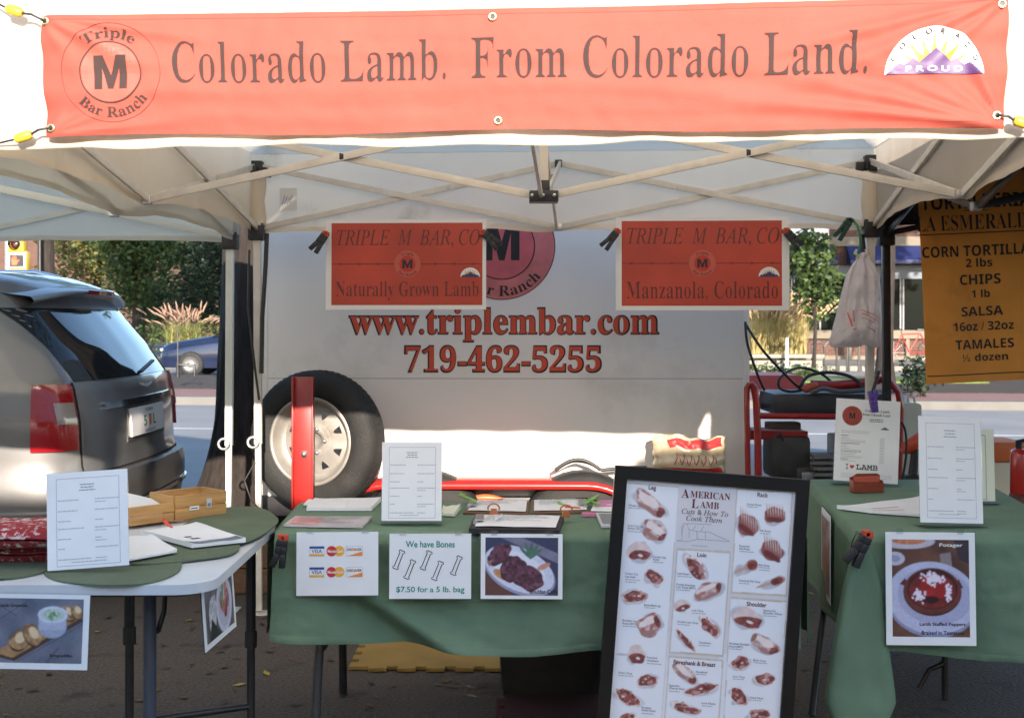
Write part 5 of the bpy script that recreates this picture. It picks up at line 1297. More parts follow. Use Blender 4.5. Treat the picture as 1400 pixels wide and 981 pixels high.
for a in (60, 85, 110, 135, 40): c, s_ = math.cos(R(a)), math.sin(R(a)); p.blend(p.ell(W_ * (.62 + .1 * c), H_ * (.62 + .16 * s_), W_ * .11, W_ * .022, a), (75, 112, 95), .2)
p.blend(p.ell(W_ * .80, H_ * .50, W_ * .10, W_ * .035, 25), (200, 140, 120), .1); p.blur(1)
p.mesh("photo_print", fr, w * .055, h * .055, t)
decal("lettering", [(text_fit("Boulder Cork", 'a', w * .60, h * .085, w * .945, h * .15, .016), M_dark, 1)], fr, t, base=.0012)
# 4 stuffed peppers on the right table
t, fr, w, h = hung_sheet("tall photo sheet of lamb stuffed peppers in a brown bowl", 1212, 728, 1335, 881, 4.04, 0, -.6)
p = Pic(w * .86, h * .86, 520, (112, 74, 60)); W_, H_ = p.w, p.h
p.blend(p.noise(9, 3)[:, :] * 1.3 - .3, (72, 48, 46)); p.blend(p.ell(W_ * .2, H_ * .98, W_ * .36, H_ * .08), (190, 186, 200)); p.blend(p.ell(W_ * .22, H_ * .985, W_ * .22, H_ * .04), (190, 120, 90), .3)
p.blend(p.ell(W_ * .04, H_ * .80, W_ * .13, H_ * .07), (186, 186, 206)); p.blend(p.ell(W_ * .04, H_ * .80, W_ * .07, H_ * .035), (150, 150, 178))
p.blend(p.pol([(W_ * .62, H_ * .85), (W_ * .76, H_ * .87), (W_ * .78, H_ * .72), (W_ * .64, H_ * .70)]), (140, 128, 130)); p.blend(p.pol([(W_ * .80, H_), (W_, H_), (W_, H_ * .75), (W_ * .86, H_ * .8)]), (60, 50, 60))
p.blend(p.ell(W_ * .52, H_ * .38, W_ * .60, H_ * .385, -8), (140, 142, 176)); p.blend(p.ell(W_ * .52, H_ * .40, W_ * .58, H_ * .37, -8), (186, 188, 216), .06, 8); p.blend(p.ell(W_ * .55, H_ * .42, W_ * .48, H_ * .29, -8), (166, 168, 200))
p.blend(p.pol([(W_ * .10, H_ * .54), (W_ * .17, H_ * .60), (W_ * .24, H_ * .50)]), (88, 42, 40)); p.blend(p.pol([(W_ * .92, H_ * .50), (W_ * .86, H_ * .60), (W_ * .80, H_ * .52)]), (88, 42, 40))
p.blend(p.ell(W_ * .52, H_ * .46, W_ * .375, H_ * .245), (62, 30, 30)); p.blend(p.ell(W_ * .52, H_ * .47, W_ * .37, H_ * .235), (104, 50, 46), .12, 12); p.blend(p.ell(W_ * .52, H_ * .49, W_ * .325, H_ * .205), (66, 26, 30), .2, 16); p.blend(p.ell(W_ * .52, H_ * .475, W_ * .30, H_ * .18), (120, 40, 40), .3, 18)
p.blend(p.ell(W_ * .54, H_ * .50, W_ * .185, H_ * .135, 0, .2, 2), (160, 36, 38), .18, 12); p.blend(p.ell(W_ * .50, H_ * .38, W_ * .12, H_ * .04, 0, .2, 2), (52, 22, 28))
rg = random.Random(4)
for cx, cy, rx, ry, n_ in ((.53, .60, .12, .055, 90), (.34, .43, .07, .055, 46), (.72, .45, .04, .08, 40)):
    for _ in range(n_): p.blend(p.ell(W_ * (cx + rg.gauss(0, rx * .5)), H_ * (cy + rg.gauss(0, ry * .5)), W_ * .017, W_ * .012, rg.uniform(0, 180)), (232, 220, 236))
p.blur(1); p.mesh("photo_print", fr, w * .07, h * .075, t)
decal("lettering", [(text_fit("Lamb Stuffed Peppers", 'a', w * .37, h * .165, w * .88, h * .205, .016), M_dark, 1), (text_fit("Braised in Tomatoes", 'a', w * .39, h * .095, w * .87, h * .13, .016), M_dark, 1), (text_fit("Potager", 'a', w * .60, h * .865, w * .86, h * .905, .02), M_white, 1)], fr, t, base=.0012)
# 5 sheet on the right cloth's side, seen edge-on
fe = Frame(G0.lerp(F0, .52) + oR * .045 + V((0, 0, -.335)), (F0 - G0).normalized()); fe.n = oR
t, fr, w, h = hung_sheet("plastic covered sheet on the left side of the right tablecloth", 0, 0, 0, 0, 4.6, fr=fe, w=.25, h=.32, tape=False)
p = Pic(w * .86, h * .86, 260, (150, 100, 84)); p.blend(p.noise(6, 2), (205, 180, 168)); p.blend(p.ell(p.w * .5, p.h * .4, p.w * .4, p.h * .25), (188, 132, 110), .3); p.mesh("photo_print", fr, w * .07, h * .07, t)
# 6 left table, front sheet with rolls on a board
t, fr, w, h = hung_sheet("photo sheet of stuffed rolls and dip on a board", -28, 812, 119, 913, 3.27, 0, -1.0, tape=False)
p = Pic(w * .89, h * .86, 560, (92, 98, 116)); W_, H_ = p.w, p.h
p.blend(p.noise(7, 8) * 1.2 - .2, (122, 124, 138)); 
for a, b in (((0, .55), (.45, 1.0)), ((.3, .0), (1.0, .62)), ((.62, 0), (.75, .25)), ((.1, .9), (.3, .72))): p.blend(p.pol([(W_ * a[0], H_ * a[1]), (W_ * b[0], H_ * b[1]), (W_ * b[0] + .003, H_ * b[1]), (W_ * a[0] + .003, H_ * a[1])]), (62, 64, 80))
p.blend(p.pol([(W_ * .10, H_ * .10), (W_ * .30, H_ * .03), (W_ * 1.0, H_ * .66), (W_ * .93, H_ * .80)]), (74, 52, 48)); p.blend(p.pol([(W_ * .08, H_ * .16), (W_ * .28, H_ * .08), (W_ * .985, H_ * .72), (W_ * .92, H_ * .86)]), (168, 128, 88), .15, 20)
for cx, cy, rx, ry, ro in ((.34, .36, .13, .15, -35), (.48, .44, .11, .17, 35), (.84, .78, .07, .12, 40), (.93, .80, .07, .1, 35)):
    p.blend(p.ell(W_ * cx, H_ * cy - .004, W_ * rx * .8, H_ * ry * 1.15, ro, .1), (70, 48, 40)); p.blend(p.ell(W_ * cx, H_ * cy, W_ * rx * .75, H_ * ry * 1.1, ro, .1), (192, 150, 104), .15, 14, 3, (128, 92, 66)); p.blend(p.ell(W_ * (cx + .01), H_ * (cy + .03), W_ * rx * .4, H_ * ry * .6, ro), (224, 196, 156))
p.blend(p.ell(W_ * .68, H_ * .56, W_ * .15, H_ * .17), (158, 162, 184)); p.blend(p.pol([(W_ * .53, H_ * .74), (W_ * .83, H_ * .74), (W_ * .81, H_ * .52), (W_ * .55, H_ * .52)]), (176, 178, 200)); p.blend(p.ell(W_ * .68, H_ * .75, W_ * .155, H_ * .13), (206, 208, 226)); p.blend(p.ell(W_ * .68, H_ * .745, W_ * .125, H_ * .10), (190, 200, 192))
for _ in range(24): p.blend(p.ell(W_ * (.68 + rg.gauss(0, .03)), H_ * (.745 + rg.gauss(0, .03)), W_ * .016, W_ * .005, rg.uniform(0, 180)), (88, 138, 76))
p.blur(1); p.mesh("photo_print", fr, w * .055, h * .085, t)
decal("lettering", [(text_fit("Lamb Gremolo", 'a', w * .16, h * .83, w * .42, h * .875, .016), M_dark, 1), (text_fit("Empadillo", 'a', w * .65, h * .16, w * .86, h * .21, .016), M_dark, 1)], fr, t, base=.0012)
# 7 left table, sheet taped to its right edge, swinging out
a, b = W(258, 796, 3.40), W(302, 768, 3.70)
fs_ = Frame(a - V((0, 0, .19)), ((b - a) * V((1, 1, 0)))); fs_.v = V((-.05, 0, 1)).normalized()
t, fr, w, h = hung_sheet("photo sheet of sliced lamb hung at the white table's right edge", 0, 0, 0, 0, 3.5, fr=Frame(a - V((-.042, -.02, .196)), V(((b - a).x, (b - a).y, 0)), V((-.07, .0, 1))), w=.30, h=.205, tape=False)
p = Pic(w * .88, h * .74, 380, (72, 60, 66)); W_, H_ = p.w, p.h
p.blend(p.noise(10, 4), (120, 106, 112)); p.blend(p.ell(W_ * .66, H_ * .5, W_ * .28, H_ * .52), (206, 204, 222)); p.blend(p.ell(W_ * .66, H_ * .5, W_ * .22, H_ * .42), (188, 184, 204))
for cx, cy in ((.58, .55), (.68, .42), (.76, .6)): p.blend(p.ell(W_ * cx, H_ * cy, W_ * .07, H_ * .2, 20, .2), (190, 108, 104), .2, 16, 2, (120, 62, 66))
p.blend(p.ell(W_ * .62, H_ * .75, W_ * .03, H_ * .3, -10), (90, 150, 80)); p.blend(p.ell(W_ * .72, H_ * .8, W_ * .05, H_ * .08), (222, 120, 60)); p.blend(p.ell(W_ * .25, H_ * .45, W_ * .16, H_ * .35, 0, .3), (196, 190, 196), .4, 30); p.blend(p.pol([(W_ * .1, 0), (W_ * .5, 0), (W_ * .2, H_ * .4)]), (40, 34, 38))
p.mesh("photo_print", fr, w * .06, h * .08, t); decal("lettering", [(text_fit("Boulder Club", 'a', w * .07, h * .87, w * .40, h * .94, .016), M_dark, 1)], fr, t, base=.0012)
# ------------------------------------------------------------------ framed chart of lamb cuts leaning on the middle table
PD = 3.96; kk = PD / FPX; PA = R(4.3); pcs, psn = math.cos(PA), math.sin(PA)
PW, PH = 266 * kk, .955
def PLm(px, py):                               # photo pixel -> position on the poster, y up from its lower edge
    dx, dy = px - 841, py - 635.5; return ((dx * pcs + dy * psn) * kk, PH - (-dx * psn + dy * pcs) * kk)
pfr = yaw_frame(W(841, 635.5, PD), 0, 1.0, -4.3); pfr.o = pfr(0, -PH)
po = thing("framed_poster", "black framed poster of American lamb cuts leaning on the middle table", "poster", pfr(PW / 2, 0))
fwid = .040
m_ = MB()
for a in ([(0, 0), (PW, 0), (PW - fwid, fwid), (fwid, fwid)], [(PW, 0), (PW, PH), (PW - fwid, PH - fwid), (PW - fwid, fwid)], [(PW, PH), (0, PH), (fwid, PH - fwid), (PW - fwid, PH - fwid)], [(0, PH), (0, 0), (fwid, fwid), (fwid, PH - fwid)]):
    m_.prism(a, pfr, -.012, .014, mat("poster_frame_black", (.010, .009, .009), .4, var=.2, vscale=12, spec=.3))
m_.build("frame", po, bevel=.004)
m_ = MB(); m_.prism([(.004, .004), (PW - .004, .004), (PW - .004, PH - .004), (.004, PH - .004)], pfr, -.016, -.0125, M_timber); m_.build("backing", po)
p = Pic(PW - 2 * fwid, PH - 2 * fwid, 560, (226, 228, 236))
def Z(zx, zy): x, y = PLm(800 + zx / 2.72, 620 + zy / 2.72); return x - fwid, y - fwid
zk_ = kk / 2.72
CREAM, PANEL = (206, 196, 184), (232, 233, 240)
p.blend(p.pol([Z(330, 90), Z(790, 130), Z(760, 560), Z(300, 900)]), (216, 212, 218))
def panel(x0, y0, x1, y1):
    a, b = Z((x0[0] + x1[0]) / 2, (x0[1] + x1[1]) / 2), None
    P = [Z(*x0), Z(*y0), Z(*x1), Z(*y1)]; c = np.mean(P, 0)
    p.blend(p.pol(P), CREAM); p.blend(p.pol([tuple(c + (np.array(q) - c) * (1 - .005 / max(1e-3, np.linalg.norm(np.array(q) - c)))) for q in P]), (190, 172, 150)); p.blend(p.pol([tuple(c + (np.array(q) - c) * (1 - .0075 / max(1e-3, np.linalg.norm(np.array(q) - c)))) for q in P]), PANEL)
panel((148, 103), (350, 118), (275, 1080), (70, 1070)); panel((340, 348), (540, 362), (512, 752), (310, 738)); panel((310, 745), (512, 760), (490, 1090), (285, 1080)); panel((562, 126), (772, 140), (748, 530), (540, 518)); panel((538, 528), (748, 542), (715, 1100), (505, 1090))
RED, DRED, PALE, FAT = (150, 82, 78), (112, 56, 54), (222, 200, 198), (236, 222, 220)
def meat(zx, zy, rx, ry, rot, kind, seed):
    x, y = Z(zx, zy); rx, ry = rx * zk_, ry * zk_; rot = rot - 4.3
    rx, ry = rx * .98, ry * .96
    p.blend(p.ell(x + .001, y - .003, rx * 1.02, ry * 1.04, rot, .3, seed) * .35, (196, 192, 200))
    rs = np.random.RandomState(seed * 13); ca, sa = math.cos(R(rot)), math.sin(R(rot)); uu = ((p.X - x) * ca + (p.Y - y) * sa) / rx; vv = (-(p.X - x) * sa + (p.Y - y) * ca) / ry
    th = np.arctan2(vv, uu); rad = 1.0 + sum((.17 / (k - .7)) * rs.uniform(.4, 1.3) * np.cos(k * th + rs.uniform(0, 6.28)) for k in range(2, 7))
    b = (rad * .95 - np.hypot(uu, vv)) * min(rx, ry) / p.soft + .5
    c, s_ = math.cos(R(rot)), math.sin(R(rot))
    if kind == 'pale':
        p.blend(b, PALE, .12, 60, seed, (186, 146, 142)); p.blend(np.minimum(b, (p.noise(38, seed + 3) - .62) * 10), (176, 116, 110)); p.blend(np.minimum(b, p.ell(x - rx * .1 * c, y + ry * .35, rx * .8, ry * .4, rot, .5, seed + 9)) * .7, FAT, .05, 40); p.blend(np.minimum(b, p.ell(x, y - ry * .75, rx * .9, ry * .3, rot, .3, seed)) * .55, (168, 128, 124))
        p.blend(np.minimum(b, p.ell(x + rx * .75 * c, y + rx * .75 * s_ - ry * .1, rx * .26, ry * .55, rot, .3, seed)), RED, .3, 60, seed, DRED)
        p.blend(np.minimum(b, p.ell(x - rx * .9 * c, y - rx * .9 * s_, rx * .16, ry * .5, rot)), (150, 110, 96))
    elif kind == 'red':
        p.blend(b, FAT); p.blend((rad * .82 - np.hypot(uu, vv)) * min(rx, ry) / p.soft + .5, RED, .35, 70, seed, DRED); p.blend(np.minimum(b, (p.noise(60, seed) - .66) * 14), (196, 150, 146))
        p.blend(np.minimum(b, p.ell(x + rx * (.3 - .15 * (seed % 5)), y + ry * (.2 - .1 * (seed % 4)), rx * .11, ry * .13, rot)), FAT); p.blend(np.minimum(b, p.ell(x - rx * .3, y + ry * .3, rx * .3, ry * .10, rot + 20)), (176, 120, 116)); p.blend(np.minimum(b, p.ell(x + rx * .4, y - ry * .4, rx * .3, ry * .09, rot - 30)), (168, 112, 108))
    elif kind == 'half':
        p.blend(b, PALE, .08, 50, seed); p.blend(np.minimum(b, p.ell(x + rx * .12, y - ry * .42, rx * .95, ry * .55, rot + 16, .1, seed)), RED, .35, 70, seed, DRED); p.blend(np.minimum(b, p.ell(x + rx * .15, y - ry * .4, rx * .22, ry * .14, rot)), FAT)
    elif kind == 'stripe':
        p.blend(b, FAT, .06, 50); p.blend(np.minimum(b, (rad * .80 - np.hypot(uu - .06, vv + .16)) * min(rx, ry) / p.soft + .5), RED, .35, 70, seed, DRED)
        p.blend(np.minimum(b, p.ell(x + rx * .2, y + ry * .2, rx * .5, ry * .10, rot + 8, .4, seed)) * .8, (206, 168, 164)); p.blend(np.minimum(b, (p.noise(64, seed) - .68) * 14), (190, 142, 138))
    elif kind == 'rack':
        p.blend(b, RED, .3, 60, seed, (150, 90, 86)); 
        for k in range(7):
            q = (k / 6 - .5) * 1.5; p.blend(p.ell(x + rx * q * c, y + rx * q * s_ + ry * .55, .0014, ry * .55, 8), (150, 96, 90)); p.blend(p.ell(x + rx * (q + .06) * c, y + rx * q * s_ + ry * .6, .0011, ry * .55, 8), FAT)
        p.blend(p.ell(x, y - ry * .5, rx * .8, ry * .28, rot, .2, seed), DRED)
    elif kind == 'chop':
        p.blend(p.ell(x - rx * .55 * c, y - rx * .55 * s_, rx * .6, ry * .30, rot), (196, 166, 150)); p.blend(p.ell(x + rx * .42 * c, y + rx * .42 * s_, rx * .58, ry, rot, .15, seed), (196, 160, 150)); p.blend(p.ell(x + rx * .45 * c, y + rx * .45 * s_, rx * .45, ry * .75, rot, .15, seed), RED, .3, 60, seed, DRED)
for a in [(240, 185, 70, 34, -26, 'pale', 1), (258, 285, 54, 38, -30, 'pale', 2), (200, 362, 46, 38, -8, 'half', 3), (257, 457, 38, 30, -25, 'red', 4), (185, 528, 48, 28, 14, 'red', 5), (238, 635, 50, 44, 35, 'pale', 6), (192, 742, 36, 36, -10, 'half', 7),
          (230, 838, 42, 26, 22, 'red', 8), (158, 900, 58, 28, -15, 'red', 9), (155, 975, 34, 20, 30, 'red', 10), (410, 420, 62, 28, -38, 'stripe', 11), (455, 508, 62, 30, 30, 'pale', 12), (360, 562, 28, 26, 10, 'half', 13), (460, 637, 46, 28, -32, 'stripe', 14),
          (372, 690, 52, 15, -38, 'red', 15), (368, 808, 58, 26, -35, 'pale', 16), (428, 870, 62, 24, 22, 'red', 17), (370, 938, 62, 20, -6, 'stripe', 18), (703, 228, 40, 34, 0, 'rack', 19), (603, 265, 44, 42, -28, 'rack', 20), (693, 360, 44, 42, -22, 'rack', 21), (600, 420, 46, 24, 32, 'chop', 22), (690, 478, 52, 18, 26, 'chop', 23),
          (602, 608, 62, 38, -12, 'half', 24), (665, 705, 54, 36, -24, 'pale', 25), (575, 772, 42, 26, 16, 'red', 26), (665, 833, 44, 25, 14, 'red', 27), (568, 896, 40, 32, -35, 'red', 28), (645, 965, 48, 26, 10, 'red', 29)]: meat(*a)
bx, by = Z(140, 742); p.blend(p.ell(bx, by, 24 * zk_, 4 * zk_, 0), (206, 190, 196))
p.blur(1); p.mesh("photo_print", pfr, fwid, fwid, po, off=.0)
def zt(s, st_, zx, zy, h, al='c', **k):
    x, y = PLm(800 + zx / 2.72, 620 + zy / 2.72); return text_at(s, st_, x, y - h / 2, h, al, **k)
S_ = []
for s_, st_, x, y, h, wd in (("A", 'b', 373, 146, 34, 0), ("MERICAN", 'b', 465, 154, 25, 0), ("L", 'b', 409, 184, 34, 0), ("AMB", 'b', 462, 190, 25, 0)): S_.append((zt(s_, st_, x, y, h * zk_, sx=.88), M_maroon, 1))
TT = list(S_); S_ = []
gi = mat("brown_grey_ink", (.16, .12, .12), .6)
S_ += [(zt("Cuts & How To", 'i', 445, 218, 19 * zk_, sx=1.0, off=.01), gi, 1), (zt("Cook Them", 'i', 442, 242, 19 * zk_, off=.01), gi, 1)]
TT += S_; S_ = []
for s_, x, y in (("Leg", 250, 125), ("Rack", 660, 152), ("Loin", 433, 374), ("Shoulder", 636, 557)): S_.append((zt(s_, 'a', x, y, 16 * zk_, off=.018, sx=.9), M_maroon, 1))
S_.append((zt("Foreshank & Breast", 'a', 405, 774, 16 * zk_, off=.018, sx=.86), M_maroon, 1))
HD = list(S_); S_ = []
for s_, x, y in (("Whole Leg", 160, 190), ("Short Cut Leg,", 158, 265), ("Sirloin Off", 158, 275), ("Center Leg", 252, 380), ("Roast", 252, 390), ("Center Cut", 148, 442), ("Leg Steak", 148, 453), ("Butterflied Leg", 218, 558), ("Boneless Leg", 138, 615), ("Roast (BRT)", 138, 626),
                 ("Frenched", 228, 752), ("Hindshank", 228, 763), ("Sirloin Chop", 122, 808), ("Boneless", 208, 936), ("Sirloin Roast", 208, 946), ("Loin Roast", 342, 442), ("Double Boneless", 338, 482), ("Loin Roast (BRT)", 338, 492), ("Loin Chop", 395, 578), ("Double Loin Chop", 342, 620), ("Tenderloin", 420, 697),
                 ("Foreshank", 410, 805), ("Spareribs", 310, 855), ("(Denver Ribs)", 310, 865), ("Lamb Riblets", 430, 920), ("Crown Roast", 600, 186), ("Rib Roast", 650, 284), ("Frenched", 572, 340), ("Rib Roast", 572, 350), ("Rib Chop", 645, 411), ("Frenched Rib Chop", 570, 468),
                 ("Square-Cut", 660, 578), ("Shoulder, Whole", 660, 588), ("Boneless Shoulder", 534, 700), ("Roast (BRT)", 534, 711), ("Blade Chop", 622, 762), ("Arm Chop", 546, 822), ("Neck Slices", 612, 900)):
    S_.append((zt(s_, 'a', x, y, 7.2 * zk_, 'l', off=.02), M_greyink, 1))
rg = random.Random(2)
for x, y in ((160, 201), (158, 288), (252, 402), (148, 466), (148, 475), (218, 570), (138, 638), (228, 776), (122, 820), (208, 960), (342, 454), (338, 504), (395, 590), (342, 632), (420, 709), (410, 816), (310, 878), (430, 932), (600, 197), (650, 296), (572, 362), (645, 422), (645, 431), (570, 480), (660, 600), (534, 722), (622, 773), (546, 833), (612, 911)):
    q = PLm(800 + x / 2.72, 620 + y / 2.72); S_ += words(q[0], q[0] + (36 + 20 * rg.random()) * zk_, q[1], 3.2 * zk_, rg, M_paleink)
def zp(L): return [PLm(800 + a / 2.72, 620 + b / 2.72) for a, b in L]
CP = list(S_); S_ = []
lo_ = mat("slate_ink", (.16, .19, .26), .6)
for L in ([(340, 322), (360, 318), (358, 270), (366, 256), (380, 262), (384, 280), (420, 288), (462, 290), (490, 304), (520, 316), (536, 324), (470, 320), (420, 316), (380, 324), (340, 322)], [(386, 280), (386, 312)], [(414, 288), (416, 316)], [(446, 290), (446, 316)], [(366, 262), (358, 300)], [(400, 280), (410, 266)], [(430, 286), (440, 268)], [(372, 260), (384, 258), (470, 262)]):
    S_.append((stroke(zp(L), .0011), lo_, 1))
q = PLm(800 + 395 / 2.72, 620 + 340 / 2.72); S_ += words(q[0], q[0] + 60 * zk_, q[1], 3 * zk_, rg, M_paleink)
for nm, q in (("title_lettering", TT), ("heading_lettering", HD), ("caption_lettering", CP), ("carcass_diagram", S_)): decal(nm, q, pfr, po, base=.0006, step=.0004)

# ------------------------------------------------------------------ orange tortilla banner on the right
OD = 5.62; ok = OD / FPX
M_orange = mat("orange_vinyl", (.74, .265, .04), .6, var=.12, vscale=4, bump=.15, bscale=6, trans=.35, dirt=((.42, .13, .02), 3, .58, .78))
ofr0 = yaw_frame(W(1266, 525, OD), 1.5, 0, 2.6); OWd, OHt = 178 * ok, 290 * ok
def ofr(x, y, t=0): return ofr0(x, y, t + .006 * math.sin(x * 13 + y * 3) + .010 * noise.noise(V((x * 4, y * 1.3, 3))))
ot = thing("price_banner", "orange price banner for tortillas, chips, salsa and tamales on the right", "banner", ofr(OWd / 2, OHt))
m_ = MB(); m_.grid(lambda u, v: ofr(u * OWd, v * OHt), 40, 60, M_orange); m_.build("sheet", ot)
S_ = []
def oc(py, px=1346): return (px - 1262 - (525 - py) * .02) * ok, (525 - py) * ok
for s_, y0, y1, wd, st_, of in (("TORTILLERIA", 288, 268, 152, 's', 0), ("LA ESMERALDA", 317, 296, 168, 'b', -.01), ("CORN TORTILLAS", 353, 338, 158, 's', 0), ("2 lbs", 368, 356, 36, 's', 0), ("CHIPS", 392, 378, 56, 's', 0), ("1 lb", 410, 399, 25, 's', 0), ("SALSA", 435, 422, 58, 's', 0),
                                ("16oz / 32oz", 455, 443, 84, 's', 0), ("TAMALES", 480, 467, 82, 's', 0), ("½ dozen", 497, 486, 64, 's', 0)):
    x, y = oc(y0); S_.append((text_fit(s_, st_, x - wd * ok / 2, y, x + wd * ok / 2, y + (y0 - y1) * ok, of), M_dark, 0))
for py in (322, 515): x, y = oc(py, 1346); S_.append((rect(x - 82 * ok, y, x + 82 * ok, y + .0045), M_dark, 0))
x, y = oc(291); S_.append((rect(x - 16 * ok, y, x + 16 * ok, y + .003), M_dark, 0))
decal("lettering", S_, ofr, ot, cuts=.03, base=.003)
m_ = MB(); m_.tube([ofr(-.01, OHt, .0), ofr(OWd + .01, OHt, .0)], .014, M_blackmetal, 8)
for x in (.02, OWd - .02): m_.tube([ofr(x, OHt, 0), ofr(x, OHt, 0) + V((0, 0, .16))], .003, M_black, 5)
m_.build("hanging_rod", ot)

# ------------------------------------------------------------------ plastic bag on a green cord
M_bag = mat("white_plastic_bag", (.88, .80, .77), .35, var=.05, vscale=12, bump=1.0, bscale=34, trans=.5, coat=.3)
M_bagred = mat("bag_red_print", (.68, .13, .10), .4)
GD = 5.80; bgk = GD / FPX
bg_ = thing("plastic_bag", "white plastic bag with red print hanging from a green cord", "bag", W(1175, 345, GD))
prof = [(345, 1178, 1186, .02), (350, 1172, 1190, .02), (356, 1170, 1190, .022), (362, 1165, 1196, .035), (375, 1158, 1202, .06), (400, 1151, 1204, .075), (430, 1144, 1204, .09), (455, 1138, 1204, .095), (467, 1134, 1203, .08), (473, 1135, 1201, .03)]
def bagf(a, v):
    y = 345 + 127 * v; x0 = np.interp(y, [q[0] for q in prof], [q[1] for q in prof]); x1 = np.interp(y, [q[0] for q in prof], [q[2] for q in prof]); d = np.interp(y, [q[0] for q in prof], [q[3] for q in prof])
    ang = 2 * math.pi * a; w = 1 + .30 * math.sin(6 * ang + 2 * v) * (1.1 - v) + .12 * math.sin(13 * ang - 5 * v) + .2 * noise.noise(V((3 * math.cos(ang), 3 * math.sin(ang), v * 2.2))) + .22 * noise.noise(V((7 * math.cos(ang), 7 * math.sin(ang), v * 9)))
    c = W((x0 + x1) / 2, y, GD); hw = (x1 - x0) / 2 * bgk
    return c + V((hw * math.cos(ang) * (1 + .06 * (w - 1)), d * math.sin(ang) * w, .010 * math.sin(3 * ang) * v))
m_ = MB(); m_.grid(bagf, 56, 40, M_bag, True, True); m_.raw([bagf(k / 56, 1) for k in range(56)], [tuple(range(56))], M_bag, True); m_.build("bag_body", bg_)
m_ = MB()
for s_ in (-1, 1): m_.tube([W(1178 + s_ * 4, 352, GD), W(1178 + s_ * 9, 346, GD - .01), W(1177 + s_ * 6, 341, GD)], [.014, .010, .004], M_bag, 8)
m_.build("bag_handle", bg_)
def bagpr(x, y, t=0):                         # x, y in photo pixels on the bag's front
    v = (y - 345) / 127; x0 = np.interp(y, [q[0] for q in prof], [q[1] for q in prof]); x1 = np.interp(y, [q[0] for q in prof], [q[2] for q in prof])
    cc = max(-1, min(1, (x - (x0 + x1) / 2) / ((x1 - x0) / 2))); a = (2 * math.pi - math.acos(cc)) / (2 * math.pi); return bagf(a, v) + V((0, -t, 0))
S_ = []
for L, w_ in (([(1154, 426), (1156, 436), (1157, 446)], 3), ([(1159, 424), (1160, 440)], 2.2), ([(1163, 450), (1158, 451)], 2.4), ([(1170, 425), (1176, 428), (1184, 430), (1192, 434)], 1.6), ([(1170, 430), (1180, 433), (1191, 438)], 1.6), ([(1171, 436), (1180, 439), (1190, 442)], 1.4), ([(1179, 449), (1186, 451), (1190, 453)], 2.4)):
    S_.append((stroke(L, w_ * .55), M_bagred, 0))
decal("print", S_, bagpr, bg_, cuts=2.5, base=.006)
M_greenc = mat("green_cord", (.03, .22, .10), .45)
cd = MB(); cd.tube([W(1160, 299, 5.83), W(1166, 300, 5.80), W(1172, 308, 5.78), W(1176, 322, 5.77), W(1176, 336, 5.78), W(1172, 348, 5.79)], .0055, M_greenc, 8)
cd.tube([W(1172, 348, 5.79), W(1168, 351, 5.79), W(1166, 346, 5.79)], .005, M_greenc, 8)
tag(cd.build("bungee_cord"), "green cord hooked on the back valance that holds the plastic bag", "bungee cord")
clamp(1154, 312, 5.80, 55, "dark green clamp on the back valance beside the green cord", mat("dark_green_plastic", (.01, .05, .03), .4), mat("dark_green_plastic", (.01, .05, .03), .4))

# ------------------------------------------------------------------ generator on the trailer's rear deck
ge = thing("generator", "red framed portable generator with black tank and cables beside the trailer", "generator", W(1130, 650, 6.55))
GDp = 6.45
def gp(px, py, d=0): return W(px, py, GDp + d)
GB = CH + tfr.o.z - CH + 0                     # unused height reference
def loop(d):
    return [gp(1036, 690, d), gp(1034, 600, d), gp(1030, 545, d), gp(1028, 532, d), gp(1031, 525, d), gp(1037, 523, d), gp(1043, 528, d), gp(1044, 560, d), gp(1042, 620, d), gp(1038, 690, d)]
for d in (0, .45):
    m_ = MB(); m_.tube([gp(1037, 676, d), gp(1036, 600, d), gp(1034, 548, d), gp(1031, 530, d), gp(1025, 524, d)], .019, M_redpaint, 10)
    m_.tube([gp(1025, 524, d), gp(1021, 530, d), gp(1021, 560, d), gp(1023, 676, d)], .015, M_redpaint, 10)
    m_.tube([gp(1036, 568, d), gp(1130, 569, d), gp(1228, 569, d)], .017, M_redpaint, 10)
    m_.tube([gp(1228, 676, d), gp(1232, 560, d), gp(1228, 536, d), gp(1216, 522, d), gp(1205, 516, d)], .017, M_redpaint, 10); m_.tube([gp(1036, 672, d), gp(1228, 672, d)], .017, M_redpaint, 10)
    m_.build("tube_frame", ge)
for px, py in ((1037, 668), (1228, 668), (1034, 556)):
    m_ = MB(); m_.tube([gp(px, py, 0), gp(px, py, .45)], .015, M_redpaint, 8); m_.build("cross_tube", ge)
m_ = MB(); m_.tube([gp(1108, 526, .08), gp(1140, 527, .06), gp(1190, 522, .05), gp(1205, 516, .02)], .026, M_redpaint, 10); m_.build("carry_bar", ge)
m_ = MB(); m_.box(gp(1124, 549, .22), (.60, .40, .115), mat("grey_black_tank", (.030, .031, .033), .42, var=.3, vscale=14, dirt=((.10, .09, .08), 9, .62, .8))); m_.build("fuel_tank", ge, bevel=.028)
m_ = MB(); m_.lathe([(.05, 0), (.05, .022), (.042, .03), (0, .03)], Matrix.Translation(gp(1180, 534, .2)), M_black, 20); m_.build("tank_cap", ge)
m_ = MB(); m_.box(gp(1075, 622, .16), (.21, .24, .22), mat("engine_black", (.035, .032, .030), .5, var=.3, vscale=18)); m_.box(gp(1098, 650, .12), (.12, .2, .12), M_steel); m_.build("engine", ge, bevel=.03)
m_ = MB()
for k in range(6): m_.box(gp(1123, 622 + 8 * k, .05), (.12, .16, .016), mat("engine_fins", (.19, .18, .17), .55, .4))
m_.build("cooling_fins", ge)
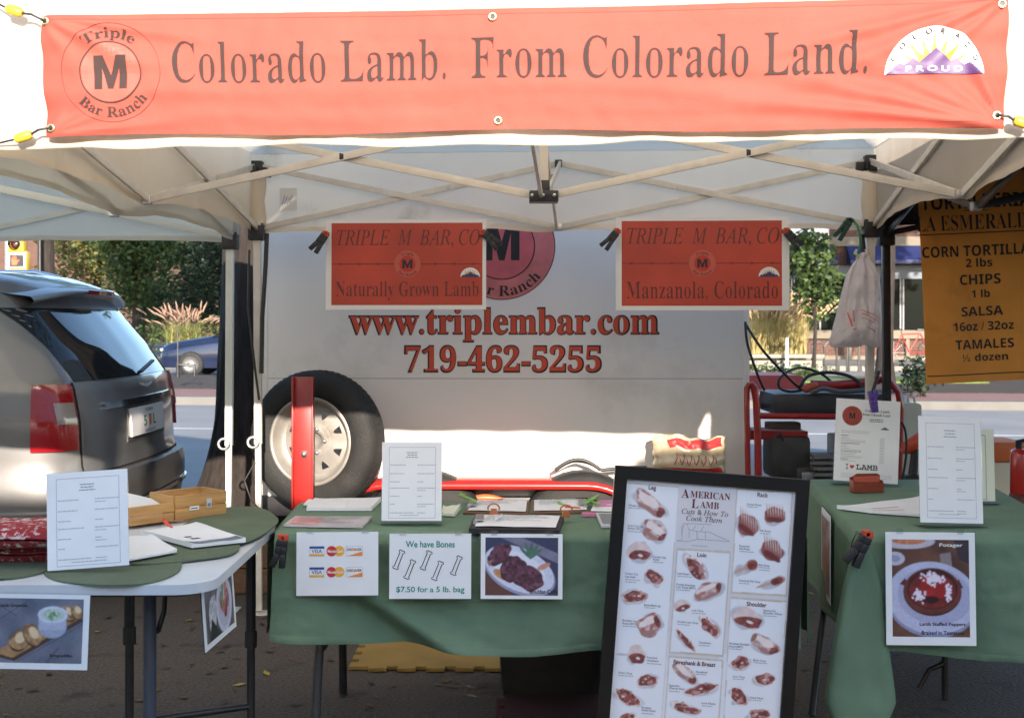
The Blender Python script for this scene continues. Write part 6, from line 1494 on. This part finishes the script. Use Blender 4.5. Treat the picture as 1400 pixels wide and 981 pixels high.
m_ = MB(); m_.box(gp(1165, 620, .15), (.20, .28, .20), M_blackmetal); m_.lathe([(.09, -.01), (.09, .02), (.05, .03), (0, .03)], Matrix.Translation(gp(1165, 622, .0)) @ Matrix.Rotation(R(90), 4, 'X'), M_steel, 24); m_.build("alternator", ge, bevel=.012)
m_ = MB(); m_.prism([(0, 0), (.30, .01), (.30, .045), (.0, .05)], yaw_frame(gp(1026, 601, .08)), -.2, 0, M_redpaint); m_.build("fan_shroud", ge, bevel=.006)
m_ = MB(); m_.box(gp(1070, 585, .30), (.18, .1, .07), mat("air_filter_brown", (.14, .09, .07), .6)); m_.build("air_filter", ge, bevel=.012)
m_ = MB(); m_.tube([gp(1072, 602), gp(1066, 592), gp(1058, 598), gp(1056, 606)], .007, M_black, 6); m_.build("fuel_hose", ge)
def cable(lab, pts, r=.008, m=M_black):
    P = [gp(*q) for q in pts]; out = []
    for i in range(len(P) - 1):
        p0, p1, p2, p3 = P[max(i - 1, 0)], P[i], P[i + 1], P[min(i + 2, len(P) - 1)]
        for k in range(7): t = k / 7; out.append(.5 * ((2 * p1) + (p2 - p0) * t + (2 * p0 - 5 * p1 + 4 * p2 - p3) * t * t + (3 * p1 - p0 - 3 * p2 + p3) * t ** 3))
    out.append(P[-1]); m_ = MB(); m_.tube(out, r, m, 8); return tag(m_.build("cable"), lab, "cable")
cable("black cable running steeply down along the trailer's rear corner", [(1019, 440, -.03), (1022, 470, -.06), (1035, 510, -.05), (1045, 533, 0)], .007)
cable("black cable slanting from the trailer down to the generator's tank", [(1020, 444, -.02), (1044, 480, -.1), (1080, 518, -.05), (1096, 533, .05)], .007)
cable("black cable curled in a loop on the generator's tank", [(1098, 533, .05), (1080, 535, .0), (1066, 530, .0), (1066, 518, .0), (1080, 506, .05), (1100, 503, .1), (1125, 512, .1), (1140, 526, .1)], .007)
cable("black cable arching low over the generator's red bar", [(1094, 528, .02), (1105, 514, .04), (1130, 509, .06), (1155, 512, .05), (1172, 520, .02), (1180, 531, .0)], .009)
cable("flat grey strap lying on the generator's tank", [(1108, 537, -.02), (1125, 531, -.03), (1150, 535, -.02), (1190, 533, 0), (1200, 540, .02)], .012, mat("grey_cord", (.09, .09, .10), .5))
m_ = MB(); a, b = gp(1098, 533, .0), gp(1118, 525, .0); m_.tube([a, a.lerp(b, .2), a.lerp(b, .8), b], [.012, .022, .022, .012], mat("rust_plug", (.40, .07, .03), .5), 12); tag(m_.build("cable_plug"), "orange red cable plug lying on the generator's tank", "plug")
m_ = MB(); m_.prism(rr(0, 0, .36, .085, .03), yaw_frame(gp(1019, 532, 1.2)), -.5, 0, mat("faded_red_paint", (.52, .09, .08), .4, var=.1)); tag(m_.build("red_toolbox", bevel=.01), "pale red box behind the generator's black tank", "box")
m_ = MB(); m_.box(gp(1150, 700, .2), (1.0, .6, .04), M_blackmetal)
# pale canister, power tool and red cylinder at the far right
cn = thing("jerry_can", "cream plastic canister behind the price sheet", "canister", W(1243, 660, 6.9))
fc = yaw_frame(W(1226, 655, 6.85)); kq = 6.85 / FPX
m_ = MB(); m_.prism([(x * kq, y * kq) for x, y in rr(0, 0, 34, 104, 6)], fc, -.16, 0, mat("cream_plastic", (.60, .58, .46), .5, var=.1, vscale=6)); m_.build("can_body", cn, bevel=.012)
m_ = MB(); m_.lathe([(.026, 0), (.026, .035), (0, .037)], Matrix.Translation(fc(.05, 104 * kq, -.08)), mat("cream_cap", (.5, .48, .36), .5), 16); m_.tube([fc(.09, 104 * kq - .01, -.08), fc(.085, 104 * kq + .03, -.08), fc(.12, 104 * kq + .03, -.08), fc(.125, 104 * kq - .01, -.08)], .008, mat("cream_cap", (.5, .48, .36), .5), 8); m_.build("cap", cn)
dr = thing("power_tool", "black and orange red power tool beside the tall right menu", "tool", W(1250, 640, 6.2)); q = lambda a, b, d=0: W(a, b, 6.2 + d)
m_ = MB(); m_.tube([q(1234, 618), q(1240, 612), q(1258, 600), q(1264, 594)], [.018, .034, .036, .03], mat("tool_orange_red", (.55, .06, .02), .4), 12); m_.build("motor_housing", dr)
m_ = MB(); m_.tube([q(1262, 597), q(1268, 588), q(1272, 582)], [.028, .026, .018], M_black, 10); m_.tube([q(1252, 606), q(1250, 628), q(1248, 648)], [.022, .02, .024], M_black, 10); m_.box(q(1247, 656), (.09, .08, .05), M_black); m_.build("grip", dr)
cable("black cable looping down beside the price sheet", [(1232, 575, -.4), (1238, 590, -.4), (1239, 620, -.4), (1234, 655, -.4), (1231, 690, -.4)], .006)
ex_ = thing("red_canister", "glossy red cylinder at the right edge behind the table", "canister", W(1392, 690, 5.9)); cxx = W(1393, 0, 5.9); ee = 5.9 / FPX
m_ = MB(); zt_, zb_ = W(0, 612, 5.9).z, W(0, 676, 5.9).z; m_.lathe([(.034, zb_), (.040, zb_ + .01), (.040, zt_ - .03), (.032, zt_ - .008), (.015, zt_), (0, zt_)], Matrix.Translation((cxx.x, 5.9, 0)), mat("gloss_red", (.50, .03, .02), .2, coat=.6), 28); m_.build("cylinder_body", ex_)
m_ = MB(); m_.tube([V((cxx.x, 5.9, zt_)), V((cxx.x, 5.9, zt_ + .03))], .016, M_black, 10); m_.tube([V((cxx.x - .02, 5.88, zt_ + .03)), V((cxx.x + .05, 5.88, zt_ + .045))], .009, M_black, 8); m_.build("valve", ex_)
m_ = MB(); m_.lathe([(.062, zb_ - .55), (.055, zb_ - .52), (.05, zb_ - .02), (.042, zb_ + .006), (0, zb_ + .006)], Matrix.Translation((cxx.x, 5.9, 0)), mat("rust_brown", (.14, .04, .025), .6, var=.3, vscale=12), 20); m_.build("pedestal", ex_)
# orange cooler with a pale base behind it
co = thing("orange_cooler", "orange topped cooler with a cream base behind the red cylinder", "cooler", W(1368, 690, 6.6)); q6 = 6.6 / FPX
m_ = MB(); m_.box(W(1376, 618, 6.6) + V((.02, .15, 0)), (.18, .28, 28 * q6), mat("cooler_orange", (.66, .15, .035), .45)); m_.build("lid", co, bevel=.015)
m_ = MB(); m_.box(W(1376, 690, 6.6) + V((.02, .15, 0)), (.17, .27, 116 * q6), mat("cooler_cream", (.70, .60, .42), .5)); m_.build("tub", co, bevel=.012)

# ------------------------------------------------------------------ things on the tables
def ply(lab, name, cat, pts, dz, m, th=.002, group=None, warp=.004, seed=1, prints=None):
    """a thin sheet or stack lying on a table: four corners in photo pixels, anticlockwise from the near left"""
    P = [top_pt(a, b, TZ + .003 + dz + th) for a, b in pts]
    def fn(u, v): p = (P[0] * (1 - u) + P[1] * u) * (1 - v) + (P[3] * (1 - u) + P[2] * u) * v; return p + V((0, 0, warp * (.5 + noise.noise(V((u * 1.7, v * 1.7, seed))) + .6 * (2 * u - 1) ** 4)))
    t = thing(name, lab, cat, sum(P, V()) / 4, group); m_ = MB(); m_.grid(fn, 14, 10, m)
    E_ = [(u, 0) for u in np.linspace(0, 1, 15)][:-1] + [(1, v) for v in np.linspace(0, 1, 11)][:-1] + [(u, 1) for u in np.linspace(1, 0, 15)][:-1] + [(0, v) for v in np.linspace(1, 0, 11)][:-1]
    A = [fn(*e) for e in E_]; B = [V((a.x, a.y, P[0].z - th)) for a in A]; n = len(A); m_.raw(A + B, [(i, (i + 1) % n, n + (i + 1) % n, n + i) for i in range(n)], m); m_.build("sheet", t)
    if prints: decal("print", prints, lambda x, y, o=0: fn(x, y) + V((0, 0, o)), t, cuts=.1, base=.0008)
    return t, fn
rgp = random.Random(8)
def scrib(n=9, m=M_paleink): S_ = []; [S_.extend(words(.1, .3 + .6 * rgp.random(), .9 - .08 * k, .022, rgp, m)) for k in range(n)]; return S_
ply("stack of loose white papers at the back left of the middle table", "paper_stack", "papers", [(419, 695), (508, 695), (521, 682), (430, 682)], 0, M_paper, .008, warp=.006)
ply("second white sheet sticking out of the paper stack", "loose_paper", "paper", [(415, 690), (470, 692), (478, 685), (422, 683)], .008, M_paper, .001)
ply("pale pink printed magazine at the front left of the middle table", "magazine", "magazine", [(388, 718), (496, 720), (509, 707), (404, 706)], 0, mat("magazine_cover", (.56, .50, .50), .3, var=.15, vscale=14), .004, prints=[(rect(.04, .1, .4, .9), mat("cover_pink", (.62, .30, .28), .3, var=.3, vscale=20), 0)] + scrib(8, M_greyink))
ply("small cream note paper just right of the middle menu stand", "note_paper", "paper", [(604, 703), (622, 704), (630, 694), (606, 694)], 0, M_creampaper, .004, warp=.012)
M_board = mat("clipboard_black", (.022, .018, .017), .5, var=.2, vscale=10); M_brown = mat("clipboard_brown", (.16, .08, .04), .5)
def clipboard(lab, pts, th, clip_side, thickm, seed):
    t, fn = ply(lab, "clipboard", "clipboard", pts, 0, thickm, th, "clipboards on the middle table", 0.0, seed)
    m_ = MB(); g = lambda u, v: fn(.06 + .90 * u, .10 + .84 * v) + V((0, 0, .003 + .004 * abs(noise.noise(V((u * 2, v * 2, seed)))))); m_.grid(g, 10, 8, M_paper); m_.build("paper_pad", t)
    decal("print", scrib(6), lambda x, y, o=0: g(x, y) + V((0, 0, o)), t, cuts=.1, base=.0012)
    m_ = MB(); u = .05 if clip_side < 0 else .95; a, b = fn(u, .25), fn(u, .75); m_.tube([a + V((0, 0, .008)), b + V((0, 0, .008))], .007, M_steel, 8); m_.box((a + b) / 2 + V((.01 * -clip_side, 0, .014)), (.03, (b - a).length * .8, .004), M_steel); m_.build("clip", t)
    return t, fn
c1, f1 = clipboard("brown clipboard with papers at the back left of three", [(633, 700), (722, 702), (724, 684), (644, 683)], .005, -1, M_brown, 1)
c2, f2 = clipboard("brown clipboard with pens on it at the back right of three", [(725, 701), (806, 699), (802, 682), (726, 683)], .005, 1, M_brown, 2)
c3, f3 = clipboard("thick black clipboard at the middle table's front edge", [(641, 722), (764, 724), (771, 705), (650, 703)], .017, -1, M_board, 3)
def binder(px, py, lab, col=(.42, .13, .04)):
    c = top_pt(px, py, TZ + .02); t = thing("binder_clip", lab, "binder clip", c, "orange binder clips"); m = mat("binder_orange", col, .4)
    m_ = MB(); m_.prism([(-.016, 0), (.016, 0), (.010, .022), (-.010, .022)], yaw_frame(c), -.012, .012, m); m_.build("clip_body", t, bevel=.003)
    m_ = MB(); m_.tube([c + V((.02 * math.cos(a), -.012, .026 + .016 * math.sin(a))) for a in np.linspace(-.4, math.pi + .4, 12)], .0028, m, 6); m_.build("wire_handle", t)
binder(675, 704, "orange binder clip between the left clipboard and the black one"); binder(774, 706, "orange binder clip under the right clipboard's near corner")
def pen(lab, a, b, dz, col, r=.0045, cat="pen"):
    p, q = top_pt(*a, TZ + dz), top_pt(*b, TZ + dz); t = thing("pen", lab, cat, (p + q) / 2); m = mat(f"pen_{cat}_{col[0]:.2f}_{col[1]:.2f}", col, .35)
    m_ = MB(); m_.tube([p, p.lerp(q, .08), p.lerp(q, .88), q], [r * .5, r, r, r * .2], m, 10); m_.build("barrel", t)
    m_ = MB(); d = (q - p); m_.tube([p + d * .05 + V((0, 0, r * 1.3)), p + d * .3 + V((0, 0, r * 1.3))], r * .35, m, 6); m_.build("pocket_clip", t)
GRN = (.22, .48, .08)
pen("green pen with curved clip at the left clipboard's back corner", (628, 676), (652, 686), .025, GRN, .006)
pen("green pen lying on the right clipboard's paper", (762, 687), (778, 692), .014, GRN)
pen("orange pen lying on the right clipboard's paper", (772, 693), (794, 694), .014, (.62, .12, .02))
pen("upper green pen sticking out over the right clipboard's clip", (799, 688), (820, 676), .03, GRN, .006)
pen("lower green pen pointing right beside the pink paper", (803, 685), (822, 689), .022, GRN, .006)
pen("white pen with black tip on the black clipboard", (677, 710), (687, 703), .035, (.7, .7, .7))
ply("pink sheet of paper at the right end of the clipboards", "pink_paper", "paper", [(812, 692), (850, 692), (850, 684), (818, 684)], .002, mat("pink_paper_stock", (.62, .22, .42), .6), .003)
ply("second white sheet under the pink paper", "white_sheet", "paper", [(808, 698), (850, 699), (850, 690), (812, 690)], .001, M_paper, .001)
ph = ply("dark blue tablet beside the framed poster's corner", "tablet", "tablet", [(822, 718), (858, 718), (856, 700), (814, 700)], 0, mat("tablet_white", (.6, .62, .66), .3), .008, warp=0)
decal("screen", [(rect(.08, .12, .96, .9), glass_mat("tablet_screen", (.07, .10, .16), .08), 0)], lambda x, y, o=0: ph[1](x, y) + V((0, 0, o)), ph[0])
m_ = MB(); c = top_pt(805, 703, TZ + .01); m_.box(c, (.05, .02, .016), mat("eraser_pink", (.60, .20, .30), .6)); tag(m_.build("eraser", bevel=.004), "small pink eraser beside the right clipboard", "eraser")
# left table
ply("loose white sheet behind the left menu on the green mat", "loose_paper", "paper", [(165, 768), (242, 754), (206, 736), (166, 735)], .014, M_paper, .001, warp=.010)
bro, bf = ply("white brochure with a dark lower band in front of the basket", "brochure", "brochure", [(262, 746), (336, 738), (268, 718), (192, 727)], .012, M_paper, .006, warp=.008,
   prints=[(rect(.02, .02, .98, .16), mat("brochure_band", (.10, .10, .12), .4), 0), (rect(.3, .30, .46, .36), M_dark, 0), (rect(.3, .42, .42, .47), M_dark, 0)])
pen("red orange pen lying on the brochure by the basket", (222, 709), (236, 723), .026, (.75, .10, .06), .006)
# wooden basket of two boxes
bk = thing("wooden_basket", "light wooden slatted basket holding envelopes on the left table", "basket", top_pt(240, 715))
a0, b0_ = top_pt(176, 724), top_pt(308, 706); ub = (b0_ - a0).normalized(); vb_ = V((-ub.y, ub.x, 0)); Lb = (b0_ - a0).length
def crate(x0, x1, y0, y1, h, name):
    m_ = MB(); z0 = TZ + .012; th = .007
    f3_ = lambda x, y, z: V((a0.x, a0.y, 0)) + ub * x + vb_ * y + V((0, 0, z))
    for k, (za, zb) in enumerate(((0, h * .46), (h * .50, h))):
        for (p, q) in ((f3_(x0, y0, 0), f3_(x1, y0, 0)), (f3_(x0, y1, 0), f3_(x1, y1, 0)), (f3_(x0, y0 + th, 0), f3_(x0, y1 - th, 0)), (f3_(x1, y0 + th, 0), f3_(x1, y1 - th, 0))):
            zc = V((0, 0, z0 + (za + zb) / 2)); m_.bar(p + zc, q + zc, th, zb - za, M_wood)
    m_.build(name, bk, bevel=.0015)
    m_ = MB(); q = [f3_(x0, y0, z0 + .004), f3_(x1, y0, z0 + .004), f3_(x1, y1, z0 + .004), f3_(x0, y1, z0 + .004)]; m_.raw(q, [(0, 1, 2, 3)], M_wood); m_.build("floor_board", bk); return f3_
f3_ = crate(.0, Lb * .45, 0, .15, .062, "front_box"); crate(Lb * .455, Lb, -.004, .155, .082, "tall_box")
lf = Frame(f3_(0, -.0095, TZ + .012), ub)
decal("label_tag", [(rect(Lb * .60, .028, Lb * .70, .042), M_paper, 0), (rect(Lb * .615, .033, Lb * .685, .036), M_dark, 1), (rect(Lb * .78, .030, Lb * .835, .062), mat("tag_grey", (.55, .56, .58), .5), 0), (rect(Lb * .79, .034, Lb * .825, .046), M_greyink, 1)], Frame(f3_(0, -.0085, TZ + .012), ub), bk)
en = thing("envelope_bundle", "bundle of white envelopes standing in the wooden basket's left box", "envelopes", f3_(.08, .07, TZ + .03))
m_ = MB()
for k in range(7):
    o = f3_(.012, .03 + .012 * k, TZ + .022); fe_ = Frame(o, ub + V((0, 0, -.06 * (1 + .2 * k))), V((0, .5 + .03 * k, 1))); m_.prism([(.0, 0), (.135, 0), (.135, .052), (.10, .075), (.012, .098), (0, .085)], fe_, 0, .0022, M_paper)
m_.build("envelope_stack", en)
# red bandana pouches
M_band = mat("red_bandana_cloth", (.30, .022, .028), .9, dirt=((.62, .50, .48), 46, .53, .60), bump=.3, bscale=120)
for k, (px, py, sx, sy, sz, dz, lab) in enumerate([(20, 746, .20, .13, .035, .03, "lower red bandana pouch at the white table's left end"), (16, 728, .19, .12, .03, .085, "upper red bandana pouch stacked on the lower one")]):
    c = top_pt(px, py, TZ + dz); m_ = MB()
    def fn(u, v, s_=1):
        a, b = 2 * u - 1, 2 * v - 1; e = max(0, (1 - a ** 4) * (1 - b ** 4)) ** .5
        return c + V((a * sx, b * sy, s_ * (sz * e + .004) + .006 * noise.noise(V((a * 2.5, b * 2.5, k)))))
    m_.grid(lambda u, v: fn(u, v), 24, 20, M_band); m_.grid(lambda u, v: fn(u, v, -1), 24, 20, M_band)
    m_.tube([fn(u, 0) for u in np.linspace(0, 1, 14)], .004, M_band, 6); m_.tube([fn(1, v) for v in np.linspace(0, 1, 10)], .004, M_band, 6)
    tag(m_.build("bandana_pouch"), lab, "pouch", "red bandana pouches")
m_ = MB(); c = top_pt(18, 738, TZ + .055); m_.grid(lambda u, v: c + V(((u - .5) * .30, (v - .5) * .2, .010 * noise.noise(V((u * 5, v * 5, 2))) + .004)), 16, 12, M_paper); m_.grid(lambda u, v: c + V(((u - .5) * .30, (v - .5) * .2, -.006 + .008 * noise.noise(V((u * 4, v * 5, 8))))), 16, 12, M_paper)
tag(m_.build("folded_napkin"), "white folded napkins between the two bandana pouches", "napkins")
# right table
ply("loose white sheets fanned out left of the tall right menu", "loose_paper", "papers", [(1190, 700), (1262, 705), (1262, 683), (1144, 694)], .002, M_paper, .003, warp=.012, prints=[(rect(.2, .3, .7, .34), mat("pink_line_ink", (.6, .3, .3), .5), 0), (rect(.25, .5, .65, .54), mat("pink_line_ink", (.6, .3, .3), .5), 0)])
cb = thing("card_holder", "small cherry wood business card holder on the right table", "card holder", top_pt(1188, 676))
fc = yaw_frame(top_pt(1167, 674) + V((0, 0, .003)), 4); kc = top_pt(1167, 674).y / FPX; cw = 42 * kc
m_ = MB(); m_.prism([(0, 0), (cw, 0), (cw, 14 * kc), (0, 14 * kc)], fc, -.006, 0, M_redwood); m_.prism([(.0, 0), (cw, 0), (cw, 22 * kc), (cw - .01, 24 * kc), (.03, 24 * kc), (.012, 20 * kc), (0, 19 * kc)], fc, -.05, -.042, M_redwood)
for x in (0, cw - .006): m_.prism([(x, 0), (x + .006, 0), (x + .006, 16 * kc), (x, 16 * kc)], fc, -.042, -.006, M_redwood)
m_.build("wooden_tray", cb, bevel=.002)
m_ = MB(); m_.prism([(.010, .004), (cw - .010, .004), (cw - .012, 21 * kc), (.012, 20 * kc)], fc, -.036, -.014, mat("card_stock_red", (.52, .10, .06), .5)); m_.build("card_stack", cb)
for k, (px, py) in enumerate([(1140, 688), (1108 + 12, 702)]): pass
# ------------------------------------------------------------------ on the ground under and behind the tables
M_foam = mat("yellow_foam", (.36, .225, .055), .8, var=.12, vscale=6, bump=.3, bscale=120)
def foam_mat(lab, x0, x1, y0, y1, m, z=.014, tw=.055):
    def edge(a, b, flip):                     # puzzle-toothed edge
        n = max(2, int((b - a).length / (tw * 2))); d = (b - a) / (2 * n); nn = V((d.y, -d.x, 0)).normalized() * .030 * flip; P = []
        for i in range(2 * n):
            o = nn if i % 2 else V(); e = d * (.12 if i % 2 else -.12) * (1 if 0 < i else 0)
            P += [a + d * i + o - e, a + d * (i + 1) + o + (d * (.12 if i % 2 else -.12))]
        return P
    c = [V((x0, y0, 0)), V((x1, y0, 0)), V((x1, y1, 0)), V((x0, y1, 0))]; O = []
    for i in range(4): O += edge(c[i], c[(i + 1) % 4], 1)
    fz = Frame(V((0, 0, .004)), (1, 0, 0), (0, 1, 0)); m_ = MB(); m_.prism([(p.x, p.y) for p in O], fz, 0, z, m)
    return tag(m_.build("foam_mat"), lab, "mat", "foam floor mats")
my0 = CH * FPX / (916 - HY); xa = W(487, 0, my0).x
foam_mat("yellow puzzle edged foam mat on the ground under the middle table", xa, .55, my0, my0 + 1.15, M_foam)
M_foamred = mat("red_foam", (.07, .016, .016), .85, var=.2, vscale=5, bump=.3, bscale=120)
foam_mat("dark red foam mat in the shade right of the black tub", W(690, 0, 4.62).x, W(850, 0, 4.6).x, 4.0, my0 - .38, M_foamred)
bt_ = thing("black_tub", "black plastic tub standing under the middle table", "tub", (W(750, 0, 4.95).x, 4.95, 0))
m_ = MB(); x0, x1 = W(676, 0, 4.72).x, W(832, 0, 4.72).x; zt_ = .42
m_.raw([V((x0 + .03, 4.76, .005)), V((x1 - .03, 4.76, .005)), V((x1 - .03, 5.1, .005)), V((x0 + .03, 5.1, .005)), V((x0, 4.72, zt_)), V((x1, 4.72, zt_)), V((x1, 5.14, zt_)), V((x0, 5.14, zt_))], [(0, 3, 2, 1), (4, 5, 6, 7), (0, 1, 5, 4), (1, 2, 6, 5), (2, 3, 7, 6), (3, 0, 4, 7)], M_black); m_.build("tub_body", bt_, bevel=.02)
m_ = MB(); m_.box(((x0 + x1) / 2, 4.93, zt_ + .012), (x1 - x0 + .03, .45, .03), M_black); m_.build("lid", bt_, bevel=.008)
# timber edging of the tree pit, with fallen leaves
m_ = MB()
for a, b, z in ((V((-1.98, 6.62, .07)), V((-1.10, 6.62, .07)), 0), (V((-1.98, 6.62, .205)), V((-1.10, 6.62, .205)), 0), (V((-1.10, 6.70, .07)), V((-1.10, 8.9, .07)), 0), (V((-1.10, 6.70, .205)), V((-1.10, 8.9, .205)), 0), (V((-1.98, 6.70, .07)), V((-1.98, 8.9, .07)), 0), (V((-1.98, 6.70, .205)), V((-1.98, 8.9, .205)), 0), (V((-1.98, 8.98, .13)), V((-1.10, 8.98, .13)), 0)):
    m_.bar(a, b, .13, .13, M_timber)
tag(m_.build("timber_edging", bevel=.012), "old brown timber edging round the foot of the big tree", "edging")
m_ = MB(); m_.raw([(-1.92, 6.68, .20), (-1.16, 6.68, .20), (-1.16, 8.92, .20), (-1.92, 8.92, .20)], [(0, 1, 2, 3)], M_mulch); tag(m_.build("soil"), kind='structure')
bt2 = thing("street_tree", "big dark barked tree between the van and the trailer", "tree", (-1.62, 8.0, .2))
m_ = MB()
def trunkf(u, v):
    z = .18 + 4.6 * v; a = 2 * math.pi * u; fl = math.exp(-(z - .18) / .42)
    r = .235 - .020 * v + .42 * fl * (.72 + .30 * math.sin(3 * a + .8) + .12 * math.sin(7 * a)) + .022 * noise.noise(V((math.cos(a) * 4, math.sin(a) * 4, z * .9))) + .010 * noise.noise(V((math.cos(a) * 14, math.sin(a) * 14, z * 1.6)))
    return V((-1.60 - .06 * math.sin(z * .8) + .10 * (z / 4.6) + r * math.cos(a), 8.0 + r * math.sin(a), z))
m_.grid(trunkf, 90, 90, M_bark, True, True); top = trunkf(0, 1) - V((.2, 0, 0)); rgt = random.Random(3); tops = []
for k in range(6):
    a = 2 * math.pi * k / 6 + .3; e = top + V((math.cos(a) * 1.6, math.sin(a) * 1.6, 1.6 + .5 * (k % 2))); m_.tube([top - V((0, 0, .15)), top.lerp(e, .4) + V((0, 0, .2)), e], [.15, .10, .03], M_bark, 8); tops.append(e)
m_.build("trunk", bt2)
m_ = MB()
for e in tops + [top + V((0, 0, 2.4))]: leaves(m_, rgt, e, (1.3, 1.3, .9), 420, .16, LF_MID, 1)
m_.build("crown", bt2)
# grass tuft at the tree's foot and fallen leaves on the asphalt
m_ = MB(); rgl = random.Random(12)
M_leaf = mat("fallen_leaf", (.15, .085, .03), .8, var=.5, vscale=30); M_leaf2 = mat("yellow_leaf", (.45, .33, .06), .8)
for k in range(300):
    y = rgl.uniform(4.4, 6.6); x = rgl.uniform(-2.4, 1.6) * y / 5; s_ = rgl.uniform(.010, .030); a = rgl.uniform(0, 6.3); mm = M_leaf2 if k % 23 == 0 else (M_dark if k % 3 else M_leaf)
    u = V((math.cos(a), math.sin(a), .15)) * s_; w = V((-math.sin(a), math.cos(a), .1)) * s_ * .5; c = V((x, y, .007)); m_.raw([c - u, c - w, c + u, c + w], [(0, 1, 2, 3)], mm)
tag(m_.build("leaf_litter"), "small dark fallen leaves scattered on the asphalt", "leaf litter", kind='stuff')
m_ = MB()
for k in range(420):
    y = rgl.uniform(9.0, 9.8); x = rgl.uniform(-3.2, -1.5); h = rgl.uniform(.05, .12); a = rgl.uniform(0, 6.3); u = V((math.cos(a), math.sin(a), 0)) * .006; c = V((x, y, 0)); t_ = c + V((rgl.uniform(-.04, .04), rgl.uniform(-.04, .04), h)); m_.raw([c - u, c + u, t_], [(0, 1, 2)], M_blade)
tag(m_.build("grass"), "short verge grass behind the big tree", "grass", kind='stuff')
